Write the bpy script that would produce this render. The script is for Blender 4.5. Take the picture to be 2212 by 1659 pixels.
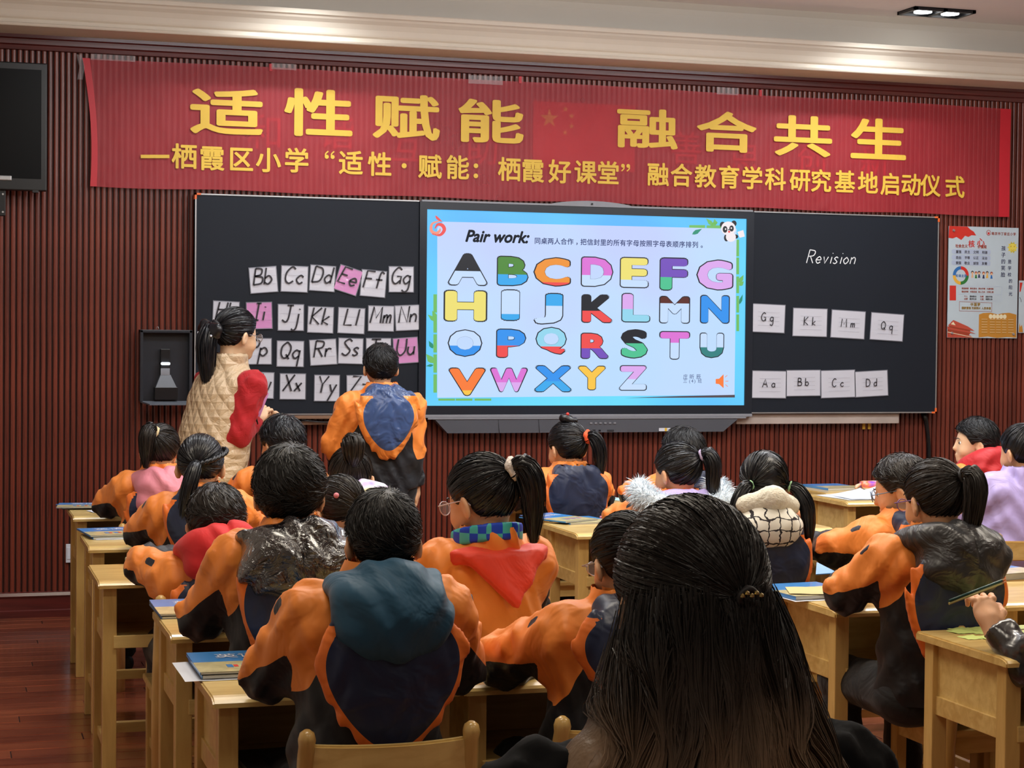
import bpy, bmesh, math, random
import numpy as np
from mathutils import Vector, Matrix

for o in list(bpy.data.objects):
    bpy.data.objects.remove(o, do_unlink=True)
scene = bpy.context.scene
COL = scene.collection
random.seed(7)
rng = np.random.default_rng(11)
W_, H_ = 2212, 1659
PI = math.pi

# ------------------------------------------------------------------ camera
FOC = 4000.0
YAW, PITCH, ROLL = 0.29725429, -0.02595351, 0.00986387
CAM_Z = 1.473
WALL = 9.819
cy_, sy_ = math.cos(YAW), math.sin(YAW)
fw = Vector((sy_ * math.cos(PITCH), cy_ * math.cos(PITCH), math.sin(PITCH)))
r0 = Vector((cy_, -sy_, 0))
u0 = r0.cross(fw)
rr = math.cos(ROLL) * r0 + math.sin(ROLL) * u0
uu = -math.sin(ROLL) * r0 + math.cos(ROLL) * u0
cam_d = bpy.data.cameras.new('camera')
cam = bpy.data.objects.new('camera', cam_d)
COL.objects.link(cam)
m = Matrix((rr, uu, -fw)).transposed().to_4x4()
m.translation = Vector((0, 0, CAM_Z))
cam.matrix_world = m
cam_d.sensor_width = 36.0
cam_d.lens = 36.0 * FOC / W_
cam_d.clip_start = 0.05
cam_d.clip_end = 100
scene.camera = cam


def ray(px, py):
    return fw + rr * ((px - W_ / 2) / FOC) + uu * ((H_ / 2 - py) / FOC)


def at_y(px, py, y=WALL):
    """The point of the vertical plane at distance y that is seen at a pixel of the photograph."""
    d = ray(px, py)
    return Vector((d.x / d.y * y, y, CAM_Z + d.z / d.y * y))


def at_z(px, py, z):
    d = ray(px, py)
    t = (z - CAM_Z) / d.z
    return Vector((d.x * t, d.y * t, z))


# ------------------------------------------------------------------ world, lights, exposure
world = bpy.data.worlds.new('world')
scene.world = world
world.use_nodes = True
world.node_tree.nodes['Background'].inputs[0].default_value = (0.62, 0.72, 0.9, 1)
world.node_tree.nodes['Background'].inputs[1].default_value = 0.05


def area(name, loc, size, power, color, rot=(0, 0, 0), sy=None, spread=None):
    d = bpy.data.lights.new(name, 'AREA')
    d.shape = 'RECTANGLE'
    d.size = size
    d.size_y = sy or size
    d.energy = power
    d.color = color
    if spread:
        d.spread = spread
    o = bpy.data.objects.new(name, d)
    o.location = loc
    o.rotation_euler = rot
    COL.objects.link(o)
    return o


COOL = (0.93, 0.97, 1.0)
WARM = (1.0, 0.9, 0.74)
for x, pw_ in ((1.1, 22), (3.1, 38), (5.1, 36)):
    area('ceiling_area_light', (x, 7.6, 3.2), 1.2, pw_, COOL, sy=0.3)
for x in (1.1, 3.1, 5.1):
    area('ceiling_area_light', (x, 5.4, 3.2), 1.2, 34, WARM, sy=0.3)
for x in (0.6, 3.4):
    area('ceiling_area_light', (x, 3.4, 3.2), 1.2, 20, WARM, sy=0.3)
for x in (0.4, 2.6):
    area('ceiling_area_light', (x, 0.9, 3.2), 1.2, 10, WARM, sy=0.3)  # weak rear pair, added to lift the dark hair and backs near the camera
area('fill_uplight', (3.4, 6.3, 2.62), 5.0, 92, (0.93, 0.96, 1.0), rot=(PI - 0.3, 0, 0), sy=0.3)  # unseen fill lamp, added to brighten the ceiling and frieze


def spot(name, loc, power, color, angle, tgt, blend=0.8, size=0.03):
    d = bpy.data.lights.new(name, 'SPOT')
    d.energy = power
    d.color = color
    d.spot_size = angle
    d.spot_blend = blend
    d.shadow_soft_size = size
    o = bpy.data.objects.new(name, d)
    o.location = loc
    o.rotation_euler = (Vector(tgt) - Vector(loc)).to_track_quat('-Z', 'Y').to_euler()
    COL.objects.link(o)
    return o


for x in (1.75, 4.98):
    for dx in (-0.07, 0.07):
        spot('downlight_beam', (x + dx, 9.12, 3.27), 26, (0.94, 0.98, 1.0), 2.5, (x + dx, 9.2, 0), 0.9)
scene.view_settings.view_transform = 'Standard'
scene.view_settings.look = 'None'
scene.view_settings.gamma = 1
scene.view_settings.use_curve_mapping = False
scene.view_settings.exposure = 0.0
scene.cycles.max_bounces = 6
scene.cycles.diffuse_bounces = 3
scene.cycles.glossy_bounces = 2
scene.cycles.transparent_max_bounces = 6
scene.cycles.use_denoising = True


# ------------------------------------------------------------------ materials
def sr(c):
    """sRGB 0-255 to linear"""
    def f(v):
        v /= 255.0
        return v / 12.92 if v <= 0.04045 else ((v + 0.055) / 1.055) ** 2.4
    return (f(c[0]), f(c[1]), f(c[2]), 1.0)


def new_mat(name):
    mt = bpy.data.materials.new(name)
    mt.use_nodes = True
    return mt, mt.node_tree, mt.node_tree.nodes['Principled BSDF']


def ramp(nt, fac, stops):
    r = nt.nodes.new('ShaderNodeValToRGB')
    r.color_ramp.elements[0].position = stops[0][0]
    r.color_ramp.elements[0].color = stops[0][1]
    r.color_ramp.elements[1].position = stops[-1][0]
    r.color_ramp.elements[1].color = stops[-1][1]
    for p, c in stops[1:-1]:
        e = r.color_ramp.elements.new(p)
        e.color = c
    nt.links.new(fac, r.inputs[0])
    return r.outputs[0]


def noise(nt, scale, detail=4, rough=0.55, sc=(1, 1, 1), dist=0.0, coord='Object'):
    t = nt.nodes.new('ShaderNodeTexCoord')
    mp = nt.nodes.new('ShaderNodeMapping')
    mp.inputs['Scale'].default_value = sc
    nt.links.new(t.outputs[coord], mp.inputs[0])
    n = nt.nodes.new('ShaderNodeTexNoise')
    n.inputs['Scale'].default_value = scale
    n.inputs['Detail'].default_value = detail
    n.inputs['Roughness'].default_value = rough
    n.inputs['Distortion'].default_value = dist
    nt.links.new(mp.outputs[0], n.inputs['Vector'])
    return n.outputs['Fac']


def bump(nt, h, strength, dist=0.01):
    b = nt.nodes.new('ShaderNodeBump')
    b.inputs['Strength'].default_value = strength
    b.inputs['Distance'].default_value = dist
    nt.links.new(h, b.inputs['Height'])
    return b.outputs[0]


def scale_c(c, k):
    return (min(c[0] * k, 1), min(c[1] * k, 1), min(c[2] * k, 1), 1)


def plain(name, c, rough=0.5, var=0.12, nscale=12, bmp=0.0, metal=0.0, coat=0.0, sc=(1, 1, 1), spec=None, dist=0.0, bscale=None, sheen=0):
    mt, nt, b = new_mat(name)
    f = noise(nt, nscale, sc=sc, dist=dist)
    nt.links.new(ramp(nt, f, [(0.3, scale_c(c, 1 - var)), (0.7, scale_c(c, 1 + var))]), b.inputs['Base Color'])
    b.inputs['Roughness'].default_value = rough
    b.inputs['Metallic'].default_value = metal
    b.inputs['Coat Weight'].default_value = coat
    b.inputs['Sheen Weight'].default_value = sheen
    if spec is not None:
        b.inputs['Specular IOR Level'].default_value = spec
    if bmp:
        f2 = noise(nt, bscale or nscale * 3, sc=sc, dist=dist)
        nt.links.new(bump(nt, f2, bmp), b.inputs['Normal'])
    return mt


def wood(name, c1, c2, rough=0.35, sc=(14, 1.2, 14), coat=0.3, nscale=3.0):
    mt, nt, b = new_mat(name)
    f = noise(nt, nscale, detail=6, sc=sc, dist=0.6)
    oi = nt.nodes.new('ShaderNodeObjectInfo')
    mx = nt.nodes.new('ShaderNodeMath')
    mx.operation = 'MULTIPLY_ADD'
    nt.links.new(oi.outputs['Random'], mx.inputs[0])
    mx.inputs[1].default_value = 0.25
    ad = nt.nodes.new('ShaderNodeMath')
    ad.operation = 'SUBTRACT'
    nt.links.new(f, ad.inputs[0])
    ad.inputs[1].default_value = 0.12
    nt.links.new(ad.outputs[0], mx.inputs[2])
    nt.links.new(ramp(nt, mx.outputs[0], [(0.28, c1), (0.72, c2)]), b.inputs['Base Color'])
    b.inputs['Roughness'].default_value = rough
    b.inputs['Coat Weight'].default_value = coat
    b.inputs['Coat Roughness'].default_value = 0.15
    nt.links.new(bump(nt, f, 0.06), b.inputs['Normal'])
    return mt


def emis(name, c, k=1.0):
    mt, nt, b = new_mat(name)
    b.inputs['Base Color'].default_value = (0, 0, 0, 1)
    b.inputs['Roughness'].default_value = 0.3
    b.inputs['Emission Color'].default_value = c
    b.inputs['Emission Strength'].default_value = k
    return mt


M_slat = wood('red_brown_slat_wood', sr((84, 31, 21)), sr((126, 54, 37)), 0.36, (20, 20, 1.0), 0.25)
M_groove = plain('dark_groove_board', sr((58, 26, 20)), 0.6)
M_trimwood = wood('dark_mahogany_trim', sr((60, 20, 20)), sr((98, 36, 32)), 0.3, (1.0, 14, 14), 0.4)
M_floor = wood('reddish_brown_floorboards', sr((98, 46, 30)), sr((150, 82, 54)), 0.22, (1.0, 14, 14), 0.4, 3)
M_joint = plain('dark_floor_joint', sr((50, 26, 20)), 0.6)
M_cream = plain('cream_painted_plaster', sr((226, 216, 200)), 0.55, 0.03, 3)
M_ceil = plain('white_ceiling_paint', sr((232, 226, 224)), 0.7, 0.02, 2)
M_grey = plain('grey_frieze_paint', sr((206, 200, 188)), 0.7, 0.02, 2)
M_pine = wood('varnished_pine', sr((206, 168, 98)), sr((236, 206, 134)), 0.28, (2.5, 14, 14), 0.5, 2.2)
M_pine_v = wood('varnished_pine_upright', sr((196, 156, 88)), sr((226, 190, 118)), 0.3, (14, 14, 2.0), 0.4, 2.2)
M_board = plain('matte_charcoal_board', sr((30, 35, 44)), 0.55, 0.06, 2, spec=0.2)
M_bezel = plain('black_bezel', sr((30, 36, 46)), 0.3, 0.03)
M_alu = plain('silver_edge', sr((176, 176, 178)), 0.35, 0.05, metal=0.7)
M_orangep = plain('orange_plastic', sr((240, 110, 50)), 0.4)
M_tray = plain('slate_grey_plastic', sr((98, 104, 114)), 0.42, 0.04, 3)
M_tray2 = plain('light_grey_plastic', sr((136, 138, 146)), 0.42, 0.04, 3)
M_line = plain('dark_seam', sr((40, 42, 48)), 0.6)
M_blackp = plain('black_plastic', sr((13, 14, 18)), 0.35, 0.05)
M_screenoff = plain('switched_off_screen_glass', sr((8, 9, 12)), 0.3, 0.02, spec=0.12)
M_white = plain('white_paper', sr((214, 220, 232)), 0.5, 0.04, 8)
M_gold = plain('yellow_print', sr((226, 186, 66)), 0.55, 0.06, 6)
M_red = plain('red_print', sr((204, 50, 42)), 0.5, 0.06)
M_ink = plain('dark_marker_ink', sr((44, 42, 50)), 0.5, 0.05)
M_pencil = plain('grey_ruled_line', sr((150, 150, 165)), 0.6)
M_chalk = plain('white_chalk', sr((232, 236, 240)), 0.9)


def laminated(name, c):
    mt, nt, b = new_mat(name)
    b.inputs['Base Color'].default_value = c
    b.inputs['Roughness'].default_value = 0.5
    b.inputs['Coat Weight'].default_value = 0.8
    b.inputs['Coat Roughness'].default_value = 0.12
    f = noise(nt, 14, 3, sc=(1, 1, 1))
    nt.links.new(bump(nt, f, 0.9, 0.02), b.inputs['Coat Normal'])
    return mt


M_lam = laminated('laminated_white_card', sr((206, 208, 220)))
M_lamp = laminated('laminated_pink_card', sr((212, 142, 198)))
M_film = laminated('clear_film_edge', sr((112, 116, 128)))


# ------------------------------------------------------------------ mesh helpers
def link(name, me, mats=None, parent=None, smooth=False):
    o = bpy.data.objects.new(name, me)
    COL.objects.link(o)
    if mats is not None:
        if not isinstance(mats, (list, tuple)):
            mats = [mats]
        for mm in mats:
            me.materials.append(mm)
    if parent is not None:
        o.parent = parent
    if smooth:
        me.polygons.foreach_set('use_smooth', [True] * len(me.polygons))
    return o


def obj(name, bm, mats=None, parent=None, smooth=False):
    me = bpy.data.meshes.new(name)
    bm.to_mesh(me)
    bm.free()
    return link(name, me, mats, parent, smooth)


def thing(name, label, cat, loc=(0, 0, 0), rotz=0, group=None):
    o = bpy.data.objects.new(name, None)
    o.empty_display_size = 0.05
    COL.objects.link(o)
    o.location = loc
    o.rotation_euler = (0, 0, rotz)
    return tag(o, label, cat, group)


def tag(o, label, cat, group=None):
    o['label'] = label
    o['category'] = cat
    if group:
        o['group'] = group
    return o


def struct(o):
    o['kind'] = 'structure'
    return o


def box(bm, x0, x1, y0, y1, z0, z1, bev=0.0, mi=0, M=None):
    vs = [bm.verts.new((x, y, z)) for x in (x0, x1) for y in (y0, y1) for z in (z0, z1)]
    F = [(0, 1, 3, 2), (4, 6, 7, 5), (0, 4, 5, 1), (2, 3, 7, 6), (0, 2, 6, 4), (1, 5, 7, 3)]
    fs = [bm.faces.new([vs[i] for i in f]) for f in F]
    for f in fs:
        f.material_index = mi
    if bev:
        es = list({e for f in fs for e in f.edges})
        r = bmesh.ops.bevel(bm, geom=es, offset=bev, segments=2, affect='EDGES', profile=0.6)
        for f in r['faces']:
            f.material_index = mi
        vs = list({v for f in r['faces'] for v in f.verts} | {v for v in vs if v.is_valid})
    if M is not None:
        for v in vs:
            v.co = M @ v.co
    return vs


def bbox_obj(name, dims, mats, parent=None, bev=0.0, smooth=False):
    bm = bmesh.new()
    box(bm, *dims, bev=bev)
    return obj(name, bm, mats, parent, smooth)


def tube(bm, pts, radii, seg=8, cap=True, mi=0):
    pts = [Vector(p) for p in pts]
    if not isinstance(radii, (list, tuple)):
        radii = [radii] * len(pts)
    rings = []
    n = len(pts)
    prev = None
    for i, p in enumerate(pts):
        t = (pts[min(i + 1, n - 1)] - pts[max(i - 1, 0)]).normalized()
        if prev is None:
            a = t.orthogonal().normalized()
        else:
            a = (prev - t * prev.dot(t))
            a = a.normalized() if a.length > 1e-6 else t.orthogonal().normalized()
        prev = a
        b = t.cross(a)
        rings.append([bm.verts.new(p + (a * math.cos(2 * PI * k / seg) + b * math.sin(2 * PI * k / seg)) * radii[i]) for k in range(seg)])
    for i in range(n - 1):
        for k in range(seg):
            f = bm.faces.new((rings[i][k], rings[i][(k + 1) % seg], rings[i + 1][(k + 1) % seg], rings[i + 1][k]))
            f.material_index = mi
            f.smooth = True
    if cap:
        for r in (rings[0][::-1], rings[-1]):
            f = bm.faces.new(r)
            f.material_index = mi
    return rings


def sweep_x(bm, prof, x0, x1, mi=0):
    """closed (y,z) profile extruded from x0 to x1"""
    a = [bm.verts.new((x0, y, z)) for y, z in prof]
    b = [bm.verts.new((x1, y, z)) for y, z in prof]
    n = len(prof)
    for i in range(n):
        f = bm.faces.new((a[i], a[(i + 1) % n], b[(i + 1) % n], b[i]))
        f.material_index = mi
    bm.faces.new(a[::-1])
    bm.faces.new(b)
    bmesh.ops.recalc_face_normals(bm, faces=bm.faces)


# ---- flat print in the x-z plane, facing -y
_tc = {}
LAY = {}


def glyph_mesh(body, bold=0.0, shear=0.0):
    key = (body, bold, shear)
    if key in _tc:
        return _tc[key]
    cu = bpy.data.curves.new('t', 'FONT')
    cu.body = body
    cu.size = 1.0
    cu.shear = shear
    cu.resolution_u = 3
    cu.fill_mode = 'FRONT'
    o = bpy.data.objects.new('t', cu)
    COL.objects.link(o)
    dg = bpy.context.evaluated_depsgraph_get()
    me = bpy.data.meshes.new_from_object(o.evaluated_get(dg))
    V = np.empty(len(me.vertices) * 3, np.float32)
    me.vertices.foreach_get('co', V)
    V = V.reshape(-1, 3)[:, :2].copy()
    P = [tuple(p.vertices) for p in me.polygons]
    bpy.data.objects.remove(o)
    bpy.data.curves.remove(cu)
    bpy.data.meshes.remove(me)
    if bold:                                   # thicken by overlaying shifted copies
        nv, V0, P0 = len(V), V, P
        nd = 12 if bold > 0.04 else 8
        offs = [(bold * math.cos(2 * PI * k / nd), bold * math.sin(2 * PI * k / nd)) for k in range(nd)]
        V = np.concatenate([V0] + [V0 + np.array(o_, np.float32) for o_ in offs])
        LAY[key] = nv
        P = [tuple(i + nv * k for i in p) for k in range(nd + 1) for p in P0]
    _tc[key] = (V, P)
    return _tc[key]


def print_xz(bm, V, P, fn, y, mi=0, nv=0):
    vs = []
    for i, v in enumerate(V):
        p = fn(v[0], v[1])
        vs.append(bm.verts.new((p[0], y - (5e-5 * (i // nv) if nv else 0), p[1])))
    for p in P:
        try:
            f = bm.faces.new([vs[i] for i in p])
            f.material_index = mi
        except ValueError:
            pass


def glyph_fit(bm, body, cx, cz, w, h, y, bold=0.0, shear=0.0, mi=0, rot=0.0):
    """a glyph or a word fitted into a box centred at (cx, cz)"""
    V, P = glyph_mesh(body, bold, shear)
    if len(V) == 0:
        return
    mn, mx = V.min(0), V.max(0)
    c = (mn + mx) / 2
    s = mx - mn
    sx = w / s[0] if w else h / s[1]
    sz = h / s[1] if h else w / s[0]
    ca, sa = math.cos(rot), math.sin(rot)

    def fn(a, b):
        a, b = (a - c[0]) * sx, (b - c[1]) * sz
        return (cx + a * ca - b * sa, cz + a * sa + b * ca)
    print_xz(bm, V, P, fn, y, mi, LAY.get((body, bold, shear), 0))


def glyph_em(bm, body, cx, cz, em, y, bold=0.0, mi=0, sx=1.0, shear=0.0):
    """a CJK character kept at its own proportions: em box centred"""
    V, P = glyph_mesh(body, bold, shear)
    mn, mx = V.min(0), V.max(0)
    c0 = (mn[0] + mx[0]) / 2
    print_xz(bm, V, P, lambda a, b: (cx + (a - c0) * em * sx, cz + (b - 0.37) * em), y, mi, LAY.get((body, bold, shear), 0))


def poly_xz(bm, pts, y, mi=0):
    f = bm.faces.new([bm.verts.new((p[0], y, p[1])) for p in pts])
    f.material_index = mi
    return f


def disc_xz(bm, cx, cz, rx, rz, y, mi=0, n=20, a0=0, a1=2 * PI, rot=0):
    pts = []
    for k in range(n):
        a = a0 + (a1 - a0) * k / (n if a1 - a0 > 6.2 else n - 1)
        u, v = rx * math.cos(a), rz * math.sin(a)
        pts.append((cx + u * math.cos(rot) - v * math.sin(rot), cz + u * math.sin(rot) + v * math.cos(rot)))
    return poly_xz(bm, pts, y, mi)


def stroke_xz(bm, pts, w, y, mi=0, smooth=True, taper=False):
    """a ribbon along 2-d points"""
    P = [np.array(p, float) for p in pts]
    if smooth and len(P) > 2:
        Q = []
        E_ = [2 * P[0] - P[1]] + P + [2 * P[-1] - P[-2]]
        for i in range(1, len(E_) - 2):
            for t in np.linspace(0, 1, 6, endpoint=False):
                a, b, c, d = E_[i - 1], E_[i], E_[i + 1], E_[i + 2]
                Q.append(0.5 * ((2 * b) + (-a + c) * t + (2 * a - 5 * b + 4 * c - d) * t * t + (-a + 3 * b - 3 * c + d) * t ** 3))
        Q.append(P[-1])
        P = Q
    n = len(P)
    L, R = [], []
    for i in range(n):
        t = P[min(i + 1, n - 1)] - P[max(i - 1, 0)]
        t = t / (np.linalg.norm(t) + 1e-9)
        nn = np.array((-t[1], t[0])) * w / 2
        if taper:
            nn = nn * (0.25 + 0.75 * math.sin(PI * min(max(i / (n - 1), 0.05), 0.95)))
        L.append(bm.verts.new((P[i][0] + nn[0], y, P[i][1] + nn[1])))
        R.append(bm.verts.new((P[i][0] - nn[0], y, P[i][1] - nn[1])))
    for i in range(n - 1):
        f = bm.faces.new((L[i], R[i], R[i + 1], L[i + 1]))
        f.material_index = mi


# hand-printed alphabet: x-height 1, capitals 2, descenders -1 ("s" = smooth stroke)
HAND = {
 'A': '0,0 .7,2 1.4,0|.28,.75 1.12,.75', 'B': '0,0 0,2|s0,2 .8,1.85 .75,1.2 0,1.05|s0,1.05 1,.85 .95,.15 0,0',
 'C': 's1.1,1.75 .6,2 .05,1.3 .1,.4 .6,0 1.1,.3', 'D': '0,0 0,2|s0,2 .9,1.75 1.15,1 .9,.2 0,0',
 'E': '1,2 0,2 0,0 1,0|0,1.05 .8,1.05', 'F': '1,2 0,2 0,0|0,1.1 .8,1.1',
 'G': 's1.1,1.7 .6,2 .05,1.3 .1,.4 .6,0 1.1,.4|.6,.9 1.15,.9 1.15,0', 'H': '0,0 0,2|1.1,0 1.1,2|0,1.05 1.1,1.05',
 'I': '.4,0 .4,2|.1,2 .7,2|.1,0 .7,0', 'J': '.3,2 1.1,2|s.75,2 .75,.5 .5,0 0,.25', 'K': '0,0 0,2|1,2 0,.9 1.1,0',
 'L': '0,2 0,0 1,0', 'M': '0,0 .15,2 .75,.6 1.35,2 1.5,0', 'N': '0,0 0,2 1.1,0 1.1,2',
 'O': 's.6,2 .05,1.4 .1,.5 .6,0 1.1,.5 1.15,1.4 .6,2', 'P': '0,0 0,2|s0,2 1,1.8 .9,1.1 0,.95',
 'Q': 's.6,2 .05,1.4 .1,.5 .6,0 1.1,.5 1.15,1.4 .6,2|.7,.5 1.2,-.1', 'R': '0,0 0,2|s0,2 1,1.8 .9,1.15 0,1|.4,1 1.1,0',
 'S': 's1.05,1.75 .6,2 .1,1.6 .5,1.1 1,.6 .6,0 0,.25', 'T': '0,2 1.2,2|.6,2 .6,0', 'U': 's0,2 0,.6 .55,0 1.1,.6 1.1,2',
 'W': '0,2 .35,0 .8,1.8 1.2,0 1.6,2', 'X': '0,2 1.1,0|1.1,2 0,0', 'Y': '0,2 .6,1 1.2,2|.6,1 .6,0', 'Z': '0,2 1.1,2 0,0 1.1,0',
 'a': 's.85,.85 .4,1 .02,.5 .4,0 .85,.3|.85,1 .85,.2 1,0', 'b': '0,2 0,0|s0,.7 .5,1 .9,.5 .5,0 0,.25', 'c': 's.85,.8 .45,1 .02,.5 .45,0 .85,.2',
 'd': '.85,2 .85,0|s.85,.8 .4,1 .02,.5 .4,0 .85,.3', 'e': 's.05,.5 .85,.55 .5,1 .02,.5 .4,0 .85,.2', 'f': 's.85,1.8 .5,2 .35,1.5 .35,0|0,1.05 .8,1.05',
 'g': 's.85,.85 .4,1 .02,.5 .4,0 .85,.35|s.85,1 .85,-.6 .45,-1 .05,-.75', 'h': '0,2 0,0|s0,.6 .45,1 .8,.7 .8,0', 'i': '.2,1 .2,0|.2,1.5 .22,1.6',
 'j': 's.5,1 .5,-.6 .2,-1 -.1,-.8|.5,1.5 .52,1.6', 'k': '0,2 0,0|.75,1 0,.4 .8,0', 'l': '.2,2 .2,0', 'm': '0,1 0,0|s0,.6 .3,1 .5,.8 .5,0|s.5,.6 .8,1 1,.8 1,0',
 'n': '0,1 0,0|s0,.6 .4,1 .75,.75 .75,0', 'o': 's.45,1 .02,.5 .45,0 .88,.5 .45,1', 'p': '0,1 0,-1|s0,.75 .5,1 .9,.5 .5,0 0,.25',
 'q': '.85,1 .85,-1|s.85,.8 .4,1 .02,.5 .4,0 .85,.3', 'r': '0,1 0,0|s0,.55 .3,.95 .7,.9', 's': 's.7,.85 .4,1 .1,.75 .4,.5 .65,.25 .35,0 0,.12',
 't': 's.3,1.6 .3,.3 .45,0 .7,.1|0,1.05 .65,1.05', 'u': 's0,1 0,.35 .4,0 .8,.35|.8,1 .8,0', 'v': '0,1 .4,0 .8,1', 'w': '0,1 .25,0 .55,.9 .85,0 1.1,1',
 'x': '0,1 .75,0|.75,1 0,0', 'y': '0,1 .4,.1|.85,1 .1,-1', 'z': '0,1 .75,1 0,0 .75,0'}


def handwrite(bm, text, fn, w, y, mi=0, gap=0.45, slant=0.22):
    """fn maps letter units to (x, z)"""
    x = 0.0
    for ch in text:
        if ch == ' ':
            x += 0.6
            continue
        wmax = 0
        for st in HAND[ch].split('|'):
            sm = st[0] == 's'
            pts = [tuple(float(v) for v in p.split(',')) for p in st.lstrip('s').split()]
            wmax = max(wmax, max(p[0] for p in pts))
            stroke_xz(bm, [fn(x + p[0] + slant * p[1], p[1]) for p in pts], w, y, mi, smooth=sm)
        x += wmax + gap
    return x
# =================================================================== the room
X0, X1 = -0.9, 7.6          # extent of the front wall that is built
YB = WALL - 0.07            # front of the blackboard

# floor of real boards
bm = bmesh.new()
box(bm, X0, X1, -1.0, WALL + 0.1, -0.06, -0.004)
floor = struct(obj('floor', bm, M_joint))
bm = bmesh.new()
box(bm, 0, 1.2, 0, 0.116, -0.01, 0.0, bev=0.0015)
plank_me = bpy.data.meshes.new('floorboard')
bm.to_mesh(plank_me)
bm.free()
plank_me.materials.append(M_floor)


def child_copy(name, me, parent, loc, rot=(0, 0, 0), scale=None):
    o = bpy.data.objects.new(name, me)
    COL.objects.link(o)
    o.parent = parent
    o.location = loc
    o.rotation_euler = rot
    if scale:
        o.scale = scale
    return o


n_pl = 0
y = WALL - 0.118
rowi = 0
while y > 4.6:
    xo = -0.9 + (rowi * 0.47) % 1.2 - 0.3
    while xo < 3.4 and n_pl < 230:
        if xo + 1.2 > -0.2:
            child_copy('floorboard', plank_me, floor, (xo, y, 0))
            n_pl += 1
        xo += 1.204
    rowi += 1
    y -= 0.12
bm = bmesh.new()
yy = WALL - 0.118
rowi = 0
while yy > -1.0:
    xo = -0.9 + (rowi * 0.47) % 1.2 - 0.3
    while xo < X1:
        if not (yy > 4.6 and xo < 3.4):
            box(bm, xo, xo + 1.2, yy, yy + 0.116, -0.01, 0.0)
        xo += 1.204
    rowi += 1
    yy -= 0.12
o = obj('floorboards', bm, M_floor, floor)
o['kind'] = 'stuff'

# front wall: a dark backing board with vertical wooden slats standing proud of it
bm = bmesh.new()
box(bm, X0, X1, WALL + 0.014, WALL + 0.12, 0, 3.6)
wall = struct(obj('wall_front', bm, M_groove))
bm = bmesh.new()
prof = [(-0.0112, 0.013), (-0.0112, 0.004), (-0.009, 0.0012), (-0.004, 0.0), (0.004, 0.0), (0.009, 0.0012), (0.0112, 0.004), (0.0112, 0.013)]
a = [bm.verts.new((x, yv, 0.0)) for x, yv in prof]
b = [bm.verts.new((x, yv, 2.86)) for x, yv in prof]
for i in range(len(prof) - 1):
    f = bm.faces.new((a[i], b[i], b[i + 1], a[i + 1]))
    f.smooth = True
bmesh.ops.recalc_face_normals(bm, faces=bm.faces)
slat_me = bpy.data.meshes.new('slat')
bm.to_mesh(slat_me)
bm.free()
slat_me.materials.append(M_slat)
# normals must face the room
pitch = 0.0302
k0 = int((X0 - 0.0) / pitch)
extra = []
for k in range(int(0.12 / pitch), int(6.62 / pitch)):
    child_copy('slat', slat_me, wall, (k * pitch, WALL, 0.06))
bm = bmesh.new()
for k in list(range(k0, int(0.12 / pitch))) + list(range(int(6.62 / pitch), int(X1 / pitch))):
    box(bm, k * pitch - 0.0098, k * pitch + 0.0098, WALL, WALL + 0.014, 0.06, 2.92)
o = obj('slat_strip', bm, M_slat, wall)
o['kind'] = 'stuff'

# base and top mouldings in dark wood
bm = bmesh.new()
sweep_x(bm, [(WALL, 0), (WALL - 0.03, 0), (WALL - 0.03, 0.035), (WALL - 0.024, 0.04), (WALL - 0.024, 0.1), (WALL - 0.032, 0.112), (WALL - 0.026, 0.128), (WALL, 0.132)], X0, X1)
struct(obj('baseboard_front', bm, M_trimwood))
bm = bmesh.new()
zt = at_y(0, 74).z
sweep_x(bm, [(WALL, zt - 0.075), (WALL - 0.018, zt - 0.072), (WALL - 0.022, zt - 0.052), (WALL - 0.034, zt - 0.046), (WALL - 0.036, zt - 0.022), (WALL - 0.048, zt - 0.016), (WALL - 0.05, zt + 0.002), (WALL, zt + 0.002)], X0, X1)
struct(obj('trim_top', bm, M_trimwood))

# plaster soffit + cornice (stepped mouldings)
Yc = 9.50
zc = zt
bm = bmesh.new()
sweep_x(bm, [(WALL + 0.1, zc), (Yc, zc), (Yc - 0.004, zc + 0.004), (Yc - 0.008, zc + 0.012), (Yc + 0.0, zc + 0.018), (Yc + 0.004, zc + 0.034), (Yc - 0.008, zc + 0.042),
             (Yc - 0.012, zc + 0.05), (Yc - 0.02, zc + 0.075), (Yc - 0.034, zc + 0.1), (Yc - 0.052, zc + 0.116), (Yc - 0.058, zc + 0.126), (Yc - 0.07, zc + 0.132),
             (Yc - 0.074, zc + 0.15), (Yc - 0.07, zc + 0.156), (WALL + 0.1, zc + 0.156)], X0, X1)
struct(obj('trim_cornice', bm, M_cream))
CEIL = 3.31
bm = bmesh.new()
sweep_x(bm, [(WALL + 0.1, zc + 0.15), (Yc + 0.04, zc + 0.15), (Yc + 0.04, CEIL - 0.06), (Yc + 0.03, CEIL - 0.03), (Yc + 0.0, CEIL), (WALL + 0.1, CEIL)], X0, X1)
struct(obj('trim_frieze', bm, M_grey))
bm = bmesh.new()
box(bm, X0, X1, -2.5, WALL + 0.1, CEIL, CEIL + 0.1)
struct(obj('ceiling', bm, M_ceil))
M_side = plain('cream_side_wall', sr((190, 180, 168)), 0.7, 0.03, 2)
for nm, dims in (('wall_left', (X0 - 0.1, X0, -2.5, WALL + 0.1, 0, 3.4)), ('wall_right', (X1, X1 + 0.1, -2.5, WALL + 0.1, 0, 3.4)), ('wall_back', (X0, X1, -2.6, -2.5, 0, 3.4))):
    struct(bbox_obj(nm, dims, M_side))
struct(bbox_obj('trim_floor_edge', (X0, X1, -2.5, -1.0, -0.06, 0.0), M_floor))

# ------------------------------------------------------------------ recessed twin downlight
M_lens = emis('lit_lamp_lens', (1.0, 1.0, 1.0, 1), 9)


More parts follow.
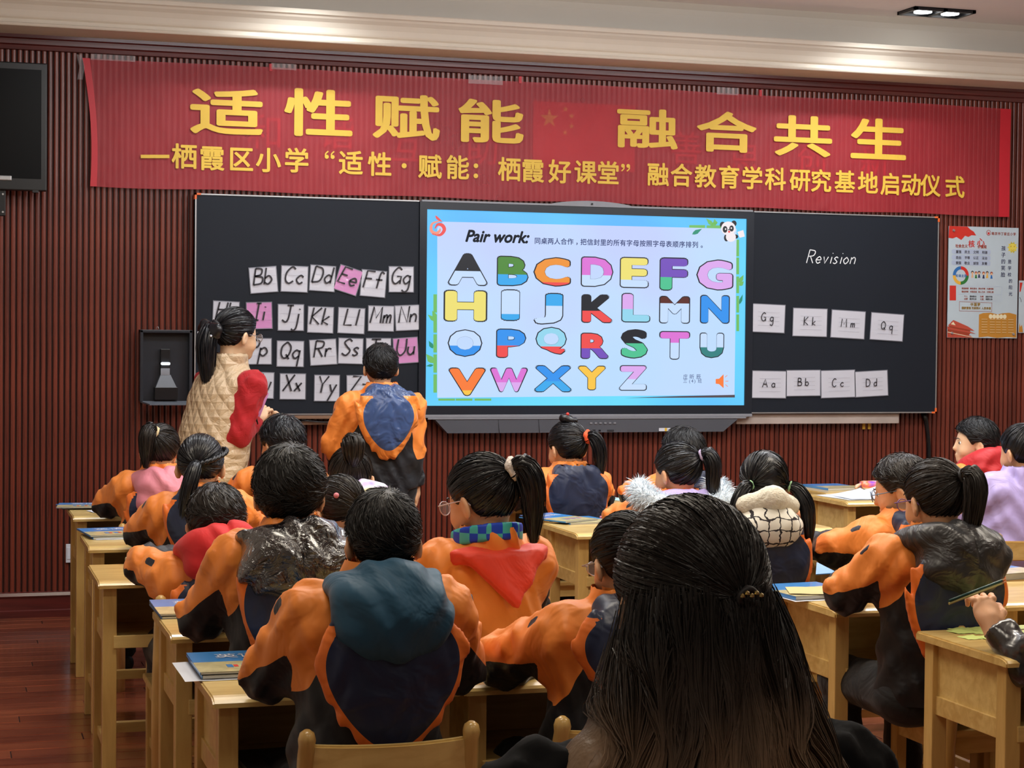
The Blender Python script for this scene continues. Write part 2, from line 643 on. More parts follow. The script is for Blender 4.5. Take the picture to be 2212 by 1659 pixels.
def downlight(cx, cy, label):
    t = thing('ceiling_spotlight', label, 'lamp', (cx, cy, CEIL - 0.012))
    bm = bmesh.new()
    w, d = 0.19, 0.10
    for (a0, a1, b0, b1) in ((-w, w, -d, -d + 0.016), (-w, w, d - 0.016, d), (-w, -w + 0.02, -d, d), (w - 0.02, w, -d, d), (-0.012, 0.012, -d, d)):
        box(bm, a0, a1, b0, b1, -0.006, 0.012)
    box(bm, -w, w, -d, d, 0.008, 0.0115)
    obj('frame', bm, M_blackp, t)
    for sx in (-0.085, 0.085):
        bm = bmesh.new()
        bmesh.ops.create_cone(bm, cap_ends=True, segments=20, radius1=0.05, radius2=0.05, depth=0.008, matrix=Matrix.Translation((sx, 0, 0.002)))
        obj('lamp_lens', bm, M_lens, t)
    return t


p = at_z(2023, 24, CEIL)
downlight(p.x, p.y, 'black framed ceiling spotlight with two lit lamps')

# ------------------------------------------------------------------ blackboard with built-in display
def bpt(px, py, y=YB):
    q = at_y(px, py, y)
    return q.x, q.z


bx0, bz1 = bpt(421.5, 417.5)
bx1, bz0 = bpt(2021.6, 892)
sx0, sz1 = bpt(921.8, 452.1)
sx1, sz0 = bpt(1606.7, 875.3)
px0 = bpt(905, 600)[0]
px1 = bpt(1624.5, 700)[0]
board = thing('blackboard', 'long charcoal classroom blackboard with a lit display in its middle', 'blackboard', (0, 0, 0))
for nm, a, b in (('left_panel', bx0, px0 - 0.002), ('right_panel', px1 + 0.002, bx1)):
    pn = bbox_obj(nm, (a, b, YB, YB + 0.05, bz0, bz1), M_board, board)
    bm = bmesh.new()
    e = 0.007
    for d in ((a, b, bz1 - e, bz1), (a, b, bz0, bz0 + e)):
        box(bm, d[0], d[1], YB - 0.004, YB + 0.052, d[2], d[3])
    xx = a if nm == 'left_panel' else b - e
    box(bm, xx, xx + e, YB - 0.004, YB + 0.052, bz0, bz1)
    obj('edge_strip', bm, M_alu, pn)
for (cx, cz) in ((bx0, bz1), (bx1, bz1), (bx1, bz0)):
    sgx = 1 if cx == bx0 else -1
    sgz = -1 if cz == bz1 else 1
    bm = bmesh.new()
    box(bm, min(cx - 0.002 * sgx, cx + 0.03 * sgx), max(cx - 0.002 * sgx, cx + 0.03 * sgx), YB - 0.006, YB + 0.05, min(cz - 0.002 * sgz, cz + 0.008 * sgz), max(cz - 0.002 * sgz, cz + 0.008 * sgz))
    box(bm, min(cx - 0.002 * sgx, cx + 0.008 * sgx), max(cx - 0.002 * sgx, cx + 0.008 * sgx), YB - 0.006, YB + 0.05, min(cz - 0.002 * sgz, cz + 0.03 * sgz), max(cz - 0.002 * sgz, cz + 0.03 * sgz))
    obj('corner_cap', bm, M_orangep, board)
# bezel ring of the display
bm = bmesh.new()
yf = YB - 0.012
box(bm, px0, px1, yf, YB + 0.05, sz1, bz1 - 0.004)
box(bm, px0, px1, yf, YB + 0.05, bz0, sz0)
box(bm, px0, sx0, yf, YB + 0.05, sz0, sz1)
box(bm, sx1, px1, yf, YB + 0.05, sz0, sz1)
bez = obj('display_frame', bm, M_bezel, board)
bm = bmesh.new()
box(bm, px0 + 0.01, px1 - 0.01, yf - 0.004, YB + 0.02, bz1 - 0.006, bz1 + 0.004)
n = 16
cxh = (sx0 + sx1) / 2
pts = [(cxh + 0.25 * (2 * k / n - 1), bz1 + 0.0 + 0.026 * math.sin(PI * k / n) ** 0.7) for k in range(n + 1)]
lo = [bm.verts.new((x, yf - 0.006, z)) for x, z in pts] + [bm.verts.new((pts[-1][0], yf - 0.006, bz1 - 0.006)), bm.verts.new((pts[0][0], yf - 0.006, bz1 - 0.006))]
f = bm.faces.new(lo)
ex = bmesh.ops.extrude_face_region(bm, geom=[f])
for v in ex['geom']:
    if isinstance(v, bmesh.types.BMVert):
        v.co.y += 0.03
obj('top_hood', bm, M_tray2, board)
bm = bmesh.new()
bmesh.ops.create_cone(bm, cap_ends=True, segments=12, radius1=0.006, radius2=0.006, depth=0.004, matrix=Matrix.Translation((cxh, yf - 0.009, bz1 + 0.009)) @ Matrix.Rotation(PI / 2, 4, 'X'))
obj('camera_lens', bm, M_blackp, board)

# the lit picture: coloured flat layers of a slide
SC = []
SY = YB - 0.002


def smat(name, c, k=1.0):
    mt = emis(name, sr(c), k)
    SC.append(mt)
    return len(SC) - 1


def grad_emis(name, c1, c2, c3):
    mt, nt, b = new_mat(name)
    b.inputs['Base Color'].default_value = (0, 0, 0, 1)
    f = noise(nt, 1.1, 2, sc=(1, 1, 1))
    nt.links.new(ramp(nt, f, [(0.3, sr(c1)), (0.5, sr(c2)), (0.7, sr(c3))]), b.inputs['Emission Color'])
    b.inputs['Emission Strength'].default_value = 1.0
    SC.append(mt)
    return len(SC) - 1


S_sky = grad_emis('slide_blue', (110, 226, 255), (100, 206, 255), (92, 184, 252))
S_pap = grad_emis('slide_pale_paper', (186, 220, 255), (192, 220, 255), (194, 208, 252))
PAL = {'k': (44, 46, 52), 'w': (200, 224, 255), 'g': (84, 140, 66), 'b': (66, 172, 240), 'o': (240, 150, 62), 'p': (222, 120, 216), 'y': (240, 226, 122),
       'v': (120, 86, 190), 'r': (240, 84, 84), 'l': (222, 172, 240), 'n': (60, 150, 240), 'e': (84, 196, 150), 't': (58, 132, 132), 'q': (150, 216, 240), 'm': (96, 52, 48),
       'z': (250, 128, 66), 'c': (250, 200, 80), 'G': (118, 190, 104), 'D': (52, 148, 120), 'i': (46, 58, 110), 's': (246, 236, 240), 'S': (246, 150, 130), 'B': (88, 78, 84)}
PI_ = {}
for k_, c_ in PAL.items():
    PI_[k_] = smat('slide_colour_' + {'k': 'black', 'w': 'white', 'g': 'green', 'b': 'sky', 'o': 'orange', 'p': 'pink', 'y': 'yellow', 'v': 'violet', 'r': 'red', 'l': 'lilac', 'n': 'blue', 'e': 'mint', 't': 'teal', 'q': 'pale_blue', 'm': 'brown', 'z': 'deep_orange', 'c': 'gold', 'G': 'leaf', 'D': 'dark_leaf', 'i': 'navy', 's': 'rose_white', 'S': 'salmon', 'B': 'grey_brown'}[k_], c_)


def spt(x, yv):
    """zoomed picture pixel of the slide -> wall coordinates"""
    return bpt(900 + x / 2.989, 430 + yv / 2.989, SY)


def sobj(name, bm, parent):
    return obj(name, bm, SC, parent)


bm = bmesh.new()
poly_xz(bm, [(sx0, sz0), (sx1, sz0), (sx1, sz1), (sx0, sz1)], SY, S_sky)
display = sobj('display_picture', bm, board)
display['label'] = 'lit blue and white slide headed Pair work'
bm = bmesh.new()
e1 = 0.0006
poly_xz(bm, [spt(133, 1283), spt(2052, 1265), spt(2066, 192), spt(170, 146), spt(133, 185)], SY - e1, S_pap)
sobj('slide_sheet', bm, display)
bm = bmesh.new()
poly_xz(bm, [spt(1340, 1284), spt(2054, 1281), spt(2054, 1264), spt(1700, 1272)], SY - 2 * e1, PI_['B'])
sobj('dark_sheet_edge', bm, display)
# bamboo border
bm = bmesh.new()


def seg(x0, y0, x1, y1, c='G'):
    poly_xz(bm, [spt(x0, y1), spt(x1, y1), spt(x1, y0), spt(x0, y0)], SY - 0.5 * e1, PI_[c])


for yv in (615, 745, 873, 1003, 1132):
    seg(108, yv, 131, yv + 118)
for xv in (140, 252, 374):
    seg(xv, 1288, xv + 108, 1302)
for yv in (262, 378, 500, 625, 745):
    seg(2064, yv, 2082, yv + 108)
seg(1760, 168, 1862, 187)
seg(1872, 170, 1965, 190)


def leaf(x0, y0, x1, y1, c='G', w=14):
    a, b2 = np.array((x0, y0), float), np.array((x1, y1), float)
    d = b2 - a
    nn = np.array((-d[1], d[0])) / np.linalg.norm(d) * w
    m2 = a + d * 0.45
    poly_xz(bm, [spt(*a), spt(*(a + d * 0.2 + nn * 0.7)), spt(*(m2 + nn)), spt(*b2), spt(*(m2 - nn)), spt(*(a + d * 0.2 - nn * 0.7))], SY - 2.5 * e1, PI_[c])


for q in ((125, 790, 70, 745), (125, 770, 100, 720), (105, 965, 78, 915, 'D'), (110, 1060, 60, 1000, 'G', 22), (108, 1072, 60, 1078, 'D', 9), (2083, 540, 2110, 490), (2083, 560, 2112, 530),
          (2083, 680, 2105, 615, 'D', 10), (1915, 172, 1868, 125), (1930, 170, 1922, 128), (1778, 228, 1842, 192, 'D'), (1900, 172, 1945, 150)):
    leaf(*q)
sobj('bamboo_border', bm, display)['kind'] = 'stuff'
# flame-shaped swirl badge
bm = bmesh.new()
for pts, w, c in (([(150, 140), (100, 160), (95, 205), (125, 222), (148, 205), (150, 190)], .018, 'S'), ([(118, 190), (135, 165), (165, 170), (178, 200), (150, 232), (100, 225)], .02, 'r'), ([(122, 108), (135, 125), (162, 145)], .014, 'r')):
    stroke_xz(bm, [spt(*q) for q in pts], w, SY - 3 * e1, PI_[c], taper=True)
sobj('swirl_badge', bm, display)
# panda holding a page
bm = bmesh.new()


def dsc(x, yv, rx, ry, c, lay=3, rot=0):
    cx, cz = spt(x, yv)
    disc_xz(bm, cx, cz, rx / 2.989 / 388, ry / 2.989 / 388, SY - lay * e1, PI_[c], 24, rot=rot)


for q in ((2060, 242, 18, 14, 'k', 2), (2000, 250, 18, 24, 'k', 2), (2028, 245, 36, 32, 's', 3), (1975, 166, 20, 20, 'k', 3), (2048, 158, 19, 20, 'k', 3), (2012, 190, 52, 46, 's', 4), (1990, 196, 17, 22, 'k', 5), (2032, 190, 16, 20, 'k', 5),
          (1993, 194, 5, 6, 's', 6), (2030, 188, 5, 6, 's', 6), (2014, 198, 5, 4, 'k', 6), (2016, 211, 8, 7, 'r', 6)):
    dsc(*q)
poly_xz(bm, [spt(2085, 250), spt(2118, 242), spt(2108, 200), spt(2070, 212)], SY - 3 * e1, PI_['s'])
sobj('panda_picture', bm, display)
# headline and instruction line
bm = bmesh.new()
cx, cz = spt(522, 243)
for dy in range(2):
    glyph_fit(bm, 'Pair work:', cx, cz, 412 / 2.989 / 375, 80 / 2.989 / 395, SY - 3 * e1, bold=0.034, shear=0.3, mi=PI_['k'])
sobj('headline_lettering', bm, display)
bm = bmesh.new()
txt = '同桌两人合作，把信封里的所有字母按照字母表顺序排列。'
for i, ch in enumerate(txt):
    t_ = i / (len(txt) - 1)
    x = 780 + (1840 - 780) * t_
    cx, cz = spt(x, 270 + 26 * t_)
    glyph_em(bm, ch, cx, cz, 0.0375, SY - 3 * e1, bold=0.016, mi=PI_['i'])
sobj('instruction_lettering', bm, display)

# plain fat letters in the two colours of each drawing
LET = [('A', 330, 455, 250, 210, 'k', 'w', .45), ('B', 620, 465, 200, 195, 'g', 'b', .38), ('C', 875, 470, 240, 190, 'o', 'r', .12), ('D', 1165, 470, 210, 195, 'p', 'w', .38), ('E', 1405, 475, 190, 200, 'y', 'w', .25),
       ('F', 1660, 485, 190, 215, 'v', 'e', .4), ('G', 1925, 490, 250, 200, 'l', 'l', .3), ('H', 315, 690, 270, 205, 'y', 'y', .3), ('I', 605, 685, 120, 205, 'w', 'b', .2), ('J', 850, 708, 190, 205, 'b', 'w', .6),
       ('K', 1165, 708, 205, 185, 'k', 'r', .42), ('L', 1415, 702, 190, 190, 'l', 'q', .45), ('M', 1665, 715, 205, 178, 'm', 'w', .75), ('N', 1925, 712, 200, 185, 'n', 'n', .3), ('O', 312, 930, 215, 178, 'w', 'n', .4),
       ('P', 610, 932, 190, 190, 'n', 'r', .42), ('Q', 868, 915, 200, 180, 'q', 'r', .28), ('R', 1150, 948, 185, 170, 'r', 'v', .4), ('S', 1405, 935, 180, 190, 'k', 'e', .52), ('T', 1665, 945, 205, 185, 'p', 'w', .6),
       ('U', 1905, 945, 165, 165, 'w', 't', .42), ('V', 325, 1180, 235, 185, 'z', 'c', .18), ('W', 595, 1168, 240, 160, 'p', 'l', .4), ('X', 880, 1160, 245, 175, 'n', 'b', .4), ('Y', 1130, 1155, 185, 160, 'c', 'c', .4), ('Z', 1395, 1155, 185, 165, 'l', 'w', .45)]
PXS = 1 / 2.989
for ch, x, yv, w, h, c1, c2, fr in LET:
    cx, cz = spt(x, yv)
    sxm = PXS / 364
    szm = PXS / (398 - (x / 2200) * 22)
    W2, H2 = w * sxm, h * szm
    bm = bmesh.new()
    glyph_fit(bm, ch, cx, cz, W2, H2, SY - 3 * e1, bold=0.062, mi=PI_['k'])
    oo = sobj('letter_outline', bm, display)
    bm = bmesh.new()
    glyph_fit(bm, ch, cx, cz, W2 * 0.93, H2 * 0.93, SY - 4 * e1, bold=0.05, mi=PI_[c1])
    zs = cz - H2 * 0.465 + H2 * 0.93 * fr
    r_ = bmesh.ops.bisect_plane(bm, geom=bm.verts[:] + bm.edges[:] + bm.faces[:], plane_co=(0, 0, zs), plane_no=(0, 0, 1))
    for f in bm.faces:
        if f.calc_center_median().z < zs:
            f.material_index = PI_[c2]
    sobj('painted_letter', bm, oo)
bm = bmesh.new()
for i, ch in enumerate('庄昕辰'):
    cx, cz = spt(1735 + i * 42, 1147)
    glyph_em(bm, ch, cx, cz, 0.03, SY - 3 * e1, mi=PI_['i'])
for i, ch in enumerate('三(4)班'):
    cx, cz = spt(1733 + [0, 30, 46, 62, 94][i], 1174)
    glyph_em(bm, ch, cx, cz, 0.026, SY - 3 * e1, mi=PI_['i'])
sobj('signature_lettering', bm, display)
bm = bmesh.new()
poly_xz(bm, [spt(1930, 1192), spt(1930, 1162), spt(1952, 1160), spt(1981, 1131), spt(1981, 1221), spt(1952, 1195)], SY - 3 * e1, PI_['z'])
for a, b2 in (((1990, 1150), (2005, 1138)), ((1992, 1176), (2012, 1176)), ((1992, 1197), (2008, 1211))):
    stroke_xz(bm, [spt(*a), spt(*b2)], .003, SY - 3 * e1, PI_['z'], smooth=False)
sobj('speaker_symbol', bm, display)

# grey tray under the display
YT = YB - 0.10
tray = thing('display_tray', 'slate grey sloping plastic tray under the lit display', 'tray', (0, 0, 0))
tl, tr = bpt(903, 893)[0], bpt(1622, 890)[0]
zt0 = bz0 - 0.002
bm = bmesh.new()
box(bm, tl, tr, YB - 0.02, YB + 0.05, zt0 - 0.016, zt0 + 0.001, bev=0.003)
box(bm, tl + 0.05, tr - 0.04, YB - 0.024, YB + 0.03, zt0 - 0.024, zt0 - 0.016)
obj('top_ledge', bm, M_tray2, tray)
lx0, lz0 = bpt(967, 936)
lx1, _ = bpt(1562, 930)
ux0, ux1 = bpt(938, 906)[0], bpt(1592, 897)[0]
bm = bmesh.new()
zu = zt0 - 0.026
vs = [(ux0, YB - 0.02, zu), (ux1, YB - 0.02, zu), (lx1, YB + 0.0, lz0), (lx0, YB + 0.0, lz0), (ux0, YB + 0.05, zu), (ux1, YB + 0.05, zu), (lx1, YB + 0.05, lz0), (lx0, YB + 0.05, lz0)]
V = [bm.verts.new(v) for v in vs]
for f in ((0, 3, 2, 1), (4, 5, 6, 7), (0, 1, 5, 4), (3, 7, 6, 2), (0, 4, 7, 3), (1, 2, 6, 5)):
    bm.faces.new([V[i] for i in f])
tb = obj('tray_body', bm, M_tray, tray)
bm = bmesh.new()


def on_tray(x, z):
    """the tray front at (x, z)"""
    t = (zu - z) / (zu - lz0)
    return Vector((x, YB - 0.0215 + 0.02 * t, z))


for fx in (0.2, 0.33):
    x = ux0 + (ux1 - ux0) * fx
    tube(bm, [on_tray(x, zu), on_tray(x + 0.012, lz0)], 0.0012, 4)
obj('seam', bm, M_line, tb)
for k in range(6):
    bm = bmesh.new()
    q = on_tray(cxh + 0.01 + 0.028 * k, zu - 0.022)
    box(bm, q.x - 0.007, q.x + 0.007, q.y - 0.002, q.y + 0.004, q.z - 0.004, q.z + 0.004)
    obj('button', bm, M_tray2, tb)
for dx, w in ((0.0, 0.02), (0.035, 0.012), (0.1, 0.04)):
    bm = bmesh.new()
    q = on_tray(cxh + 0.03 + dx, zu - 0.064)
    box(bm, q.x - w / 2, q.x + w / 2, q.y - 0.001, q.y + 0.004, q.z - 0.004, q.z + 0.004)
    obj('port', bm, M_blackp if dx < 0.05 else M_line, tb)
q = on_tray(bpt(1435, 925)[0], lz0 + 0.014)
for nm, x0, x1, mt in (('sticker', -0.035, 0.035, M_white), ('yellow_sticker', 0.0, 0.014, M_gold)):
    bm = bmesh.new()
    poly_xz(bm, [(q.x + x0, q.z - 0.009), (q.x + x1, q.z - 0.009), (q.x + x1, q.z + 0.009), (q.x + x0, q.z + 0.009)], q.y - (0.001 if nm == 'sticker' else 0.0014))
    obj(nm, bm, mt, tb)

# wooden rail (left) and painted ledge (right) under the board
M_rail = wood('worn_brown_rail', sr((112, 84, 66)), sr((150, 116, 92)), 0.5, (1, 12, 12), 0.1)
ra, rb = bpt(570, 900)[0], bpt(960, 900)[0]
rail = thing('chalk_rail', 'worn brown wooden rail under the left half of the blackboard', 'rail', (0, 0, 0))
bm = bmesh.new()
box(bm, bx0 + 0.12, tl - 0.005, YB + 0.0, WALL, bz0 - 0.022, bz0 - 0.002, bev=0.003)
obj('upper_bar', bm, M_rail, rail)
bm = bmesh.new()
box(bm, bx0 + 0.12, tl + 0.02, YB + 0.01, WALL, bz0 - 0.054, bz0 - 0.036, bev=0.003)
obj('lower_bar', bm, M_rail, rail)
bm = bmesh.new()
tube(bm, [(ra + 0.2 + 0.05 * k, YB - 0.004 + 0.004 * (k % 2), bz0 - 0.028 - 0.012 * math.sin(k * 0.5)) for k in range(14)], 0.004, 6)
tag(obj('thin_black_cable', bm, M_blackp), 'thin black cable lying along the wooden rail under the blackboard', 'cable')
M_ledge = plain('scuffed_cream_paint', sr((186, 172, 164)), 0.6, 0.12, 5)
a_, b_ = px1 - 0.08, bpt(1946, 900)[0]
bm = bmesh.new()
box(bm, a_, b_, YB + 0.02, WALL, bz0 - 0.062, bz0 - 0.002, bev=0.004)
tag(obj('wall_ledge', bm, M_ledge), 'scuffed pale ledge under the right half of the blackboard', 'ledge')
bm = bmesh.new()
c0 = at_y(2000, 893, WALL - 0.012)
pts = [Vector((c0.x + dx, WALL - 0.014, z)) for dx, z in ((-0.02, bz0 + 0.01), (0.0, bz0 - 0.05), (0.012, bz0 - 0.12), (0.022, bz0 - 0.2), (0.026, bz0 - 0.4), (0.028, 0.14))]
tube(bm, pts, [0.02, 0.014, 0.012, 0.012, 0.012, 0.012], 8)
tag(obj('power_cable', bm, M_blackp), 'thick black cable running down the wall from the blackboard corner', 'cable')
bm = bmesh.new()
q0 = at_y(1872, 920, WALL - 0.004)
for dx in (-0.018, 0.018):
    box(bm, q0.x + dx - 0.009, q0.x + dx + 0.009, WALL - 0.006, WALL + 0.002, q0.z - 0.02, q0.z + 0.016, bev=0.001)
tag(obj('yellow_label', bm, M_gold), 'small yellow double label on the wall slats below the ledge', 'label')
# socket on the left
q0 = at_y(148, 1195, WALL)
t = thing('wall_socket', 'narrow white socket plate low on the slatted wall', 'socket', (q0.x, WALL - 0.01, q0.z))
bbox_obj('plate', (-0.014, 0.03, 0, 0.012, -0.048, 0.048), M_white, t, bev=0.002)
bbox_obj('socket_face', (-0.008, 0.024, -0.003, 0.002, -0.03, 0.03), M_white, t, bev=0.001)

# ------------------------------------------------------------------ letter cards on the left board
def z4(x, yv):
    return bpt(400 + x / 4.254, 540 + yv / 4.254, YB - 0.004)


def z5(x, yv):
    return bpt(1600 + x / 3.456, 460 + yv / 3.456, YB - 0.004)


def card(text, quad, big, pink, label, group):
    q = [np.array(p) for p in quad]                     # TL TR BR BL in wall x,z
    c = sum(q) / 4
    ux = ((q[1] - q[0]) + (q[2] - q[3])) / 2
    w = np.linalg.norm(ux)
    ang = math.atan2(ux[1], ux[0])
    h = (np.linalg.norm(q[0] - q[3]) + np.linalg.norm(q[1] - q[2])) / 2
    t = thing('letter_card', label, 'card', (c[0], YB - 0.0045 + (0.0 if big else 0), c[1]), 0, group)
    t.rotation_euler = (0, -ang, 0)
    bm = bmesh.new()
    # slightly bowed sheet
    n = 5
    gx = [(-w / 2 + w * i / n) for i in range(n + 1)]
    rows_ = []
    bow = random.uniform(-0.0015, 0.0005)
    for j in range(4):
        z = -h / 2 + h * j / 3
        rows_.append([bm.verts.new((x, bow * math.cos(PI * x / w) - 0.001 * random.random() * (j in (0, 3)) - 0.001, z)) for x in gx])
    for j in range(3):
        for i in range(n):
            f = bm.faces.new((rows_[j][i], rows_[j][i + 1], rows_[j + 1][i + 1], rows_[j + 1][i]))
            f.smooth = True
    obj('card_sheet', bm, M_lamp if pink else M_lam, t)
    bm = bmesh.new()
    e = 0.0045
    for d in ((-w / 2 - e, w / 2 + e, h / 2, h / 2 + e), (-w / 2 - e, w / 2 + e, -h / 2 - e, -h / 2), (-w / 2 - e, -w / 2, -h / 2, h / 2), (w / 2, w / 2 + e, -h / 2, h / 2)):
        box(bm, d[0], d[1], -0.0008, 0.0004, d[2], d[3])
    obj('film_border', bm, M_film, t)
    bm = bmesh.new()
    yl = -0.0065
    if big:
        u = h * 0.335
        zb = -h * 0.18
        for k in (-1, 0, 1, 2):
            stroke_xz(bm, [(-w / 2 + 0.004, zb + k * u * 0.98), (w / 2 - 0.004, zb + k * u * 0.98)], 0.0008, yl + 0.0005, smooth=False)
    else:
        u = h * 0.155
        zb = -h * 0.1
        for k in (-1, 0, 1, 2):
            stroke_xz(bm, [(-w * 0.3, zb + k * u * 1.05), (w * 0.34, zb + k * u * 1.05)], 0.001, yl + 0.0005, smooth=False)
    obj('ruled_lines', bm, M_pencil, t)
    # measure, then centre
    tmp = bmesh.new()
    gp = 0.35 if big else 1.2
    wid = handwrite(tmp, text, lambda a, b: (a, b), 0.01, 0, gap=gp) - gp
    tmp.free()
    sx = min(w * (0.9 if big else 0.5) / (wid + 0.4), u * 0.95)
    bm = bmesh.new()
    handwrite(bm, text, lambda a, b: ((a - wid / 2 - 0.2) * sx, zb + b * u * 0.98), 0.009 if big else 0.005, yl, gap=gp, slant=0.22 if big else 0.05)
    obj('lettering', bm, M_ink, t)
    return t


CARDS = [('Bb', (588, 168), (832, 153), (848, 378), (606, 397)), ('Cc', (888, 148), (1125, 155), (1120, 388), (884, 375)), ('Dd', (1158, 140), (1380, 155), (1366, 382), (1142, 365)),
         ('Ee', (1422, 135), (1625, 200), (1570, 420), (1376, 355)), ('Ff', (1630, 182), (1845, 202), (1835, 435), (1608, 415)), ('Gg', (1876, 155), (2093, 157), (2097, 385), (1875, 382)),
         ('Hh', (262, 470), (492, 482), (488, 700), (255, 690)), ('Ii', (560, 487), (788, 482), (800, 718), (575, 722)), ('Jj', (862, 502), (1086, 505), (1085, 738), (850, 735)),
         ('Kk', (1138, 522), (1360, 530), (1355, 762), (1122, 752)), ('Ll', (1412, 530), (1647, 542), (1642, 768), (1405, 758)), ('Mm', (1688, 515), (1912, 520), (1915, 745), (1683, 740)),
         ('Nn', (1930, 515), (2155, 508), (2167, 728), (1940, 740)), ('Pp', (565, 818), (790, 815), (788, 1048), (560, 1045)), ('Qq', (850, 838), (1087, 842), (1083, 1070), (843, 1066)),
         ('Rr', (1145, 832), (1380, 820), (1392, 1045), (1155, 1058)), ('Ss', (1414, 812), (1630, 818), (1628, 1045), (1408, 1038)), ('Tt', (1668, 815), (1888, 815), (1885, 1045), (1665, 1045)),
         ('Uu', (1912, 818), (2130, 803), (2143, 1028), (1925, 1043)), ('Ww', (578, 1125), (812, 1130), (808, 1362), (575, 1355)), ('Xx', (875, 1140), (1105, 1140), (1100, 1370), (873, 1366)),
         ('Yy', (1192, 1152), (1415, 1155), (1412, 1386), (1188, 1384)), ('Zz', (1487, 1160), (1710, 1150), (1715, 1380), (1490, 1375))]
for tx, *q in CARDS:
    pk = tx in ('Ee', 'Ii', 'Uu')
    card(tx, [z4(*p) for p in q], True, pk, '%s letter card %s on the left panel of the blackboard' % ('pink' if pk else 'white laminated', tx), 'letter cards on the left panel')
CARDS2 = [('Gg', (78, 680), (332, 690), (320, 895), (70, 882)), ('Kk', (400, 712), (642, 720), (640, 922), (384, 915)), ('Mm', (685, 725), (927, 740), (920, 940), (670, 925)),
          ('Qq', (978, 745), (1215, 762), (1205, 957), (966, 940)), ('Aa', (90, 1180), (338, 1185), (333, 1380), (84, 1378)), ('Bb', (345, 1178), (592, 1175), (590, 1362), (343, 1365)),
          ('Cc', (604, 1182), (850, 1172), (850, 1373), (600, 1378)), ('Dd', (855, 1190), (1090, 1175), (1099, 1360), (860, 1372))]
for tx, *q in CARDS2:
    card(tx, [z5(*p) for p in q], False, False, 'white ruled paper card %s on the right panel of the blackboard' % tx, 'letter cards on the right panel')
bm = bmesh.new()
u = (bpt(1800, 540)[1] - bpt(1800, 566)[1]) / 2 * 1.1
xa, za = bpt(1742, 568, YB - 0.001)
handwrite(bm, 'Revision', lambda a, b: (xa + a * u * 0.94, za + b * u), 0.0055, YB - 0.0015, gap=0.42, slant=0.3)
rp = [o for o in board.children if o.name.startswith('right_panel')][0]
obj('chalk_lettering', bm, M_chalk, rp)

# ------------------------------------------------------------------ flag and old red characters behind the banner
YF = WALL - 0.012
M_flagr = plain('flag_red_cloth', sr((236, 40, 40)), 0.7, 0.05)
M_flagy = plain('flag_yellow', sr((250, 190, 60)), 0.7, 0.05)
fx0, fz1 = bpt(1152, 218, YF)
fx1, fz0 = bpt(1370, 372, YF)
fl = thing('national_flag', 'red flag with yellow stars seen through the banner', 'flag', (0, 0, 0))
bbox_obj('flag_cloth', (fx0, fx1, YF - 0.004, YF, fz0, fz1), M_flagr, fl)


def star(bm, cx, cz, r, y, rot=0.0):
    pts = []
    for k in range(10):
        rad = r if k % 2 == 0 else r * 0.38
        a = PI / 2 + rot + k * PI / 5
        pts.append((cx + rad * math.cos(a), cz + rad * math.sin(a)))
    poly_xz(bm, pts, y)


u = (fz1 - fz0) / 20
for gx, gz, r in ((5, 15, 3), (10, 18, 1), (12, 16, 1), (12, 13, 1), (10, 11, 1)):
    bm = bmesh.new()
    star(bm, fx0 + gx * u, fz0 + gz * u, r * u, YF - 0.005)
    obj('star', bm, M_flagy, fl)
M_oldred = plain('red_raised_letters', sr((240, 20, 24)), 0.5)
for ch, px, py, wh in (('和', 570, 285, 'first large character'), ('谐', 728, 285, 'second large character'), ('互', 880, 315, 'third large character'), ('助', 1040, 320, 'fourth large character'), ('善', 1482, 320, 'fifth large character'), ('思', 1608, 345, 'sixth large character'), ('创', 1752, 345, 'seventh large character'), ('新', 1890, 345, 'last large character')):
    q = at_y(px, py, YF)
    bm = bmesh.new()
    glyph_em(bm, ch, 0, 0, 0.2, 0, bold=0.0)
    g_ = bmesh.ops.extrude_face_region(bm, geom=bm.faces[:])
    for v in g_['geom']:
        if isinstance(v, bmesh.types.BMVert):
            v.co.y += 0.008
    o = obj('wall_character', bm, M_oldred)
    o.location = (q.x, YF - 0.004, q.z)
    tag(o, 'raised red wall character behind the %s of the banner' % wh, 'sign', 'red characters behind the banner')

# ------------------------------------------------------------------ red banner
mt, nt, b = new_mat('translucent_red_banner')
f = noise(nt, 2.4, 3, sc=(1, 1, 1))
nt.links.new(ramp(nt, f, [(0.3, sr((170, 36, 48))), (0.7, sr((188, 48, 58)))]), b.inputs['Base Color'])
b.inputs['Roughness'].default_value = 0.5
b.inputs['Sheen Weight'].default_value = 0.2
b.inputs['Alpha'].default_value = 0.64
f2 = noise(nt, 3.0, 2, sc=(1.5, 1, 1), dist=0.8)
nt.links.new(bump(nt, f2, 0.35, 0.03), b.inputs['Normal'])
M_banner = mt
mt, nt, b = new_mat('red_banner_hem')
b.inputs['Base Color'].default_value = sr((196, 30, 46))
b.inputs['Roughness'].default_value = 0.45
M_hem = mt
YN = WALL - 0.035
banner = thing('banner', 'long red cloth banner with yellow Chinese lettering above the blackboard', 'banner', (0, 0, 0))
c = {k: np.array(bpt(*v, YN)) for k, v in dict(tl=(178, 124), tr=(2183, 235), br=(2179, 468), bl=(188, 402)).items()}
nx_, nz_ = 150, 14


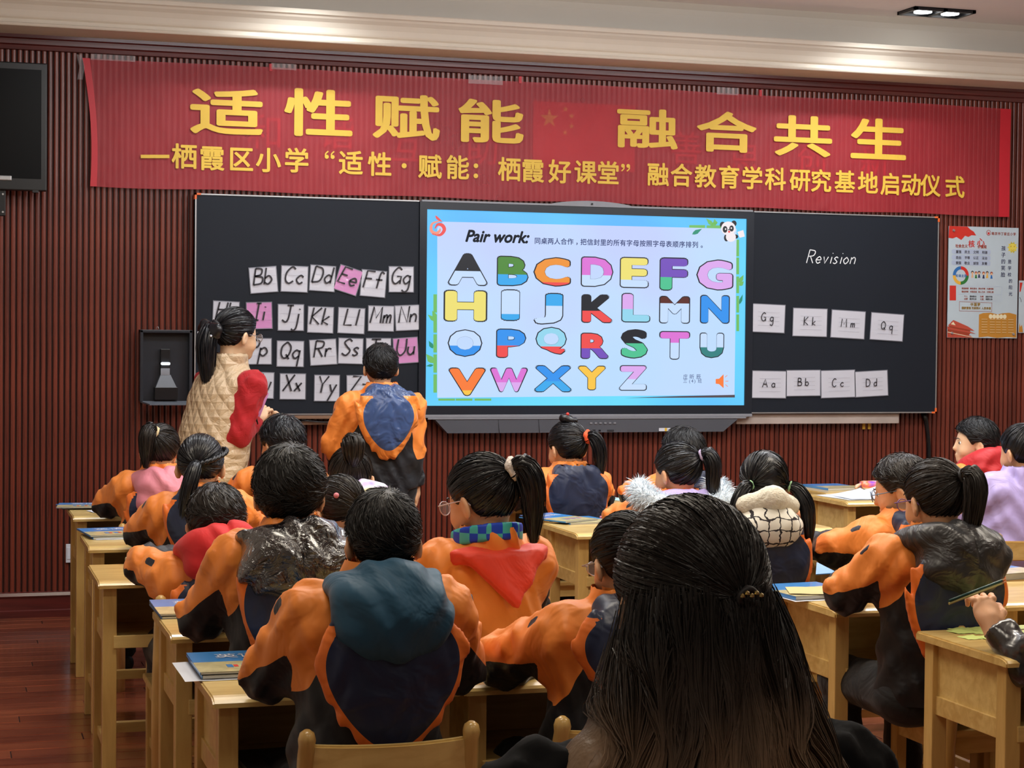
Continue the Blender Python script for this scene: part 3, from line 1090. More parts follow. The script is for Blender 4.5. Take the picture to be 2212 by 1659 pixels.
def ban(u, v):
    """u along, v down; returns x, y, z"""
    top = c['tl'] * (1 - u) + c['tr'] * u
    bot = c['bl'] * (1 - u) + c['br'] * u
    p = top * (1 - v) + bot * v
    edge = math.exp(-u * 30) * 0.03 * math.sin(v * 2.6)
    zoff = -0.004 * math.sin(u * 34) * v - 0.003 * math.sin(u * 19 + 1) * (1 - v)
    y = YN - 0.002 * math.sin(u * 44 + v * 3) * v - 0.002 * math.sin(u * 21 + v * 5) - 0.004
    return (p[0] + edge * (1 if u < 0.1 else 0), y, p[1] + zoff)


bm = bmesh.new()
G = [[bm.verts.new(ban(i / nx_, j / nz_)) for i in range(nx_ + 1)] for j in range(nz_ + 1)]
for j in range(nz_):
    for i in range(nx_):
        f = bm.faces.new((G[j][i], G[j + 1][i], G[j + 1][i + 1], G[j][i + 1]))
        f.smooth = True
        f.material_index = 1 if (i < 1 or i >= nx_ - 2) else 0
obj('banner_cloth', bm, [M_banner, M_hem], banner)
YL = YN - 0.0095
TI = [('适', 490, 241, 1.15, 158, 100), ('性', 688, 244, 1.15, 148, 103), ('赋', 878, 253, 1.1, 146, 98), ('能', 1061, 262, 1.1, 142, 94), ('融', 1399, 278, 1.1, 132, 86), ('合', 1570, 285, 1.1, 130, 88), ('共', 1735, 294, 1.1, 126, 88), ('生', 1898, 300, 1.1, 120, 88)]
for ch, px, py, _, w, h in TI:
    x, z = bpt(px, py, YL)
    xa = bpt(px - w / 2, py, YL)[0]
    xb = bpt(px + w / 2, py, YL)[0]
    za = bpt(px, py - h / 2, YL)[1]
    zb = bpt(px, py + h / 2, YL)[1]
    bm = bmesh.new()
    glyph_fit(bm, ch, x, z, xb - xa, za - zb, YL, bold=0.024)
    obj('large_character', bm, M_gold, banner)
LN = [('栖', 398, 338), ('霞', 459, 342), ('区', 522, 344), ('小', 580, 346), ('学', 641, 347), ('“', 713, 335), ('适', 758, 352), ('性', 820, 355), ('·', 873, 358), ('赋', 929, 360), ('能', 989, 362), ('：', 1028, 368), ('栖', 1100, 366), ('霞', 1152, 369),
      ('好', 1209, 371), ('课', 1265, 372), ('堂', 1314, 374), ('”', 1352, 362), ('融', 1422, 377), ('合', 1472, 379), ('教', 1524, 381), ('育', 1575, 383), ('学', 1625, 385), ('科', 1675, 387), ('研', 1728, 389), ('究', 1774, 391), ('基', 1825, 393), ('地', 1875, 395), ('启', 1922, 398), ('动', 1968, 399), ('仪', 2010, 401), ('式', 2063, 404)]
for ch, px, py in LN:
    x, z = bpt(px, py, YL)
    bm = bmesh.new()
    if ch in '“”·：':
        if ch == '·':
            disc_xz(bm, x, z, 0.014, 0.014, YL)
        elif ch == '：':
            disc_xz(bm, x, z + 0.025, 0.013, 0.013, YL)
            disc_xz(bm, x, z - 0.03, 0.013, 0.013, YL)
        else:
            for dx in (-0.018, 0.014):
                s_ = 1 if ch == '“' else -1
                disc_xz(bm, x + dx, z - 0.012 * s_ * 0.8, 0.011, 0.011, YL)
                stroke_xz(bm, [(x + dx - 0.006 * s_, z - 0.01 * s_), (x + dx - 0.006 * s_, z + 0.006 * s_), (x + dx + 0.008 * s_, z + 0.02 * s_)], 0.007, YL - 0.0003)
    else:
        glyph_em(bm, ch, x, z, 0.136, YL, bold=0.022)
    obj('small_character', bm, M_gold, banner)
bm = bmesh.new()
stroke_xz(bm, [bpt(304, 338, YL), bpt(366, 338, YL)], 0.018, YL, smooth=False)
obj('dash_mark', bm, M_gold, banner)
mt, nt, b = new_mat('clear_tape')
b.inputs['Base Color'].default_value = (0.8, 0.8, 0.85, 1)
b.inputs['Roughness'].default_value = 0.12
b.inputs['Alpha'].default_value = 0.22
b.inputs['Coat Weight'].default_value = 1
nt.links.new(bump(nt, noise(nt, 30, 2), 0.8, 0.01), b.inputs['Normal'])
M_tape = mt
for px0_, px1_, pyt, pyb, lb in ((196, 292, 116, 134, 'top left corner'), (586, 640, 136, 152, 'second fold from the left'), (1012, 1086, 162, 184, 'middle of the top edge'), (1548, 1594, 188, 206, 'right of the middle')):
    a = bpt(px0_, pyt, YN - 0.014)
    b2 = bpt(px1_, pyb, YN - 0.014)
    bm = bmesh.new()
    n = 8
    top = [bm.verts.new((a[0] + (b2[0] - a[0]) * k / n, YN - 0.014 - 0.003 * (k % 2), a[1])) for k in range(n + 1)]
    bot = [bm.verts.new((a[0] + (b2[0] - a[0]) * k / n, YN - 0.016 - 0.002 * (k % 2), b2[1])) for k in range(n + 1)]
    for k in range(n):
        bm.faces.new((top[k], bot[k], bot[k + 1], top[k + 1]))
    tag(obj('adhesive_tape', bm, M_tape), 'clear adhesive tape holding the banner at the ' + lb, 'tape', 'tapes along the banner top')
bm = bmesh.new()
pts = [bpt(px, py, YN - 0.02) for px, py in ((170, 118), (177, 145), (172, 172))]
L_ = [bm.verts.new((p[0] - 0.012, YN - 0.02, p[1])) for p in pts]
R_ = [bm.verts.new((p[0] + 0.014, YN - 0.03, p[1])) for p in pts]
for k in range(2):
    bm.faces.new((L_[k], L_[k + 1], R_[k + 1], R_[k]))
tag(obj('adhesive_tape', bm, M_tape), 'crumpled shiny tape on the left edge of the banner', 'tape', 'tapes along the banner top')
for px, py in ((585, 145), (1124, 172), (1643, 201)):
    x, z = bpt(px, py, YN - 0.008)
    bbox_obj('cloth_loop', (x - 0.008, x + 0.008, YN - 0.01, YN, z - 0.02, z + 0.018), M_hem, banner)

# ------------------------------------------------------------------ television on a bracket, left
YV = WALL - 0.14
tx1, tz1 = bpt(102, 137, YV)
_, tz0 = bpt(96, 413, YV)
tv = thing('television', 'black switched off television on the left edge of the slatted wall', 'television', (tx1, YV, tz0))
hT = tz1 - tz0
bbox_obj('housing', (-1.1, 0, 0, 0.05, 0, hT), M_blackp, tv, bev=0.006)
bm = bmesh.new()
poly_xz(bm, [(-1.08, 0.06), (-0.028, 0.06), (-0.028, hT - 0.035), (-1.08, hT - 0.035)], -0.001)
obj('screen', bm, M_screenoff, tv)
bm = bmesh.new()
box(bm, -0.55, -0.172, -0.006, 0.004, 0.048, 0.072, bev=0.0045)
obj('silver_bar', bm, M_alu, tv)
bm = bmesh.new()
box(bm, -0.235, -0.2, 0.02, 0.05, -0.13, 0.02, bev=0.004)
br = obj('bracket', bm, M_blackp, tv)
for z in (-0.11, -0.02):
    bm = bmesh.new()
    bmesh.ops.create_cone(bm, cap_ends=True, segments=10, radius1=0.006, radius2=0.005, depth=0.006, matrix=Matrix.Translation((-0.214, 0.017, z)) @ Matrix.Rotation(PI / 2, 4, 'X'))
    obj('bolt', bm, M_alu, br)
bbox_obj('foot', (-0.07, -0.04, 0.0, 0.05, -0.008, 0.004), M_blackp, tv)

# ------------------------------------------------------------------ wall mounted document camera
YD = WALL - 0.075
dx0, dz1 = bpt(303, 712, YD)
dx1, _ = bpt(416, 712, YD)
_, dz0 = bpt(303, 868, YD)
wD, hD = dx1 - dx0, dz1 - dz0
dc = thing('document_camera', 'black wall mounted document camera with a lit white lamp', 'document camera', (dx0, YD, dz0))
M_navyp = plain('dark_slate_plastic', sr((38, 42, 50)), 0.35, 0.04)
bm = bmesh.new()
e = 0.016
box(bm, 0, wD, 0, 0.075, hD - e, hD, bev=0.003)
box(bm, 0, e, 0, 0.075, 0, hD, bev=0.003)
box(bm, wD - e, wD, 0, 0.075, 0, hD, bev=0.003)
box(bm, 0, wD, 0.055, 0.075, 0, hD)
obj('case', bm, M_navyp, dc)
bm = bmesh.new()
V = [bm.verts.new(v) for v in ((0.002, 0.02, 0.004), (wD - 0.002, 0.02, 0.004), (wD - 0.04, -0.1, -0.008), (0.04, -0.1, -0.008), (0.002, 0.02, -0.004), (wD - 0.002, 0.02, -0.004), (wD - 0.04, -0.1, -0.014), (0.04, -0.1, -0.014))]
for f in ((0, 3, 2, 1), (4, 5, 6, 7), (0, 4, 7, 3), (3, 7, 6, 2), (1, 2, 6, 5)):
    bm.faces.new([V[i] for i in f])
obj('shelf', bm, M_tray, dc)
arm = bbox_obj('arm', (wD * 0.4, wD * 0.58, 0.02, 0.055, 0.06, hD - 0.1), M_blackp, dc, bev=0.003)
bm = bmesh.new()
box(bm, wD * 0.405, wD * 0.575, 0.008, 0.02, hD * 0.515, hD * 0.545, bev=0.004)
obj('lamp', bm, emis('white_led', (0.85, 0.95, 1, 1), 14), arm)
bm = bmesh.new()
poly_xz(bm, [(wD * 0.4, hD * 0.37), (wD * 0.575, hD * 0.37), (wD * 0.575, hD * 0.465), (wD * 0.4, hD * 0.465)], 0.0185)
obj('label_plate', bm, M_tray2, arm)
bm = bmesh.new()
vs = [(wD * 0.3, 0.0, 0.075), (wD * 0.7, 0.0, 0.075), (wD * 0.59, 0.02, 0.14), (wD * 0.4, 0.02, 0.14)]
V = [bm.verts.new(v) for v in vs] + [bm.verts.new((v[0], 0.055, v[2])) for v in vs]
for f in ((0, 1, 2, 3), (4, 7, 6, 5), (3, 2, 6, 7), (0, 3, 7, 4), (1, 5, 6, 2), (0, 4, 5, 1)):
    bm.faces.new([V[i] for i in f])
obj('hinge_cover', bm, M_tray, dc)
bbox_obj('base_block', (wD * 0.28, wD * 0.72, -0.01, 0.055, 0.01, 0.075), M_blackp, dc, bev=0.002)
bm = bmesh.new()
tube(bm, [(wD * 0.31, 0.03, hD), (wD * 0.32, 0.03, hD + 0.014), (wD * 0.35, 0.03, hD + 0.016), (wD * 0.37, 0.03, hD)], 0.0015, 6)
obj('wire_hook', bm, M_alu, dc)

# ------------------------------------------------------------------ posters
YP = WALL - 0.012
M_posterbg = plain('pale_blue_acrylic', sr((190, 206, 216)), 0.25, 0.03, 3, coat=0.5)
PM = [M_posterbg] + [plain('poster_' + n, sr(c), 0.4, 0.03) for n, c in (('red', (206, 50, 40)), ('rust', (160, 64, 40)), ('navy', (52, 58, 96)), ('blue', (46, 110, 180)), ('yellow', (232, 178, 66)), ('green', (46, 122, 56)), ('pale', (176, 190, 214)),
                                                                        ('ochre', (196, 136, 50)), ('gold', (150, 118, 40)), ('sun', (232, 216, 90)), ('dark', (60, 56, 64)), ('skin', (224, 180, 140)), ('cream', (236, 226, 190)), ('roof', (190, 78, 60)))]
PX = {n: i for i, n in enumerate(('bg', 'red', 'rust', 'navy', 'blue', 'yellow', 'green', 'pale', 'ochre', 'gold', 'sun', 'dark', 'skin', 'cream', 'roof'))}
A_, B_ = bpt(2050, 488, YP), bpt(2196.5, 731, YP)
pw, ph = B_[0] - A_[0], A_[1] - B_[1]
poster = thing('poster', 'large pale poster with a red flag, a colour wheel and a golden book', 'poster', (A_[0], YP, A_[1]))


def pz(x, yv):
    """zoomed poster pixel -> local x, z"""
    return ((x - 128) / (1095 - 128) * pw if yv < 800 else (x - 105 - (1 - (yv - 800) / 800) * 10) / (1068 - 105) * pw, -(yv - 60) / (1608 - 60) * ph)


bbox_obj('acrylic_sheet', (0, pw, 0, 0.006, -ph, 0), M_posterbg, poster, bev=0.001)
bm = bmesh.new()


def pp(c, pts, lay=1):
    poly_xz(bm, [pz(*p) for p in pts], -0.0006 * lay, PX[c])


def pt(c, txt, x, yv, em, lay=2, bold=0.015, vert=False, step=None):
    for i, ch in enumerate(txt):
        if ch == ' ':
            continue
        sx_ = (step or em)
        q = pz(x + (0 if vert else i * sx_), yv + (i * sx_ if vert else 0))
        glyph_em(bm, ch, q[0], q[1], em / 1000 * pw * 1.05, -0.0006 * lay, bold=bold, mi=PX[c])


pp('red', [(130, 60), (380, 62), (420, 100), (470, 130), (503, 182), (440, 180), (395, 205), (350, 190), (300, 250), (232, 210), (180, 232), (122, 225)])
pt('rust', '南京市丁家庄小学', 735, 148, 40, step=43)
q = pz(675, 140)
disc_xz(bm, q[0], q[1], 0.016, 0.017, -0.0006, PX['rust'])
disc_xz(bm, q[0], q[1], 0.013, 0.014, -0.0009, PX['bg'])
poly_xz(bm, [(q[0] - 0.008, q[1] - 0.01), (q[0] + 0.008, q[1] - 0.01), (q[0] + 0.005, q[1] + 0.01), (q[0], q[1]), (q[0] - 0.005, q[1] + 0.01)], -0.0012, PX['red'])
pt('rust', '社会主义', 240, 332, 42, bold=0.03)
pt('red', '核', 440, 300, 90, bold=0.02)
pt('red', '心', 570, 275, 110, bold=0.015)
pt('rust', '价值观', 545, 336, 42, bold=0.03)
for k, yv in enumerate((378, 458, 532)):
    pp('pale', [(185, yv + 66), (695, yv + 66), (708, yv + 50), (708, yv + 14), (695, yv), (185, yv), (170, yv + 14), (170, yv + 50)])
    for j, wd in enumerate((('富强', '民主', '文明', '和谐'), ('自由', '平等', '公正', '法治'), ('爱国', '敬业', '诚信', '友善'))[k]):
        pt('dark', wd, 245 + j * 120, yv + 36, 38)
q = pz(300, 742)
for k, cc in enumerate(('red', 'blue', 'yellow', 'green')):
    a0 = PI / 2 * k
    pts = [(q[0] + 0.054 * math.cos(a0 + PI / 2 * t / 8), q[1] + 0.055 * math.sin(a0 + PI / 2 * t / 8)) for t in range(9)] + [(q[0] + 0.034 * math.cos(a0 + PI / 2 * t / 8), q[1] + 0.036 * math.sin(a0 + PI / 2 * t / 8)) for t in range(8, -1, -1)]
    poly_xz(bm, pts, -0.0008, PX[cc])
pt('blue', '和谐主题', 245, 745, 36, step=40)
for k, (x, cc) in enumerate(((460, 'skin'), (510, 'green'), (553, 'navy'), (615, 'navy'), (665, 'yellow'), (725, 'blue'))):
    q = pz(x, 700 + (k % 2) * 8)
    disc_xz(bm, q[0], q[1] + 0.002, 0.0095, 0.0095, -0.0006, PX['rust' if k % 2 else 'dark'])
    disc_xz(bm, q[0], q[1] - 0.002, 0.007, 0.007, -0.0009, PX['skin'])
    poly_xz(bm, [(q[0] - 0.008, q[1] - 0.03), (q[0] + 0.008, q[1] - 0.03), (q[0] + 0.004, q[1] - 0.008), (q[0] - 0.004, q[1] - 0.008)], -0.0006, PX[cc])
pp('red', [(135, 1090), (222, 1090), (222, 884), (135, 884)])
for a, b2 in (((225, 888), (858, 888)), ((225, 998), (855, 998)), ((225, 1088), (850, 1088)), ((858, 888), (850, 1088))):
    stroke_xz(bm, [pz(*a), pz(*b2)], 0.0015, -0.001, PX['pale'], smooth=False)
for yv, L in ((920, ('家庭美德', '尊老爱幼', '男女平等', '夫妻和睦')), (965, ('勤俭持家', '邻里团结', '助人为乐', '文明礼貌'))):
    for j, wd in enumerate(L):
        pt('rust', wd, 310 + 115 * j, yv, 24)
for yv, L in ((1030, ('个人', '爱岗敬业', '办事', '诚实守信')), (1065, ('品德', '服务社会', '公道', '奉献社会'))):
    for j, wd in enumerate(L):
        pt('rust' if j % 2 == 0 else 'dark', wd, 345 + [0, 75, 220, 295][j], yv, 24)
for a, b2 in (((268, 1105), (718, 1115)), ((268, 1235), (716, 1237)), ((268, 1105), (268, 1235)), ((718, 1115), (716, 1237))):
    stroke_xz(bm, [pz(*a), pz(*b2)], 0.002, -0.001, PX['rust'], smooth=False)
pt('gold', '中国梦', 440, 1142, 42, step=48, bold=0.03)
pt('gold', '国家富强', 315, 1192, 32, bold=0.03)
pt('gold', '民族振兴', 452, 1192, 30, bold=0.03)
pt('gold', '人民幸福', 590, 1192, 32, bold=0.03)
pt('navy', '孩子的笑脸', 885, 350, 62, vert=True, step=92, bold=0.01)
pt('navy', '是学校的阳光', 975, 535, 52, vert=True, step=90, bold=0.01)
q = pz(1012, 335)
disc_xz(bm, q[0], q[1], 0.026, 0.028, -0.0006, PX['sun'])
for k in range(10):
    a0 = k * PI / 5
    poly_xz(bm, [(q[0] + 0.026 * math.cos(a0 - .25), q[1] + 0.026 * math.sin(a0 - .25)), (q[0] + 0.026 * math.cos(a0 + .25), q[1] + 0.026 * math.sin(a0 + .25)), (q[0] + 0.036 * math.cos(a0), q[1] + 0.038 * math.sin(a0))], -0.0006, PX['sun'])
for sx_ in (-0.011, 0.012):
    disc_xz(bm, q[0] + sx_, q[1] + 0.006, 0.003, 0.004, -0.001, PX['ochre'])
stroke_xz(bm, [(q[0] - 0.01, q[1] - 0.012), (q[0], q[1] - 0.018), (q[0] + 0.011, q[1] - 0.012)], 0.002, -0.001, PX['ochre'])
pp('ochre', [(535, 1600), (660, 1585), (790, 1605), (930, 1590), (1060, 1598), (1060, 1275), (960, 1250), (870, 1258), (795, 1275), (700, 1252), (600, 1258), (540, 1280)])
for k in range(5):
    q = pz(700 + 49 * k, 1305)
    disc_xz(bm, q[0], q[1], 0.013, 0.014, -0.0012, PX['cream'], 10)
for k in range(12):
    for x0, x1 in ((575, 655), (690, 760), (775, 840), (860, 920), (945, 1020)):
        stroke_xz(bm, [pz(x0, 1345 + k * 18), pz(x1, 1345 + k * 18)], 0.0016, -0.0012, PX['gold' if k % 2 else 'cream'], smooth=False)
# palace roof drawing, plain
pp('roof', [(105, 1605), (460, 1605), (420, 1575), (105, 1520)])
pp('rust', [(105, 1520), (400, 1572), (420, 1540), (110, 1480)], 2)
pp('roof', [(105, 1490), (500, 1552), (440, 1530), (260, 1478), (105, 1450)], 3)
pp('rust', [(125, 1462), (420, 1520), (410, 1490), (130, 1425)], 4)
pp('roof', [(112, 1440), (478, 1512), (385, 1448), (185, 1362), (160, 1385)], 5)
pp('cream', [(150, 1420), (215, 1435), (183, 1385)], 6)
pp('cream', [(105, 1524), (460, 1598), (455, 1603), (105, 1534)], 6)
obj('poster_print', bm, PM, poster)
for x, yv in ((192, 122), (168, 1545), (1018, 1550)):
    q = pz(x, yv)
    bm = bmesh.new()
    bmesh.ops.create_cone(bm, cap_ends=True, segments=12, radius1=0.009, radius2=0.006, depth=0.008, matrix=Matrix.Translation((q[0], -0.005, q[1])) @ Matrix.Rotation(PI / 2, 4, 'X'))
    obj('mounting_stud', bm, M_alu, poster)
A2 = bpt(2202, 606, YP)
B2 = bpt(2200, 719, YP)
p2 = thing('poster', 'small white notice with red corner at the right of the large poster', 'poster', (A2[0], YP, A2[1]))
h2 = A2[1] - B2[1]
bbox_obj('acrylic_sheet', (0, 0.22, 0, 0.006, -h2, 0), M_posterbg, p2, bev=0.001)
bm = bmesh.new()
for pts, cc in (([(0.002, -0.07), (0.01, -0.065), (0.022, -0.012), (0.002, -0.012)], 'red'), ([(0.0, -h2 + 0.004), (0.03, -h2 + 0.004), (0.022, -h2 + 0.05), (0.012, -h2 + 0.035), (0.005, -h2 + 0.06)], 'ochre')):
    poly_xz(bm, pts, -0.001, PX[cc])
stroke_xz(bm, [(0.003, -0.1), (0.012, -0.115), (0.014, -0.13)], 0.003, -0.001, PX['dark'])
obj('poster_print', bm, PM, p2)
# =================================================================== desks and chairs
TOP = 0.69
DW, DD = 0.55, 0.45


def mesh_of(fn):
    bm = bmesh.new()
    fn(bm)
    me = bpy.data.meshes.new('m')
    bm.to_mesh(me)
    bm.free()
    return me


def mk(fn, mt, smooth=False):
    me = mesh_of(fn)
    me.materials.append(mt)
    return me


def f_top(bm):
    sweep_x(bm, [(0.0, TOP - 0.022), (0.0, TOP - 0.012), (0.006, TOP - 0.006), (0.02, TOP - 0.002), (0.035, TOP), (DD - 0.006, TOP), (DD, TOP - 0.006), (DD, TOP - 0.022)], 0, DW)
    bmesh.ops.bevel(bm, geom=[e for e in bm.edges if abs(e.verts[0].co.x - e.verts[1].co.x) < 1e-6 and (e.verts[0].co.z > TOP - 0.021 or e.verts[1].co.z > TOP - 0.021)], offset=0.004, segments=2, affect='EDGES')


DESK = {
 'tabletop': mk(f_top, M_pine),
 'leg': mk(lambda b: box(b, -0.022, 0.022, -0.022, 0.022, 0.0, TOP - 0.022, bev=0.003), M_pine_v),
 'side_panel': mk(lambda b: box(b, -0.006, 0.006, 0, DD - 0.12, 0.52, TOP - 0.022), M_pine),
 'side_rail': mk(lambda b: box(b, -0.012, 0.012, 0, DD - 0.12, 0.475, 0.525, bev=0.002), M_pine),
 'compartment_floor': mk(lambda b: box(b, 0.05, DW - 0.05, 0.05, DD - 0.06, 0.49, 0.502), M_pine),
 'front_rail': mk(lambda b: box(b, 0.05, DW - 0.05, 0.024, 0.044, 0.475, 0.515, bev=0.002), M_pine),
 'back_panel': mk(lambda b: box(b, 0.05, DW - 0.05, DD - 0.06, DD - 0.045, 0.475, TOP - 0.022), M_pine),
 'foot_rail': mk(lambda b: box(b, 0.05, DW - 0.05, -0.014, 0.014, 0.13, 0.165, bev=0.002), M_pine),
 'low_side_rail': mk(lambda b: box(b, -0.01, 0.01, 0.0, DD - 0.12, 0.13, 0.16, bev=0.002), M_pine),
}


def desk(x, y, label, rz=0.0, group='pine classroom desks'):
    t = thing('school_desk', label, 'desk', (x, y, 0), rz, group)
    child_copy('tabletop', DESK['tabletop'], t, (0, 0, 0))
    for lx in (0.038, DW - 0.038):
        for ly in (0.05, DD - 0.045):
            child_copy('leg', DESK['leg'], t, (lx, ly, 0))
        child_copy('side_panel', DESK['side_panel'], t, (lx, 0.06, 0))
        child_copy('side_rail', DESK['side_rail'], t, (lx, 0.06, 0))
        child_copy('low_side_rail', DESK['low_side_rail'], t, (lx, 0.06, 0))
    child_copy('compartment_floor', DESK['compartment_floor'], t, (0, 0, 0))
    child_copy('front_rail', DESK['front_rail'], t, (0, 0, 0))
    child_copy('back_panel', DESK['back_panel'], t, (0, 0, 0))
    child_copy('foot_rail', DESK['foot_rail'], t, (0, DD - 0.05, 0))
    return t


SEAT = 0.395
CW, CD = 0.36, 0.34      # chair: origin at the seat centre, back towards -y


def f_post(bm):
    tube(bm, [(0, 0, 0), (0, 0.006, 0.35), (0, -0.01, 0.45), (0, -0.045, 0.635), (0, -0.052, 0.66), (0, -0.055, 0.675), (0, -0.056, 0.688), (0, -0.0565, 0.695)], [0.019, 0.02, 0.02, 0.018, 0.0165, 0.0185, 0.015, 0.006], 10)


def f_rail(h, z, cyv):
    def fn(bm):
        n = 10
        R_ = []
        for i in range(n + 1):
            u = i / n * 2 - 1
            y = -0.035 * (1 - u * u) - 0.012 + cyv
            x = u * (CW / 2 - 0.022)
            R_.append([bm.verts.new(v) for v in ((x, y - 0.009, z), (x, y - 0.009 - 0.005, z + h), (x, y + 0.009 - 0.005, z + h), (x, y + 0.009, z))])
        for i in range(n):
            for k in range(4):
                f = bm.faces.new((R_[i][k], R_[i][(k + 1) % 4], R_[i + 1][(k + 1) % 4], R_[i + 1][k]))
                f.smooth = False
        bm.faces.new(R_[0])
        bm.faces.new(R_[-1][::-1])
        bmesh.ops.recalc_face_normals(bm, faces=bm.faces)
        bmesh.ops.bevel(bm, geom=[e for e in bm.edges if abs(e.verts[0].co.x - e.verts[1].co.x) > 0.01], offset=0.004, segments=2, affect='EDGES')
    return fn


CHAIR = {
 'seat': mk(lambda b: box(b, -CW / 2, CW / 2, -CD / 2, CD / 2, SEAT - 0.02, SEAT, bev=0.005), M_pine),
 'apron': mk(lambda b: box(b, -CW / 2 + 0.03, CW / 2 - 0.03, -0.009, 0.009, SEAT - 0.07, SEAT - 0.02), M_pine),
 'side_apron': mk(lambda b: box(b, -0.009, 0.009, -CD / 2 + 0.03, CD / 2 - 0.03, SEAT - 0.07, SEAT - 0.02), M_pine),
 'leg': mk(lambda b: box(b, -0.017, 0.017, -0.017, 0.017, 0, SEAT - 0.02, bev=0.003), M_pine_v),
 'back_leg': mk(f_post, M_pine_v),
 'top_rail': mk(f_rail(0.08, 0.583, -CD / 2 + 0.005 - 0.03), M_pine),
 'mid_rail': mk(f_rail(0.04, 0.49, -CD / 2 + 0.005 - 0.012), M_pine),
 'stretcher': mk(lambda b: box(b, -CW / 2 + 0.03, CW / 2 - 0.03, -0.008, 0.008, 0.13, 0.16, bev=0.002), M_pine),
 'side_stretcher': mk(lambda b: box(b, -0.008, 0.008, -CD / 2 + 0.03, CD / 2 - 0.03, 0.17, 0.2, bev=0.002), M_pine),
}


def chair(x, y, label, rz=0.0, group='pine classroom chairs'):
    t = thing('wooden_chair', label, 'chair', (x, y, 0), rz, group)
    child_copy('seat', CHAIR['seat'], t, (0, 0, 0))
    for s in (-1, 1):
        child_copy('leg', CHAIR['leg'], t, (s * (CW / 2 - 0.025), CD / 2 - 0.03, 0))
        child_copy('back_leg', CHAIR['back_leg'], t, (s * (CW / 2 - 0.012), -CD / 2 + 0.005, 0))
        child_copy('side_apron', CHAIR['side_apron'], t, (s * (CW / 2 - 0.025), 0, 0))
        child_copy('side_stretcher', CHAIR['side_stretcher'], t, (s * (CW / 2 - 0.025), 0, 0))
        child_copy('apron', CHAIR['apron'], t, (0, s * (CD / 2 - 0.03), 0))
    child_copy('top_rail', CHAIR['top_rail'], t, (0, 0, 0))
    child_copy('mid_rail', CHAIR['mid_rail'], t, (0, 0, 0))
    child_copy('stretcher', CHAIR['stretcher'], t, (0, CD / 2 - 0.03, 0))
    return t


# columns and rows
CL, CM, CR = 0.52, 2.43, 4.15
ROWY = {1: 8.02, 2: 6.9, 3: 5.9, 4: 4.82, 5: 3.96}
for x, y, lb in (
    (CL, ROWY[1], 'pine desk of the pupil with the pink hood, blue book on it'),
    (CL + 0.56, ROWY[1], 'pine desk in front of the teacher, hidden by the first row pupils'),
    (CL - 0.02, ROWY[2] - 0.03, 'second pine desk by the slatted wall, under a blue book stack'),
    (CL + 0.54, ROWY[2] - 0.03, 'pine desk of the pupil with the scarf of purple flowers'),
    (CL - 0.06, ROWY[3], 'third pine desk by the slatted wall, under a cream pencil case'),
    (CL + 0.5, ROWY[3], 'pine desk beside the pupil with the red hood'),
    (CL + 0.04, ROWY[4], 'pine desk of the pupil with the shiny black hood'),
    (CL + 0.6, ROWY[4], 'pine desk of the girl with glasses and a white scrunchie'),
    (CL + 0.03, ROWY[5], 'front most left pine desk under a blue book and white sheet'),
    (CL + 0.59, ROWY[5], 'pine desk to the right of the boy with the teal hood'),
    (CM, ROWY[1], 'pine desk before the girl with the orange scrunchie'),
    (CM + 0.56, ROWY[1], 'pine desk with pale blue slips near the display'),
    (CM - 0.03, ROWY[2] + 0.03, 'pine desk with a blue book behind the orange scrunchie girl'),
    (CM + 0.55, ROWY[2] + 0.03, 'pine desk ahead of the pupil with the checked fleece hood'),
    (CM - 0.05, ROWY[3], 'pine desk of the pupil with the checked fleece hood'),
    (CM + 0.52, ROWY[3], 'pine desk before the boy with blue glasses arms'),
    (CM + 0.03, ROWY[4], 'pine desk with a brown envelope, left of the black quilted hood'),
    (CM + 0.59, ROWY[4], 'pine desk with a thick blue book right of the black quilted hood'),
    (CM + 0.07, ROWY[5] + 0.02, 'near right pine desk with yellow green paper slips'),
    (CR, ROWY[1], 'far right pine desk with white books and a colourful pencil case'),
    (CR + 0.13, ROWY[1] + 0.48, 'pine desk pushed against the far side of the farthest right desk'),
    (CR + 0.56, ROWY[1], 'pine desk of the boy in profile with the red hood'),
    (CR, ROWY[2], 'pine desk ahead of the girl in the lilac jacket'),
):
    desk(x, y, lb)

# ------------------------------------------------------------------ books, papers and small things
M_cover_b = plain('blue_book_cover', sr((66, 142, 216)), 0.3, 0.1, 9, coat=0.4)
M_cover_s = plain('sand_book_cover', sr((206, 196, 150)), 0.3, 0.25, 22, coat=0.4)
M_pages = plain('page_edges', sr((196, 196, 188)), 0.7, 0.06, 30, sc=(1, 1, 12))
M_darkb = plain('dark_book_back', sr((64, 66, 70)), 0.5)
BOOKM = [M_pages, M_cover_b, M_cover_s, M_white, M_darkb]


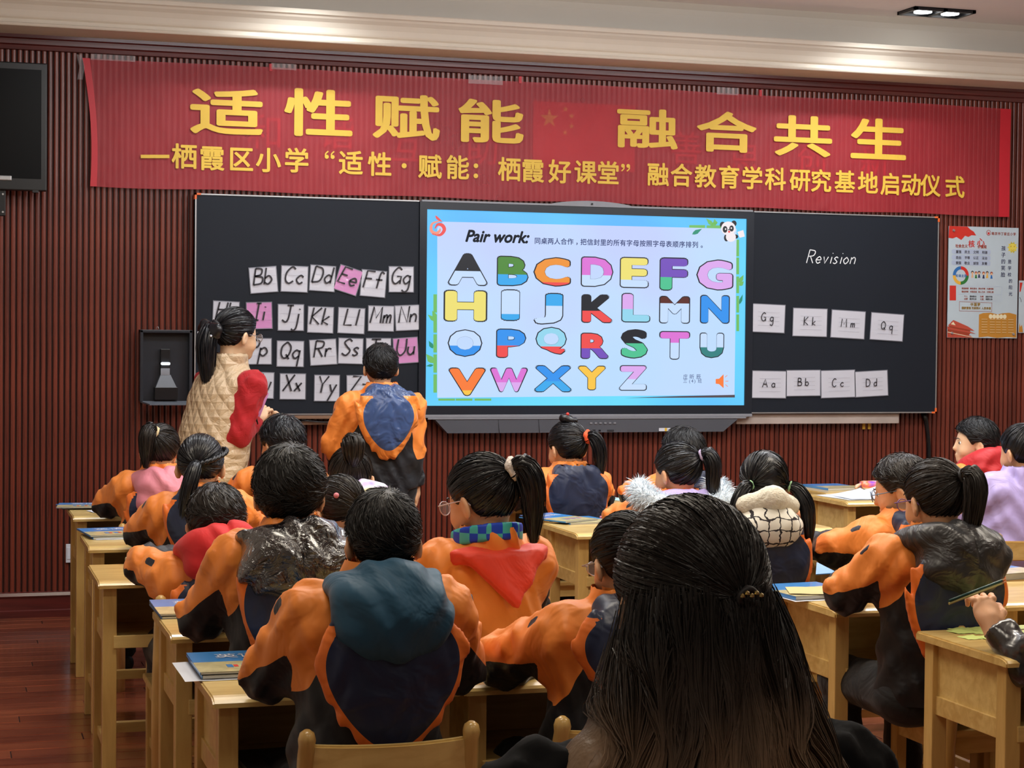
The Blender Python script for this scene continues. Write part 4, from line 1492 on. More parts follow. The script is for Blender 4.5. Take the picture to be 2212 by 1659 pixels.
def english_book(x, y, z, rz, label, n=1, w=0.19, d=0.26, th=0.006, group='english textbooks', curl=0.0, title=True):
    """a textbook: printed blue and sand cover over a page block; its near edge is towards -y"""
    t = thing('textbook', label, 'book', (x, y, z), rz, group)
    bm = bmesh.new()
    box(bm, 0.002, w - 0.001, 0.001, d - 0.001, 0.001, th - 0.001)
    obj('page_block', bm, BOOKM, t)
    bm = bmesh.new()
    nn = 6
    rows_ = []
    for k in range(nn + 1):
        u = k / nn
        zz = th + curl * u * u
        rows_.append([bm.verts.new((xx, u * d, zz)) for xx in (0, w)])
    for k in range(nn):
        f = bm.faces.new((rows_[k][0], rows_[k][1], rows_[k + 1][1], rows_[k + 1][0]))
        f.material_index = 1 if k >= 3 else 2
    box(bm, 0, w, 0, d, 0, 0.001, mi=4)
    box(bm, 0, 0.001, 0, d, 0, th, mi=1)
    cv = obj('cover', bm, BOOKM, t)
    if title:
        bm = bmesh.new()
        for ch, cx in (('英', 0.085), ('语', 0.14)):
            V, P = glyph_mesh(ch, 0.0, 0)
            c0 = (V.min(0) + V.max(0)) / 2
            s_ = 0.058
            vs = [bm.verts.new((cx + (v[0] - c0[0]) * s_, d * 0.75 + (v[1] - c0[1]) * s_, th + 0.0012 + curl * 0.6)) for v in V]
            for p in P:
                try:
                    bm.faces.new([vs[i] for i in p])
                except ValueError:
                    pass
        obj('title_lettering', bm, M_white, cv)
        bm = bmesh.new()
        for k in range(3):
            xx = 0.07 + 0.035 * k
            box(bm, xx, xx + 0.014, d * 0.2, d * 0.34, th, th + 0.0008, mi=1)
            box(bm, xx + 0.016, xx + 0.026, d * 0.22, d * 0.32, th, th + 0.0008, mi=0)
        obj('cover_picture', bm, [M_red, M_cover_b], cv)
    return t


def sheet(x, y, z, w, d, rz, label, mt=None, cat='paper', name='paper_sheet', group=None, curl=0.004):
    bm = bmesh.new()
    n = 6
    G = [[bm.verts.new((w * i / n, d * j / n, 0.0012 + curl * ((i / n) * (j / n)) ** 2 * 3 + 0.0006 * math.sin(i * 2.1 + j))) for i in range(n + 1)] for j in range(n + 1)]
    for j in range(n):
        for i in range(n):
            f = bm.faces.new((G[j][i], G[j][i + 1], G[j + 1][i + 1], G[j + 1][i]))
            f.smooth = True
    o = obj(name, bm, mt or M_white)
    o.location = (x, y, z)
    o.rotation_euler = (0, 0, rz)
    return tag(o, label, cat, group)


def P3(px, py, z=TOP):
    q = at_z(px, py, z)
    return q.x, q.y


x, y = P3(121, 1102)
english_book(x, y, TOP + 0.008, -0.12, 'thin blue textbook on the desk of the pink hooded pupil', w=0.2, d=0.2)
english_book(x + 0.03, y + 0.02, TOP, 0.1, 'textbook lying under the blue one on the farthest left desk', th=0.007, title=False, w=0.2, d=0.2)
x, y = P3(200, 1108)
sheet(x, y, TOP + 0.001, 0.15, 0.1, 0.2, 'small white sheet by the pink hooded pupil elbow')
x, y = P3(195, 1166)
english_book(x, y, TOP + 0.01, 0.12, 'blue textbook on top of the stack on the second left desk', w=0.2, d=0.27)
english_book(x + 0.01, y - 0.005, TOP, 0.05, 'lower textbook of the stack on the second left desk', th=0.009, title=False, w=0.21, d=0.27)
sheet(x + 0.02, y - 0.02, TOP, 0.2, 0.2, 0.05, 'white sheet sticking out under the second desk stack')
x, y = P3(268, 1228)
t = thing('notebook', 'yellow green notebook with dark edge on the third left desk', 'notebook', (x + 0.03, y - 0.02, TOP), -0.3)
bbox_obj('cover', (0, 0.18, 0, 0.2, 0, 0.005), plain('yellow_green_cover', sr((196, 190, 120)), 0.4, 0.3, 40), t, bev=0.001)
bbox_obj('spine', (-0.004, 0, 0, 0.2, 0, 0.006), M_darkb, t)
t = thing('pencil_case', 'cream pencil case with a blue lid on the third left desk', 'pencil case', (x + 0.02, y + 0.05, TOP + 0.007), 0.1)
bm = bmesh.new()
box(bm, 0, 0.19, 0, 0.075, 0, 0.018, bev=0.008)
obj('case_body', bm, plain('cream_plastic', sr((220, 212, 176)), 0.3), t)
bm = bmesh.new()
box(bm, 0.02, 0.13, 0.02, 0.07, 0.019, 0.032, bev=0.006)
obj('lid', bm, plain('pale_blue_plastic', sr((200, 212, 226)), 0.25), t)
x, y = P3(345, 1338)
english_book(x, y, TOP + 0.008, 0.0, 'blue textbook beside the shiny black hooded pupil', w=0.2, d=0.27, curl=0.002)
english_book(x + 0.005, y, TOP, 0.02, 'plain textbook lying under the blue one of the fourth left desk', th=0.007, title=False, w=0.2, d=0.265)
x, y = P3(432, 1470)
english_book(x, y, TOP + 0.012, 0.0, 'creased blue textbook on the nearest left desk', w=0.2, d=0.25, curl=0.003)
english_book(x + 0.004, y, TOP + 0.002, 0.0, 'thicker textbook under the creased one on the nearest left desk', th=0.009, title=False, w=0.2, d=0.25)
x, y = P3(400, 1474)
sheet(x, y, TOP, 0.2, 0.25, 0.0, 'white sheet jutting out left of the nearest textbook', curl=0.0)
x, y = P3(1222, 1134)
english_book(x, y, TOP + 0.008, 0.5, 'blue textbook behind the girl with the orange scrunchie', w=0.2, d=0.27, curl=0.006)
english_book(x + 0.02, y - 0.0, TOP, 0.15, 'sand coloured textbook under the blue one behind the orange scrunchie girl', th=0.007, title=False, w=0.22, d=0.25)
x, y = P3(1296, 1120)
t = thing('pen', 'pink pen on the desk behind the orange scrunchie girl', 'pen', (x, y, TOP + 0.006), 0)
bm = bmesh.new()
tube(bm, [(0, 0, 0), (0.12, 0.01, 0)], 0.005, 8)
obj('barrel', bm, plain('pink_plastic', sr((236, 150, 190)), 0.3), t)
bm = bmesh.new()
tube(bm, [(0.12, 0.01, 0), (0.135, 0.0112, 0)], [0.004, 0.001], 8)
obj('tip', bm, M_alu, t)
M_paleb = plain('pale_blue_paper', sr((176, 220, 226)), 0.5, 0.03)
M_ygreen = plain('yellow_green_paper', sr((206, 222, 130)), 0.5, 0.04)
x, y = P3(1320, 1078)
NTH = ('first', 'second', 'third', 'fourth', 'fifth', 'sixth')
for k in range(8):
    sheet(x + 0.075 * (k % 4), min(y, 8.3) + 0.08 * (k // 4) + random.uniform(-.015, .015), TOP + 0.001 * (k % 3), 0.06, 0.05, random.uniform(-0.6, 0.6), 'pale blue paper slip, %s from left in the %s line near the display' % (NTH[k % 4], ('near', 'far')[k // 4]), M_paleb, 'paper', 'paper_slip', 'pale blue slips by the display', curl=0.002)
x, y = P3(1028, 1452)
x, y = max(x, CL + 0.62), min(max(y, 4.0), 4.25)
sheet(x, y + 0.06, TOP, 0.14, 0.1, -0.4, 'white sheet on the desk between the teal hood and the orange sleeve')
sheet(x + 0.1, y + 0.03, TOP + 0.001, 0.12, 0.1, 0.3, 'second white sheet right of the teal hooded boy')
# desk with the brown envelope
x, y = P3(1738, 1300)
english_book(x - 0.02, y + 0.02, TOP + 0.002, 0.1, 'open topped textbook under the brown envelope', th=0.012, title=False, w=0.24, d=0.27)
sheet(x - 0.03, y, TOP, 0.25, 0.25, 0.08, 'white sheet under the books by the black quilted hood')
M_env = plain('brown_paper', sr((212, 184, 124)), 0.6, 0.05)
sheet(x - 0.02, y + 0.06, TOP + 0.016, 0.19, 0.15, -0.35, 'brown paper envelope on top of the books', M_env, 'envelope', 'envelope')
x, y = P3(1762, 1252)
t = thing('booklet', 'small folded blue booklet standing behind the brown envelope', 'booklet', (x, y, TOP + 0.018), 0.2)
bm = bmesh.new()
V = [bm.verts.new(v) for v in ((0, 0, 0), (0.09, 0, 0), (0.05, 0.06, 0.03), (0, 0, -0.003), (0.09, 0, -0.003), (0.05, 0.06, 0.026))]
for f in ((0, 1, 2), (3, 5, 4), (0, 3, 4, 1), (1, 4, 5, 2), (2, 5, 3, 0)):
    bm.faces.new([V[i] for i in f])
obj('cover', bm, M_cover_b, t)
x, y = P3(1818, 1268)
t = thing('eraser', 'grey eraser right of the brown envelope', 'eraser', (x, y, TOP), 0.1)
bbox_obj('block', (0, 0.06, 0, 0.022, 0, 0.012), plain('grey_rubber', sr((150, 140, 150)), 0.6), t, bev=0.003)
# near right desk: slips
x, y = P3(2010, 1368)
qx, qy = P3(2052, 1388)
k = 0
for r in range(3):
    for cidx in range(5):
        px_, py_ = 2040 + cidx * 38 + r * 22, 1356 + r * 12
        sx_, sy_v = P3(px_, py_)
        sy_v = min(max(sy_v, 4.08), 4.40)
        sx_ = min(sx_, CM + 0.07 + 0.5)
        sheet(sx_, sy_v - 0.02, TOP + 0.0006 * (k % 2), 0.05, 0.055, random.uniform(-0.12, 0.12), 'yellow green paper slip, %s from left in the %s line of the near right desk' % (NTH[cidx], ('far', 'middle', 'near')[r]), M_ygreen, 'paper', 'paper_slip', 'yellow green slips, %s line' % ('far', 'middle', 'near')[r], curl=0.001)
        k += 1
x, y = P3(2165, 1255)
english_book(x, y, TOP, 0.25, 'thick blue textbook at the right edge behind the near right desk', th=0.022, w=0.2, d=0.22, title=False)
# far right desk
x, y = P3(1766, 1054)
english_book(max(x - 0.02, 4.3), min(y, 8.66), TOP, 0.05, 'white covered book at the far left of the farthest right desk', th=0.012, title=False, w=0.21, d=0.27)
x, y = 4.2, 8.1
sheet(x, y, TOP + 0.0005, 0.26, 0.3, 0.1, 'large white sheet on the farthest right desk', curl=0.01)
sheet(x + 0.02, y + 0.02, TOP + 0.003, 0.26, 0.26, -0.05, 'blank pale sheet with curled corner on the farthest right desk', curl=0.014)
x, y = 4.56, 8.62
t = thing('pencil_case', 'colourful pencil pouch with orange and violet stripes on the farthest right desk', 'pencil case', (x, y, TOP), -0.1)
M_multi, nt, b = new_mat('orange_violet_stripes')
f = noise(nt, 9, 1, sc=(1, 1, 2.5))
nt.links.new(ramp(nt, f, [(0.3, sr((60, 170, 230))), (0.42, sr((250, 250, 250))), (0.5, sr((250, 130, 60))), (0.6, sr((130, 60, 220))), (0.7, sr((240, 120, 60)))]), b.inputs['Base Color'])
bm = bmesh.new()
box(bm, 0, 0.24, 0, 0.1, 0, 0.045, bev=0.02)
obj('pouch', bm, M_multi, t, smooth=True)
bm = bmesh.new()
tube(bm, [(-0.005, 0.05, 0.03), (-0.03, 0.04, 0.02), (-0.04, 0.03, 0.01)], [0.006, 0.01, 0.004], 8)
obj('zip_pull', bm, plain('peach_rubber', sr((250, 200, 170)), 0.5), t)
x, y = 4.58, 8.2
for k in range(5):
    sheet(x + 0.05 * k - 0.05, y + random.uniform(-.05, .12), TOP, 0.07, 0.05, random.uniform(-1, 1), 'small white paper slip, %s from left beside the sheets on the farthest right desk' % NTH[k], M_white, 'paper', 'paper_slip', 'white slips on the farthest right desk')
# books stored inside the nearest left desk
t = thing('notebook', 'grey notebook stored in the compartment of the nearest left desk', 'notebook', (CL + 0.12, ROWY[5] + 0.06, 0.503), 0.05)
bbox_obj('page_block', (0, 0.28, 0, 0.2, 0, 0.012), M_pages, t, bev=0.002)
bbox_obj('cover', (0, 0.28, 0, 0.2, 0.012, 0.014), M_darkb, t)
# =================================================================== people: implicit surfaces -> one mesh each
F32 = np.float32


def make_grid(lo, hi, h):
    lo = np.array(lo, F32)
    n = np.maximum(np.ceil((np.array(hi, F32) - lo) / h).astype(int) + 1, 3)
    ax = [lo[i] + h * np.arange(n[i], dtype=F32) for i in range(3)]
    return np.stack(np.meshgrid(*ax, indexing='ij'), -1), lo, h


def rcone(P, a, b, r1, r2, fl=None):
    a, b = np.array(a, F32), np.array(b, F32)
    if fl is not None:
        s = np.array(fl, F32)
        P, a, b = P * s, a * s, b * s
    ab = b - a
    L = max(float(ab @ ab), 1e-9)
    t = np.clip(((P - a) @ ab) / L, 0, 1)
    d = P - a - t[..., None] * ab
    return np.sqrt((d * d).sum(-1)) - (r1 + (r2 - r1) * t)


def ell(P, c, r, R=None):
    q = P - np.array(c, F32)
    if R is not None:
        q = q @ np.array(R, F32)
    r = np.array(r, F32)
    k0 = np.sqrt(((q / r) ** 2).sum(-1))
    k1 = np.sqrt(((q / (r * r)) ** 2).sum(-1)) + 1e-6
    return k0 * (k0 - 1) / k1


def smin(a, b, k):
    h = np.clip(0.5 + 0.5 * (b - a) / k, 0, 1)
    return b + (a - b) * h - k * h * (1 - h)


def smax(a, b, k):
    return -smin(-a, -b, k)


def nets(F, lo, h):
    S = F < 0
    nx, ny, nz = F.shape
    c = np.zeros((nx - 1, ny - 1, nz - 1), np.int8)
    offs = [(i, j, k) for i in (0, 1) for j in (0, 1) for k in (0, 1)]
    for i, j, k in offs:
        c += S[i:nx - 1 + i, j:ny - 1 + j, k:nz - 1 + k]
    act = (c > 0) & (c < 8)
    I = np.argwhere(act)
    idx = -np.ones(act.shape, np.int64)
    idx[act] = np.arange(len(I))
    vals = {o: F[I[:, 0] + o[0], I[:, 1] + o[1], I[:, 2] + o[2]] for o in offs}
    acc = np.zeros((len(I), 3))
    cnt = np.zeros(len(I))
    for o in offs:
        for ax in range(3):
            if o[ax] == 0:
                o2 = list(o)
                o2[ax] = 1
                f0, f1 = vals[o], vals[tuple(o2)]
                mk_ = (f0 < 0) != (f1 < 0)
                t = np.where(mk_, f0 / np.where(mk_, f0 - f1, 1), 0)
                p = np.array(o, float)[None].repeat(len(I), 0)
                p[:, ax] = t
                acc += p * mk_[:, None]
                cnt += mk_
    V = (I + acc / cnt[:, None]) * h + lo
    Q = []
    for ax in range(3):
        a1, a2 = [(1, 2), (2, 0), (0, 1)][ax]
        sl0 = [slice(None)] * 3
        sl1 = [slice(None)] * 3
        sl0[ax] = slice(0, F.shape[ax] - 1)
        sl1[ax] = slice(1, F.shape[ax])
        ch = S[tuple(sl0)] != S[tuple(sl1)]
        E = np.argwhere(ch)
        E = E[(E[:, a1] > 0) & (E[:, a2] > 0) & (E[:, a1] < F.shape[a1] - 1) & (E[:, a2] < F.shape[a2] - 1)]
        s = S[tuple(sl0)][tuple(E.T)]
        e1 = np.zeros(3, int)
        e1[a1] = 1
        e2 = np.zeros(3, int)
        e2[a2] = 1
        q = np.stack([idx[tuple((E - e1 - e2).T)], idx[tuple((E - e2).T)], idx[tuple(E.T)], idx[tuple((E - e1).T)]], 1)
        q[~s] = q[~s][:, ::-1]
        Q.append(q)
    Q = np.concatenate(Q)
    Q = Q[(Q >= 0).all(1)]
    return V.astype(F32), Q


def np_mesh(name, V, Q, attrs=None, smooth=True, mi=None):
    me = bpy.data.meshes.new(name)
    k = Q.shape[1]
    me.vertices.add(len(V))
    me.vertices.foreach_set('co', np.ascontiguousarray(V, F32).ravel())
    me.loops.add(len(Q) * k)
    me.loops.foreach_set('vertex_index', Q.astype(np.int32).ravel())
    me.polygons.add(len(Q))
    me.polygons.foreach_set('loop_start', np.arange(0, len(Q) * k, k, dtype=np.int32))
    try:
        me.polygons.foreach_set('loop_total', np.full(len(Q), k, np.int32))
    except Exception:
        pass
    if mi is not None:
        me.polygons.foreach_set('material_index', mi.astype(np.int32))
    me.polygons.foreach_set('use_smooth', np.full(len(Q), smooth))
    me.update()
    me.validate()
    for n_, a in (attrs or {}).items():
        at = me.attributes.new(n_, 'FLOAT', 'POINT')
        at.data.foreach_set('value', a.astype(F32))
    return me


def sdf_obj(name, fn, lo, hi, h, mats, parent, attrs=None):
    P, l0, h = make_grid(lo, hi, h)
    F = fn(P)
    V, Q = nets(F, l0, h)
    A = attrs(V) if attrs else None
    return link(name, np_mesh(name, V, Q, A), mats, parent)


# ------------------------------------------------------------------ cloth, skin and hair materials
def cloth(name, c, rough=0.55, bmp=0.5, bs=10, sheen=0.1, coat=0, spec=0.4, dist=1.2, var=0.08, bd=0.02):
    mt, nt, b = new_mat(name)
    f = noise(nt, bs, 3, 0.5, dist=dist)
    nt.links.new(ramp(nt, f, [(0.3, scale_c(c, 1 - var)), (0.7, scale_c(c, 1 + var))]), b.inputs['Base Color'])
    b.inputs['Roughness'].default_value = rough
    b.inputs['Sheen Weight'].default_value = sheen
    b.inputs['Coat Weight'].default_value = coat
    b.inputs['Coat Roughness'].default_value = 0.2
    b.inputs['Specular IOR Level'].default_value = spec
    nt.links.new(bump(nt, f, bmp, bd), b.inputs['Normal'])
    return mt


def zone_cloth(name, base, zones, rough=0.55, bmp=0.5):
    """zones: list of (attribute, colour); the later zone wins where its attribute is > 0"""
    mt, nt, b = new_mat(name)
    col = None
    f = noise(nt, 9, 2, 0.45, dist=1.3)
    base_o = ramp(nt, f, [(0.3, scale_c(base, 0.9)), (0.7, scale_c(base, 1.1))])
    for an, c in zones:
        at = nt.nodes.new('ShaderNodeAttribute')
        at.attribute_name = an
        st = nt.nodes.new('ShaderNodeMath')
        st.operation = 'GREATER_THAN'
        st.inputs[1].default_value = 0.0
        nt.links.new(at.outputs['Fac'], st.inputs[0])
        mx = nt.nodes.new('ShaderNodeMix')
        mx.data_type = 'RGBA'
        nt.links.new(st.outputs[0], mx.inputs['Factor'])
        nt.links.new(base_o, mx.inputs['A'])
        mx.inputs['B'].default_value = c
        base_o = mx.outputs['Result']
    nt.links.new(base_o, b.inputs['Base Color'])
    b.inputs['Roughness'].default_value = rough
    b.inputs['Sheen Weight'].default_value = 0.08
    b.inputs['Specular IOR Level'].default_value = 0.4
    nt.links.new(bump(nt, f, bmp, 0.025), b.inputs['Normal'])
    return mt


ORANGE = sr((248, 146, 62))
BLACK = sr((18, 20, 27))
NAVY = sr((34, 44, 72))
M_jacket = zone_cloth('school_jacket', BLACK, [('orange', ORANGE), ('tag', sr((30, 34, 50)))], 0.5, 0.5)
M_hood = zone_cloth('school_hood', NAVY, [('orange', sr((242, 124, 48)))], 0.4, 0.6)
M_satin = zone_cloth('blue_satin_hood_lining', sr((62, 84, 130)), [('orange', ORANGE)], 0.26, 0.9)
M_trouser = cloth('black_trousers', sr((20, 21, 25)), 0.7)
M_shoe = plain('dark_shoe', sr((30, 30, 34)), 0.5)
M_coat = cloth('black_wool_coat', sr((10, 10, 13)), 0.9, 0.2, sheen=0, spec=0.15)


def skin_mat(name, c):
    mt, nt, b = new_mat(name)
    f = noise(nt, 18, 3)
    nt.links.new(ramp(nt, f, [(0.3, scale_c(c, 0.93)), (0.7, scale_c(c, 1.05))]), b.inputs['Base Color'])
    b.inputs['Roughness'].default_value = 0.5
    b.inputs['Subsurface Weight'].default_value = 0.08
    b.inputs['Subsurface Radius'].default_value = (0.02, 0.008, 0.004)
    b.inputs['Subsurface Scale'].default_value = 0.3
    return mt


M_skin = skin_mat('child_skin', sr((226, 172, 132)))
M_skin2 = skin_mat('pale_skin', sr((236, 196, 158)))


def hair_mat(name, c, rough=0.3, c2=None):
    mt, nt, b = new_mat(name)
    f = noise(nt, 60, 2, sc=(1, 1, 0.3))
    nt.links.new(ramp(nt, f, [(0.3, scale_c(c, 0.6)), (0.7, scale_c(c2 or c, 1.5))]), b.inputs['Base Color'])
    b.inputs['Roughness'].default_value = rough
    b.inputs['Specular IOR Level'].default_value = 0.6 - rough * 0.5
    b.inputs['Anisotropic'].default_value = 0.4
    nt.links.new(bump(nt, f, 0.3, 0.004), b.inputs['Normal'])
    return mt


M_hair = hair_mat('black_hair', sr((22, 22, 24)), 0.48)
M_hairg = hair_mat('glossy_black_hair', sr((23, 24, 29)), 0.34)
M_hairb = hair_mat('dark_brown_hair', sr((34, 29, 27)), 0.42)
mt, nt, b = new_mat('dyed_long_hair')
tc = nt.nodes.new('ShaderNodeTexCoord')
sp = nt.nodes.new('ShaderNodeSeparateXYZ')
nt.links.new(tc.outputs['Object'], sp.inputs[0])
nz__ = noise(nt, 9, 3, sc=(1, 1, 0.35))
mm_ = nt.nodes.new('ShaderNodeMath')
mm_.operation = 'MULTIPLY_ADD'
mm_.inputs[1].default_value = -2.4
mm_.inputs[2].default_value = 2.7
nt.links.new(sp.outputs['Z'], mm_.inputs[0])
ma_ = nt.nodes.new('ShaderNodeMath')
ma_.operation = 'MULTIPLY'
nt.links.new(mm_.outputs[0], ma_.inputs[0])
nt.links.new(nz__, ma_.inputs[1])
nt.links.new(ramp(nt, ma_.outputs[0], [(0.0, sr((30, 27, 27))), (0.1, sr((62, 52, 46))), (0.3, sr((160, 132, 106)))]), b.inputs['Base Color'])
b.inputs['Roughness'].default_value = 0.42
b.inputs['Specular IOR Level'].default_value = 0.3
nt.links.new(bump(nt, noise(nt, 95, 2, sc=(1, 1, 0.06)), 0.3, 0.008), b.inputs['Normal'])
M_hairdye = mt
M_eyew = plain('eye_white', sr((235, 232, 228)), 0.2, 0.02)
M_iris = plain('dark_iris', sr((30, 20, 16)), 0.15, 0.02)
M_lensg, nt, b = new_mat('clear_spectacle_lens')
b.inputs['Base Color'].default_value = (0.9, 0.93, 1, 1)
b.inputs['Alpha'].default_value = 0.18
b.inputs['Roughness'].default_value = 0.05


def ribbons(paths, width, out, twist=0.55):
    """paths (N,K,3), out (N,K,3) surface directions; returns V, Q"""
    N, K, _ = paths.shape
    T = np.gradient(paths, axis=1)
    T /= np.linalg.norm(T, axis=2, keepdims=True) + 1e-9
    S = np.cross(T, out)
    S /= np.linalg.norm(S, axis=2, keepdims=True) + 1e-9
    tw_ = np.random.default_rng(N).normal(size=(N, 1, 1)) * twist
    U = np.cross(S, T)
    S = S * np.cos(tw_) + U * np.sin(tw_)
    w = np.asarray(width)[:, None, None] * (1 - (np.linspace(0, 1, K) ** 3)[None, :, None] * 0.8) * 0.5
    A, B = paths - S * w, paths + S * w
    V = np.stack([A, B], 2).reshape(-1, 3)
    base = (np.arange(N)[:, None] * K + np.arange(K - 1)[None]) * 2
    Q = np.stack([base, base + 1, base + 3, base + 2], -1).reshape(-1, 4)
    return V, Q


def euler_R(yaw, pitch=0.0, roll=0.0):
    """columns right, forward, up; yaw > 0 turns to the right, pitch > 0 looks down"""
    f = np.array([math.sin(yaw) * math.cos(pitch), math.cos(yaw) * math.cos(pitch), -math.sin(pitch)])
    r = np.array([math.cos(yaw), -math.sin(yaw), 0.0])
    u = np.cross(r, f)
    c, s = math.cos(roll), math.sin(roll)
    r2, u2 = c * r + s * u, -s * r + c * u
    return np.stack([r2, f, u2], 1)


def hairline(z, fringe):
    return np.interp(z, [-0.11, -0.06, -0.03, -0.012, 0.03, 0.055, 0.07], [-0.05, -0.03, -0.012, 0.028, 0.055, 0.068 + fringe, 0.12]).astype(F32)


def head_sdf(P, c, R, s):
    q = ((P - np.array(c, F32)) @ R.astype(F32)) / s
    d = ell(q, (0, -0.008, 0.015), (0.073, 0.088, 0.083))
    d = smin(d, ell(q, (0, 0.028, -0.035), (0.058, 0.058, 0.073)), 0.03)
    d = smin(d, ell(q, (0, 0.055, -0.088), (0.026, 0.026, 0.02)), 0.03)
    for sx_ in (-1, 1):
        d = smin(d, ell(q, (sx_ * 0.034, 0.052, -0.045), (0.022, 0.026, 0.024)), 0.02)
        d = smax(d, -ell(q, (sx_ * 0.029, 0.092, -0.006), (0.015, 0.013, 0.01)), 0.012)
        e = ell(q, (sx_ * 0.081, -0.008, -0.024), (0.009, 0.021, 0.031), euler_R(0, 0.15)[:, :] @ np.array([[math.cos(0.55 * sx_), 0.55 * -sx_, 0], [0.55 * sx_, math.cos(0.55), 0], [0, 0, 1]]))
        e = smax(e, -ell(q, (sx_ * 0.09, 0.0, -0.022), (0.006, 0.012, 0.018)), 0.004)
        d = smin(d, e, 0.008)
    d = smin(d, rcone(q, (0, 0.082, -0.004), (0, 0.093, -0.034), 0.006, 0.0105), 0.012)
    d = smin(d, ell(q, (0, 0.082, -0.062), (0.019, 0.008, 0.0045)), 0.006)
    d = smin(d, ell(q, (0, 0.081, -0.071), (0.016, 0.008, 0.005)), 0.006)
    return d * s


HR = np.array([0.082, 0.098, 0.094])
HC = np.array([0, -0.011, 0.019])


def hair_sdf(P, c, R, s, fringe, thick, nape, boy):
    q = ((P - np.array(c, F32)) @ R.astype(F32)) / s
    d = ell(q, HC, HR + thick)
    if boy:
        d = d + 0.0022 * np.sin(q[..., 0] * 160) * np.sin(q[..., 1] * 140) * np.sin(q[..., 2] * 150)
    d = smax(d, (q[..., 1] - hairline(q[..., 2], fringe)) * 0.8, 0.008)
    d = smax(d, -(q[..., 2] + nape), 0.012)
    for sx_ in (-1, 1):
        d = smax(d, -ell(q, (sx_ * 0.088, 0.004, -0.03), (0.03, 0.028, 0.038)), 0.008)
    return d * s


def scalp_point(dirs, thick=0.0):
    return HC + dirs * (HR + thick)


def head_strands(c, R, s, style, tie=None, n=500, thick=0.004, fringe=0.0, width=0.0022, nape=0.09, seed=1, tie2=None):
    rg = np.random.default_rng(seed)
    d = rg.normal(size=(n * 5, 3))
    d /= np.linalg.norm(d, axis=1, keepdims=True)
    q = scalp_point(d)
    ear = ((np.abs(q[:, 0]) - 0.085) / 0.03) ** 2 + ((q[:, 1] - 0.004) / 0.03) ** 2 + ((q[:, 2] + 0.03) / 0.04) ** 2 < 1
    ok = (q[:, 1] < hairline(q[:, 2], fringe) - 0.004) & (q[:, 2] > -nape) & ~ear
    d = d[ok][:n]
    K = 9 if style != 'short' else 5
    t = np.linspace(0, 1, K)[None, :, None]
    if style == 'short':
        w = np.array(tie if tie is not None else (0.1, -0.45, 0.9), float)
        w /= np.linalg.norm(w)
        perp = d - w * (d @ w)[:, None]
        perp /= np.linalg.norm(perp, axis=1, keepdims=True) + 1e-6
        sw = np.cross(w, perp) * 0.5
        tang = perp + sw
        tang = tang - d * (tang * d).sum(1, keepdims=True)
        tang /= np.linalg.norm(tang, axis=1, keepdims=True) + 1e-6
        tang += rg.normal(size=tang.shape) * 0.25
        ang = rg.uniform(0.18, 0.34, (len(d), 1, 1))
        dd = d[:, None] * np.cos(ang * t) + tang[:, None] * np.sin(ang * t)
        lift = thick + 0.001 + rg.uniform(0.001, 0.007, (len(d), 1, 1)) * t
    else:
        tg = np.repeat(np.array(tie, float)[None], len(d), 0)
        if tie2 is not None:
            left = d[:, 0] < 0.0
            tg[~left] = np.array(tie2, float)
        tg /= np.linalg.norm(tg, axis=1, keepdims=True)
        om = np.arccos(np.clip((d * tg).sum(1), -0.999, 0.999))[:, None, None]
        dd = (np.sin((1 - t) * om) * d[:, None] + np.sin(t * om) * tg[:, None]) / np.sin(om)
        jit = rg.normal(size=(len(d), 1, 3)) * 0.03 * np.sin(PI * t)
        dd = dd + jit
        lift = thick + rg.uniform(0.0003, 0.0028, (len(d), 1, 1)) + 0 * t
    dd /= np.linalg.norm(dd, axis=2, keepdims=True)
    pts = HC + dd * (HR + lift)
    out = dd / HR
    pts = (pts * s) @ R.T + np.array(c)
    out = out @ R.T
    out /= np.linalg.norm(out, axis=2, keepdims=True)
    return ribbons(pts, rg.uniform(0.6, 1.4, len(d)) * width * s, out)


def tail_strands(path, radii, n=260, width=0.0022, seed=3, wav=0.0, K=16, sub=True):
    """a bundle of strands around a 3-d path"""
    rg = np.random.default_rng(seed)
    path = np.array(path, float)
    L = np.linspace(0, 1, len(path))
    t = np.linspace(0, 1, K)
    C = np.stack([np.interp(t, L, path[:, i]) for i in range(3)], 1)
    for _ in range(2):
        C[1:-1] = (C[:-2] + 2 * C[1:-1] + C[2:]) / 4
    r = np.interp(t, np.linspace(0, 1, len(radii)), radii)
    T = np.gradient(C, axis=0)
    T /= np.linalg.norm(T, axis=1, keepdims=True)
    a = np.cross(T, np.array([0.3, 0.9, 0.2]))
    a /= np.linalg.norm(a, axis=1, keepdims=True)
    b2 = np.cross(T, a)
    ph = rg.uniform(0, 2 * PI, n)
    rad = np.sqrt(rg.uniform(0.35, 1, n))
    tw = rg.normal(size=n) * 0.5
    ang = ph[:, None] + tw[:, None] * t[None] + wav * np.sin(t[None] * 9 + ph[:, None] * 2)
    end = rg.uniform(0.86, 1.06, n)[:, None]
    tt = np.clip(t[None] * end, 0, 1)
    Cx = np.stack([np.interp(tt.ravel(), t, C[:, i]).reshape(tt.shape) for i in range(3)], -1)
    rr_ = rad[:, None] * r[None]
    o = np.cos(ang)[..., None] * a[None] + np.sin(ang)[..., None] * b2[None]
    pts = Cx + o * rr_[..., None]
    return ribbons(pts, rg.uniform(0.6, 1.5, n) * width, o)


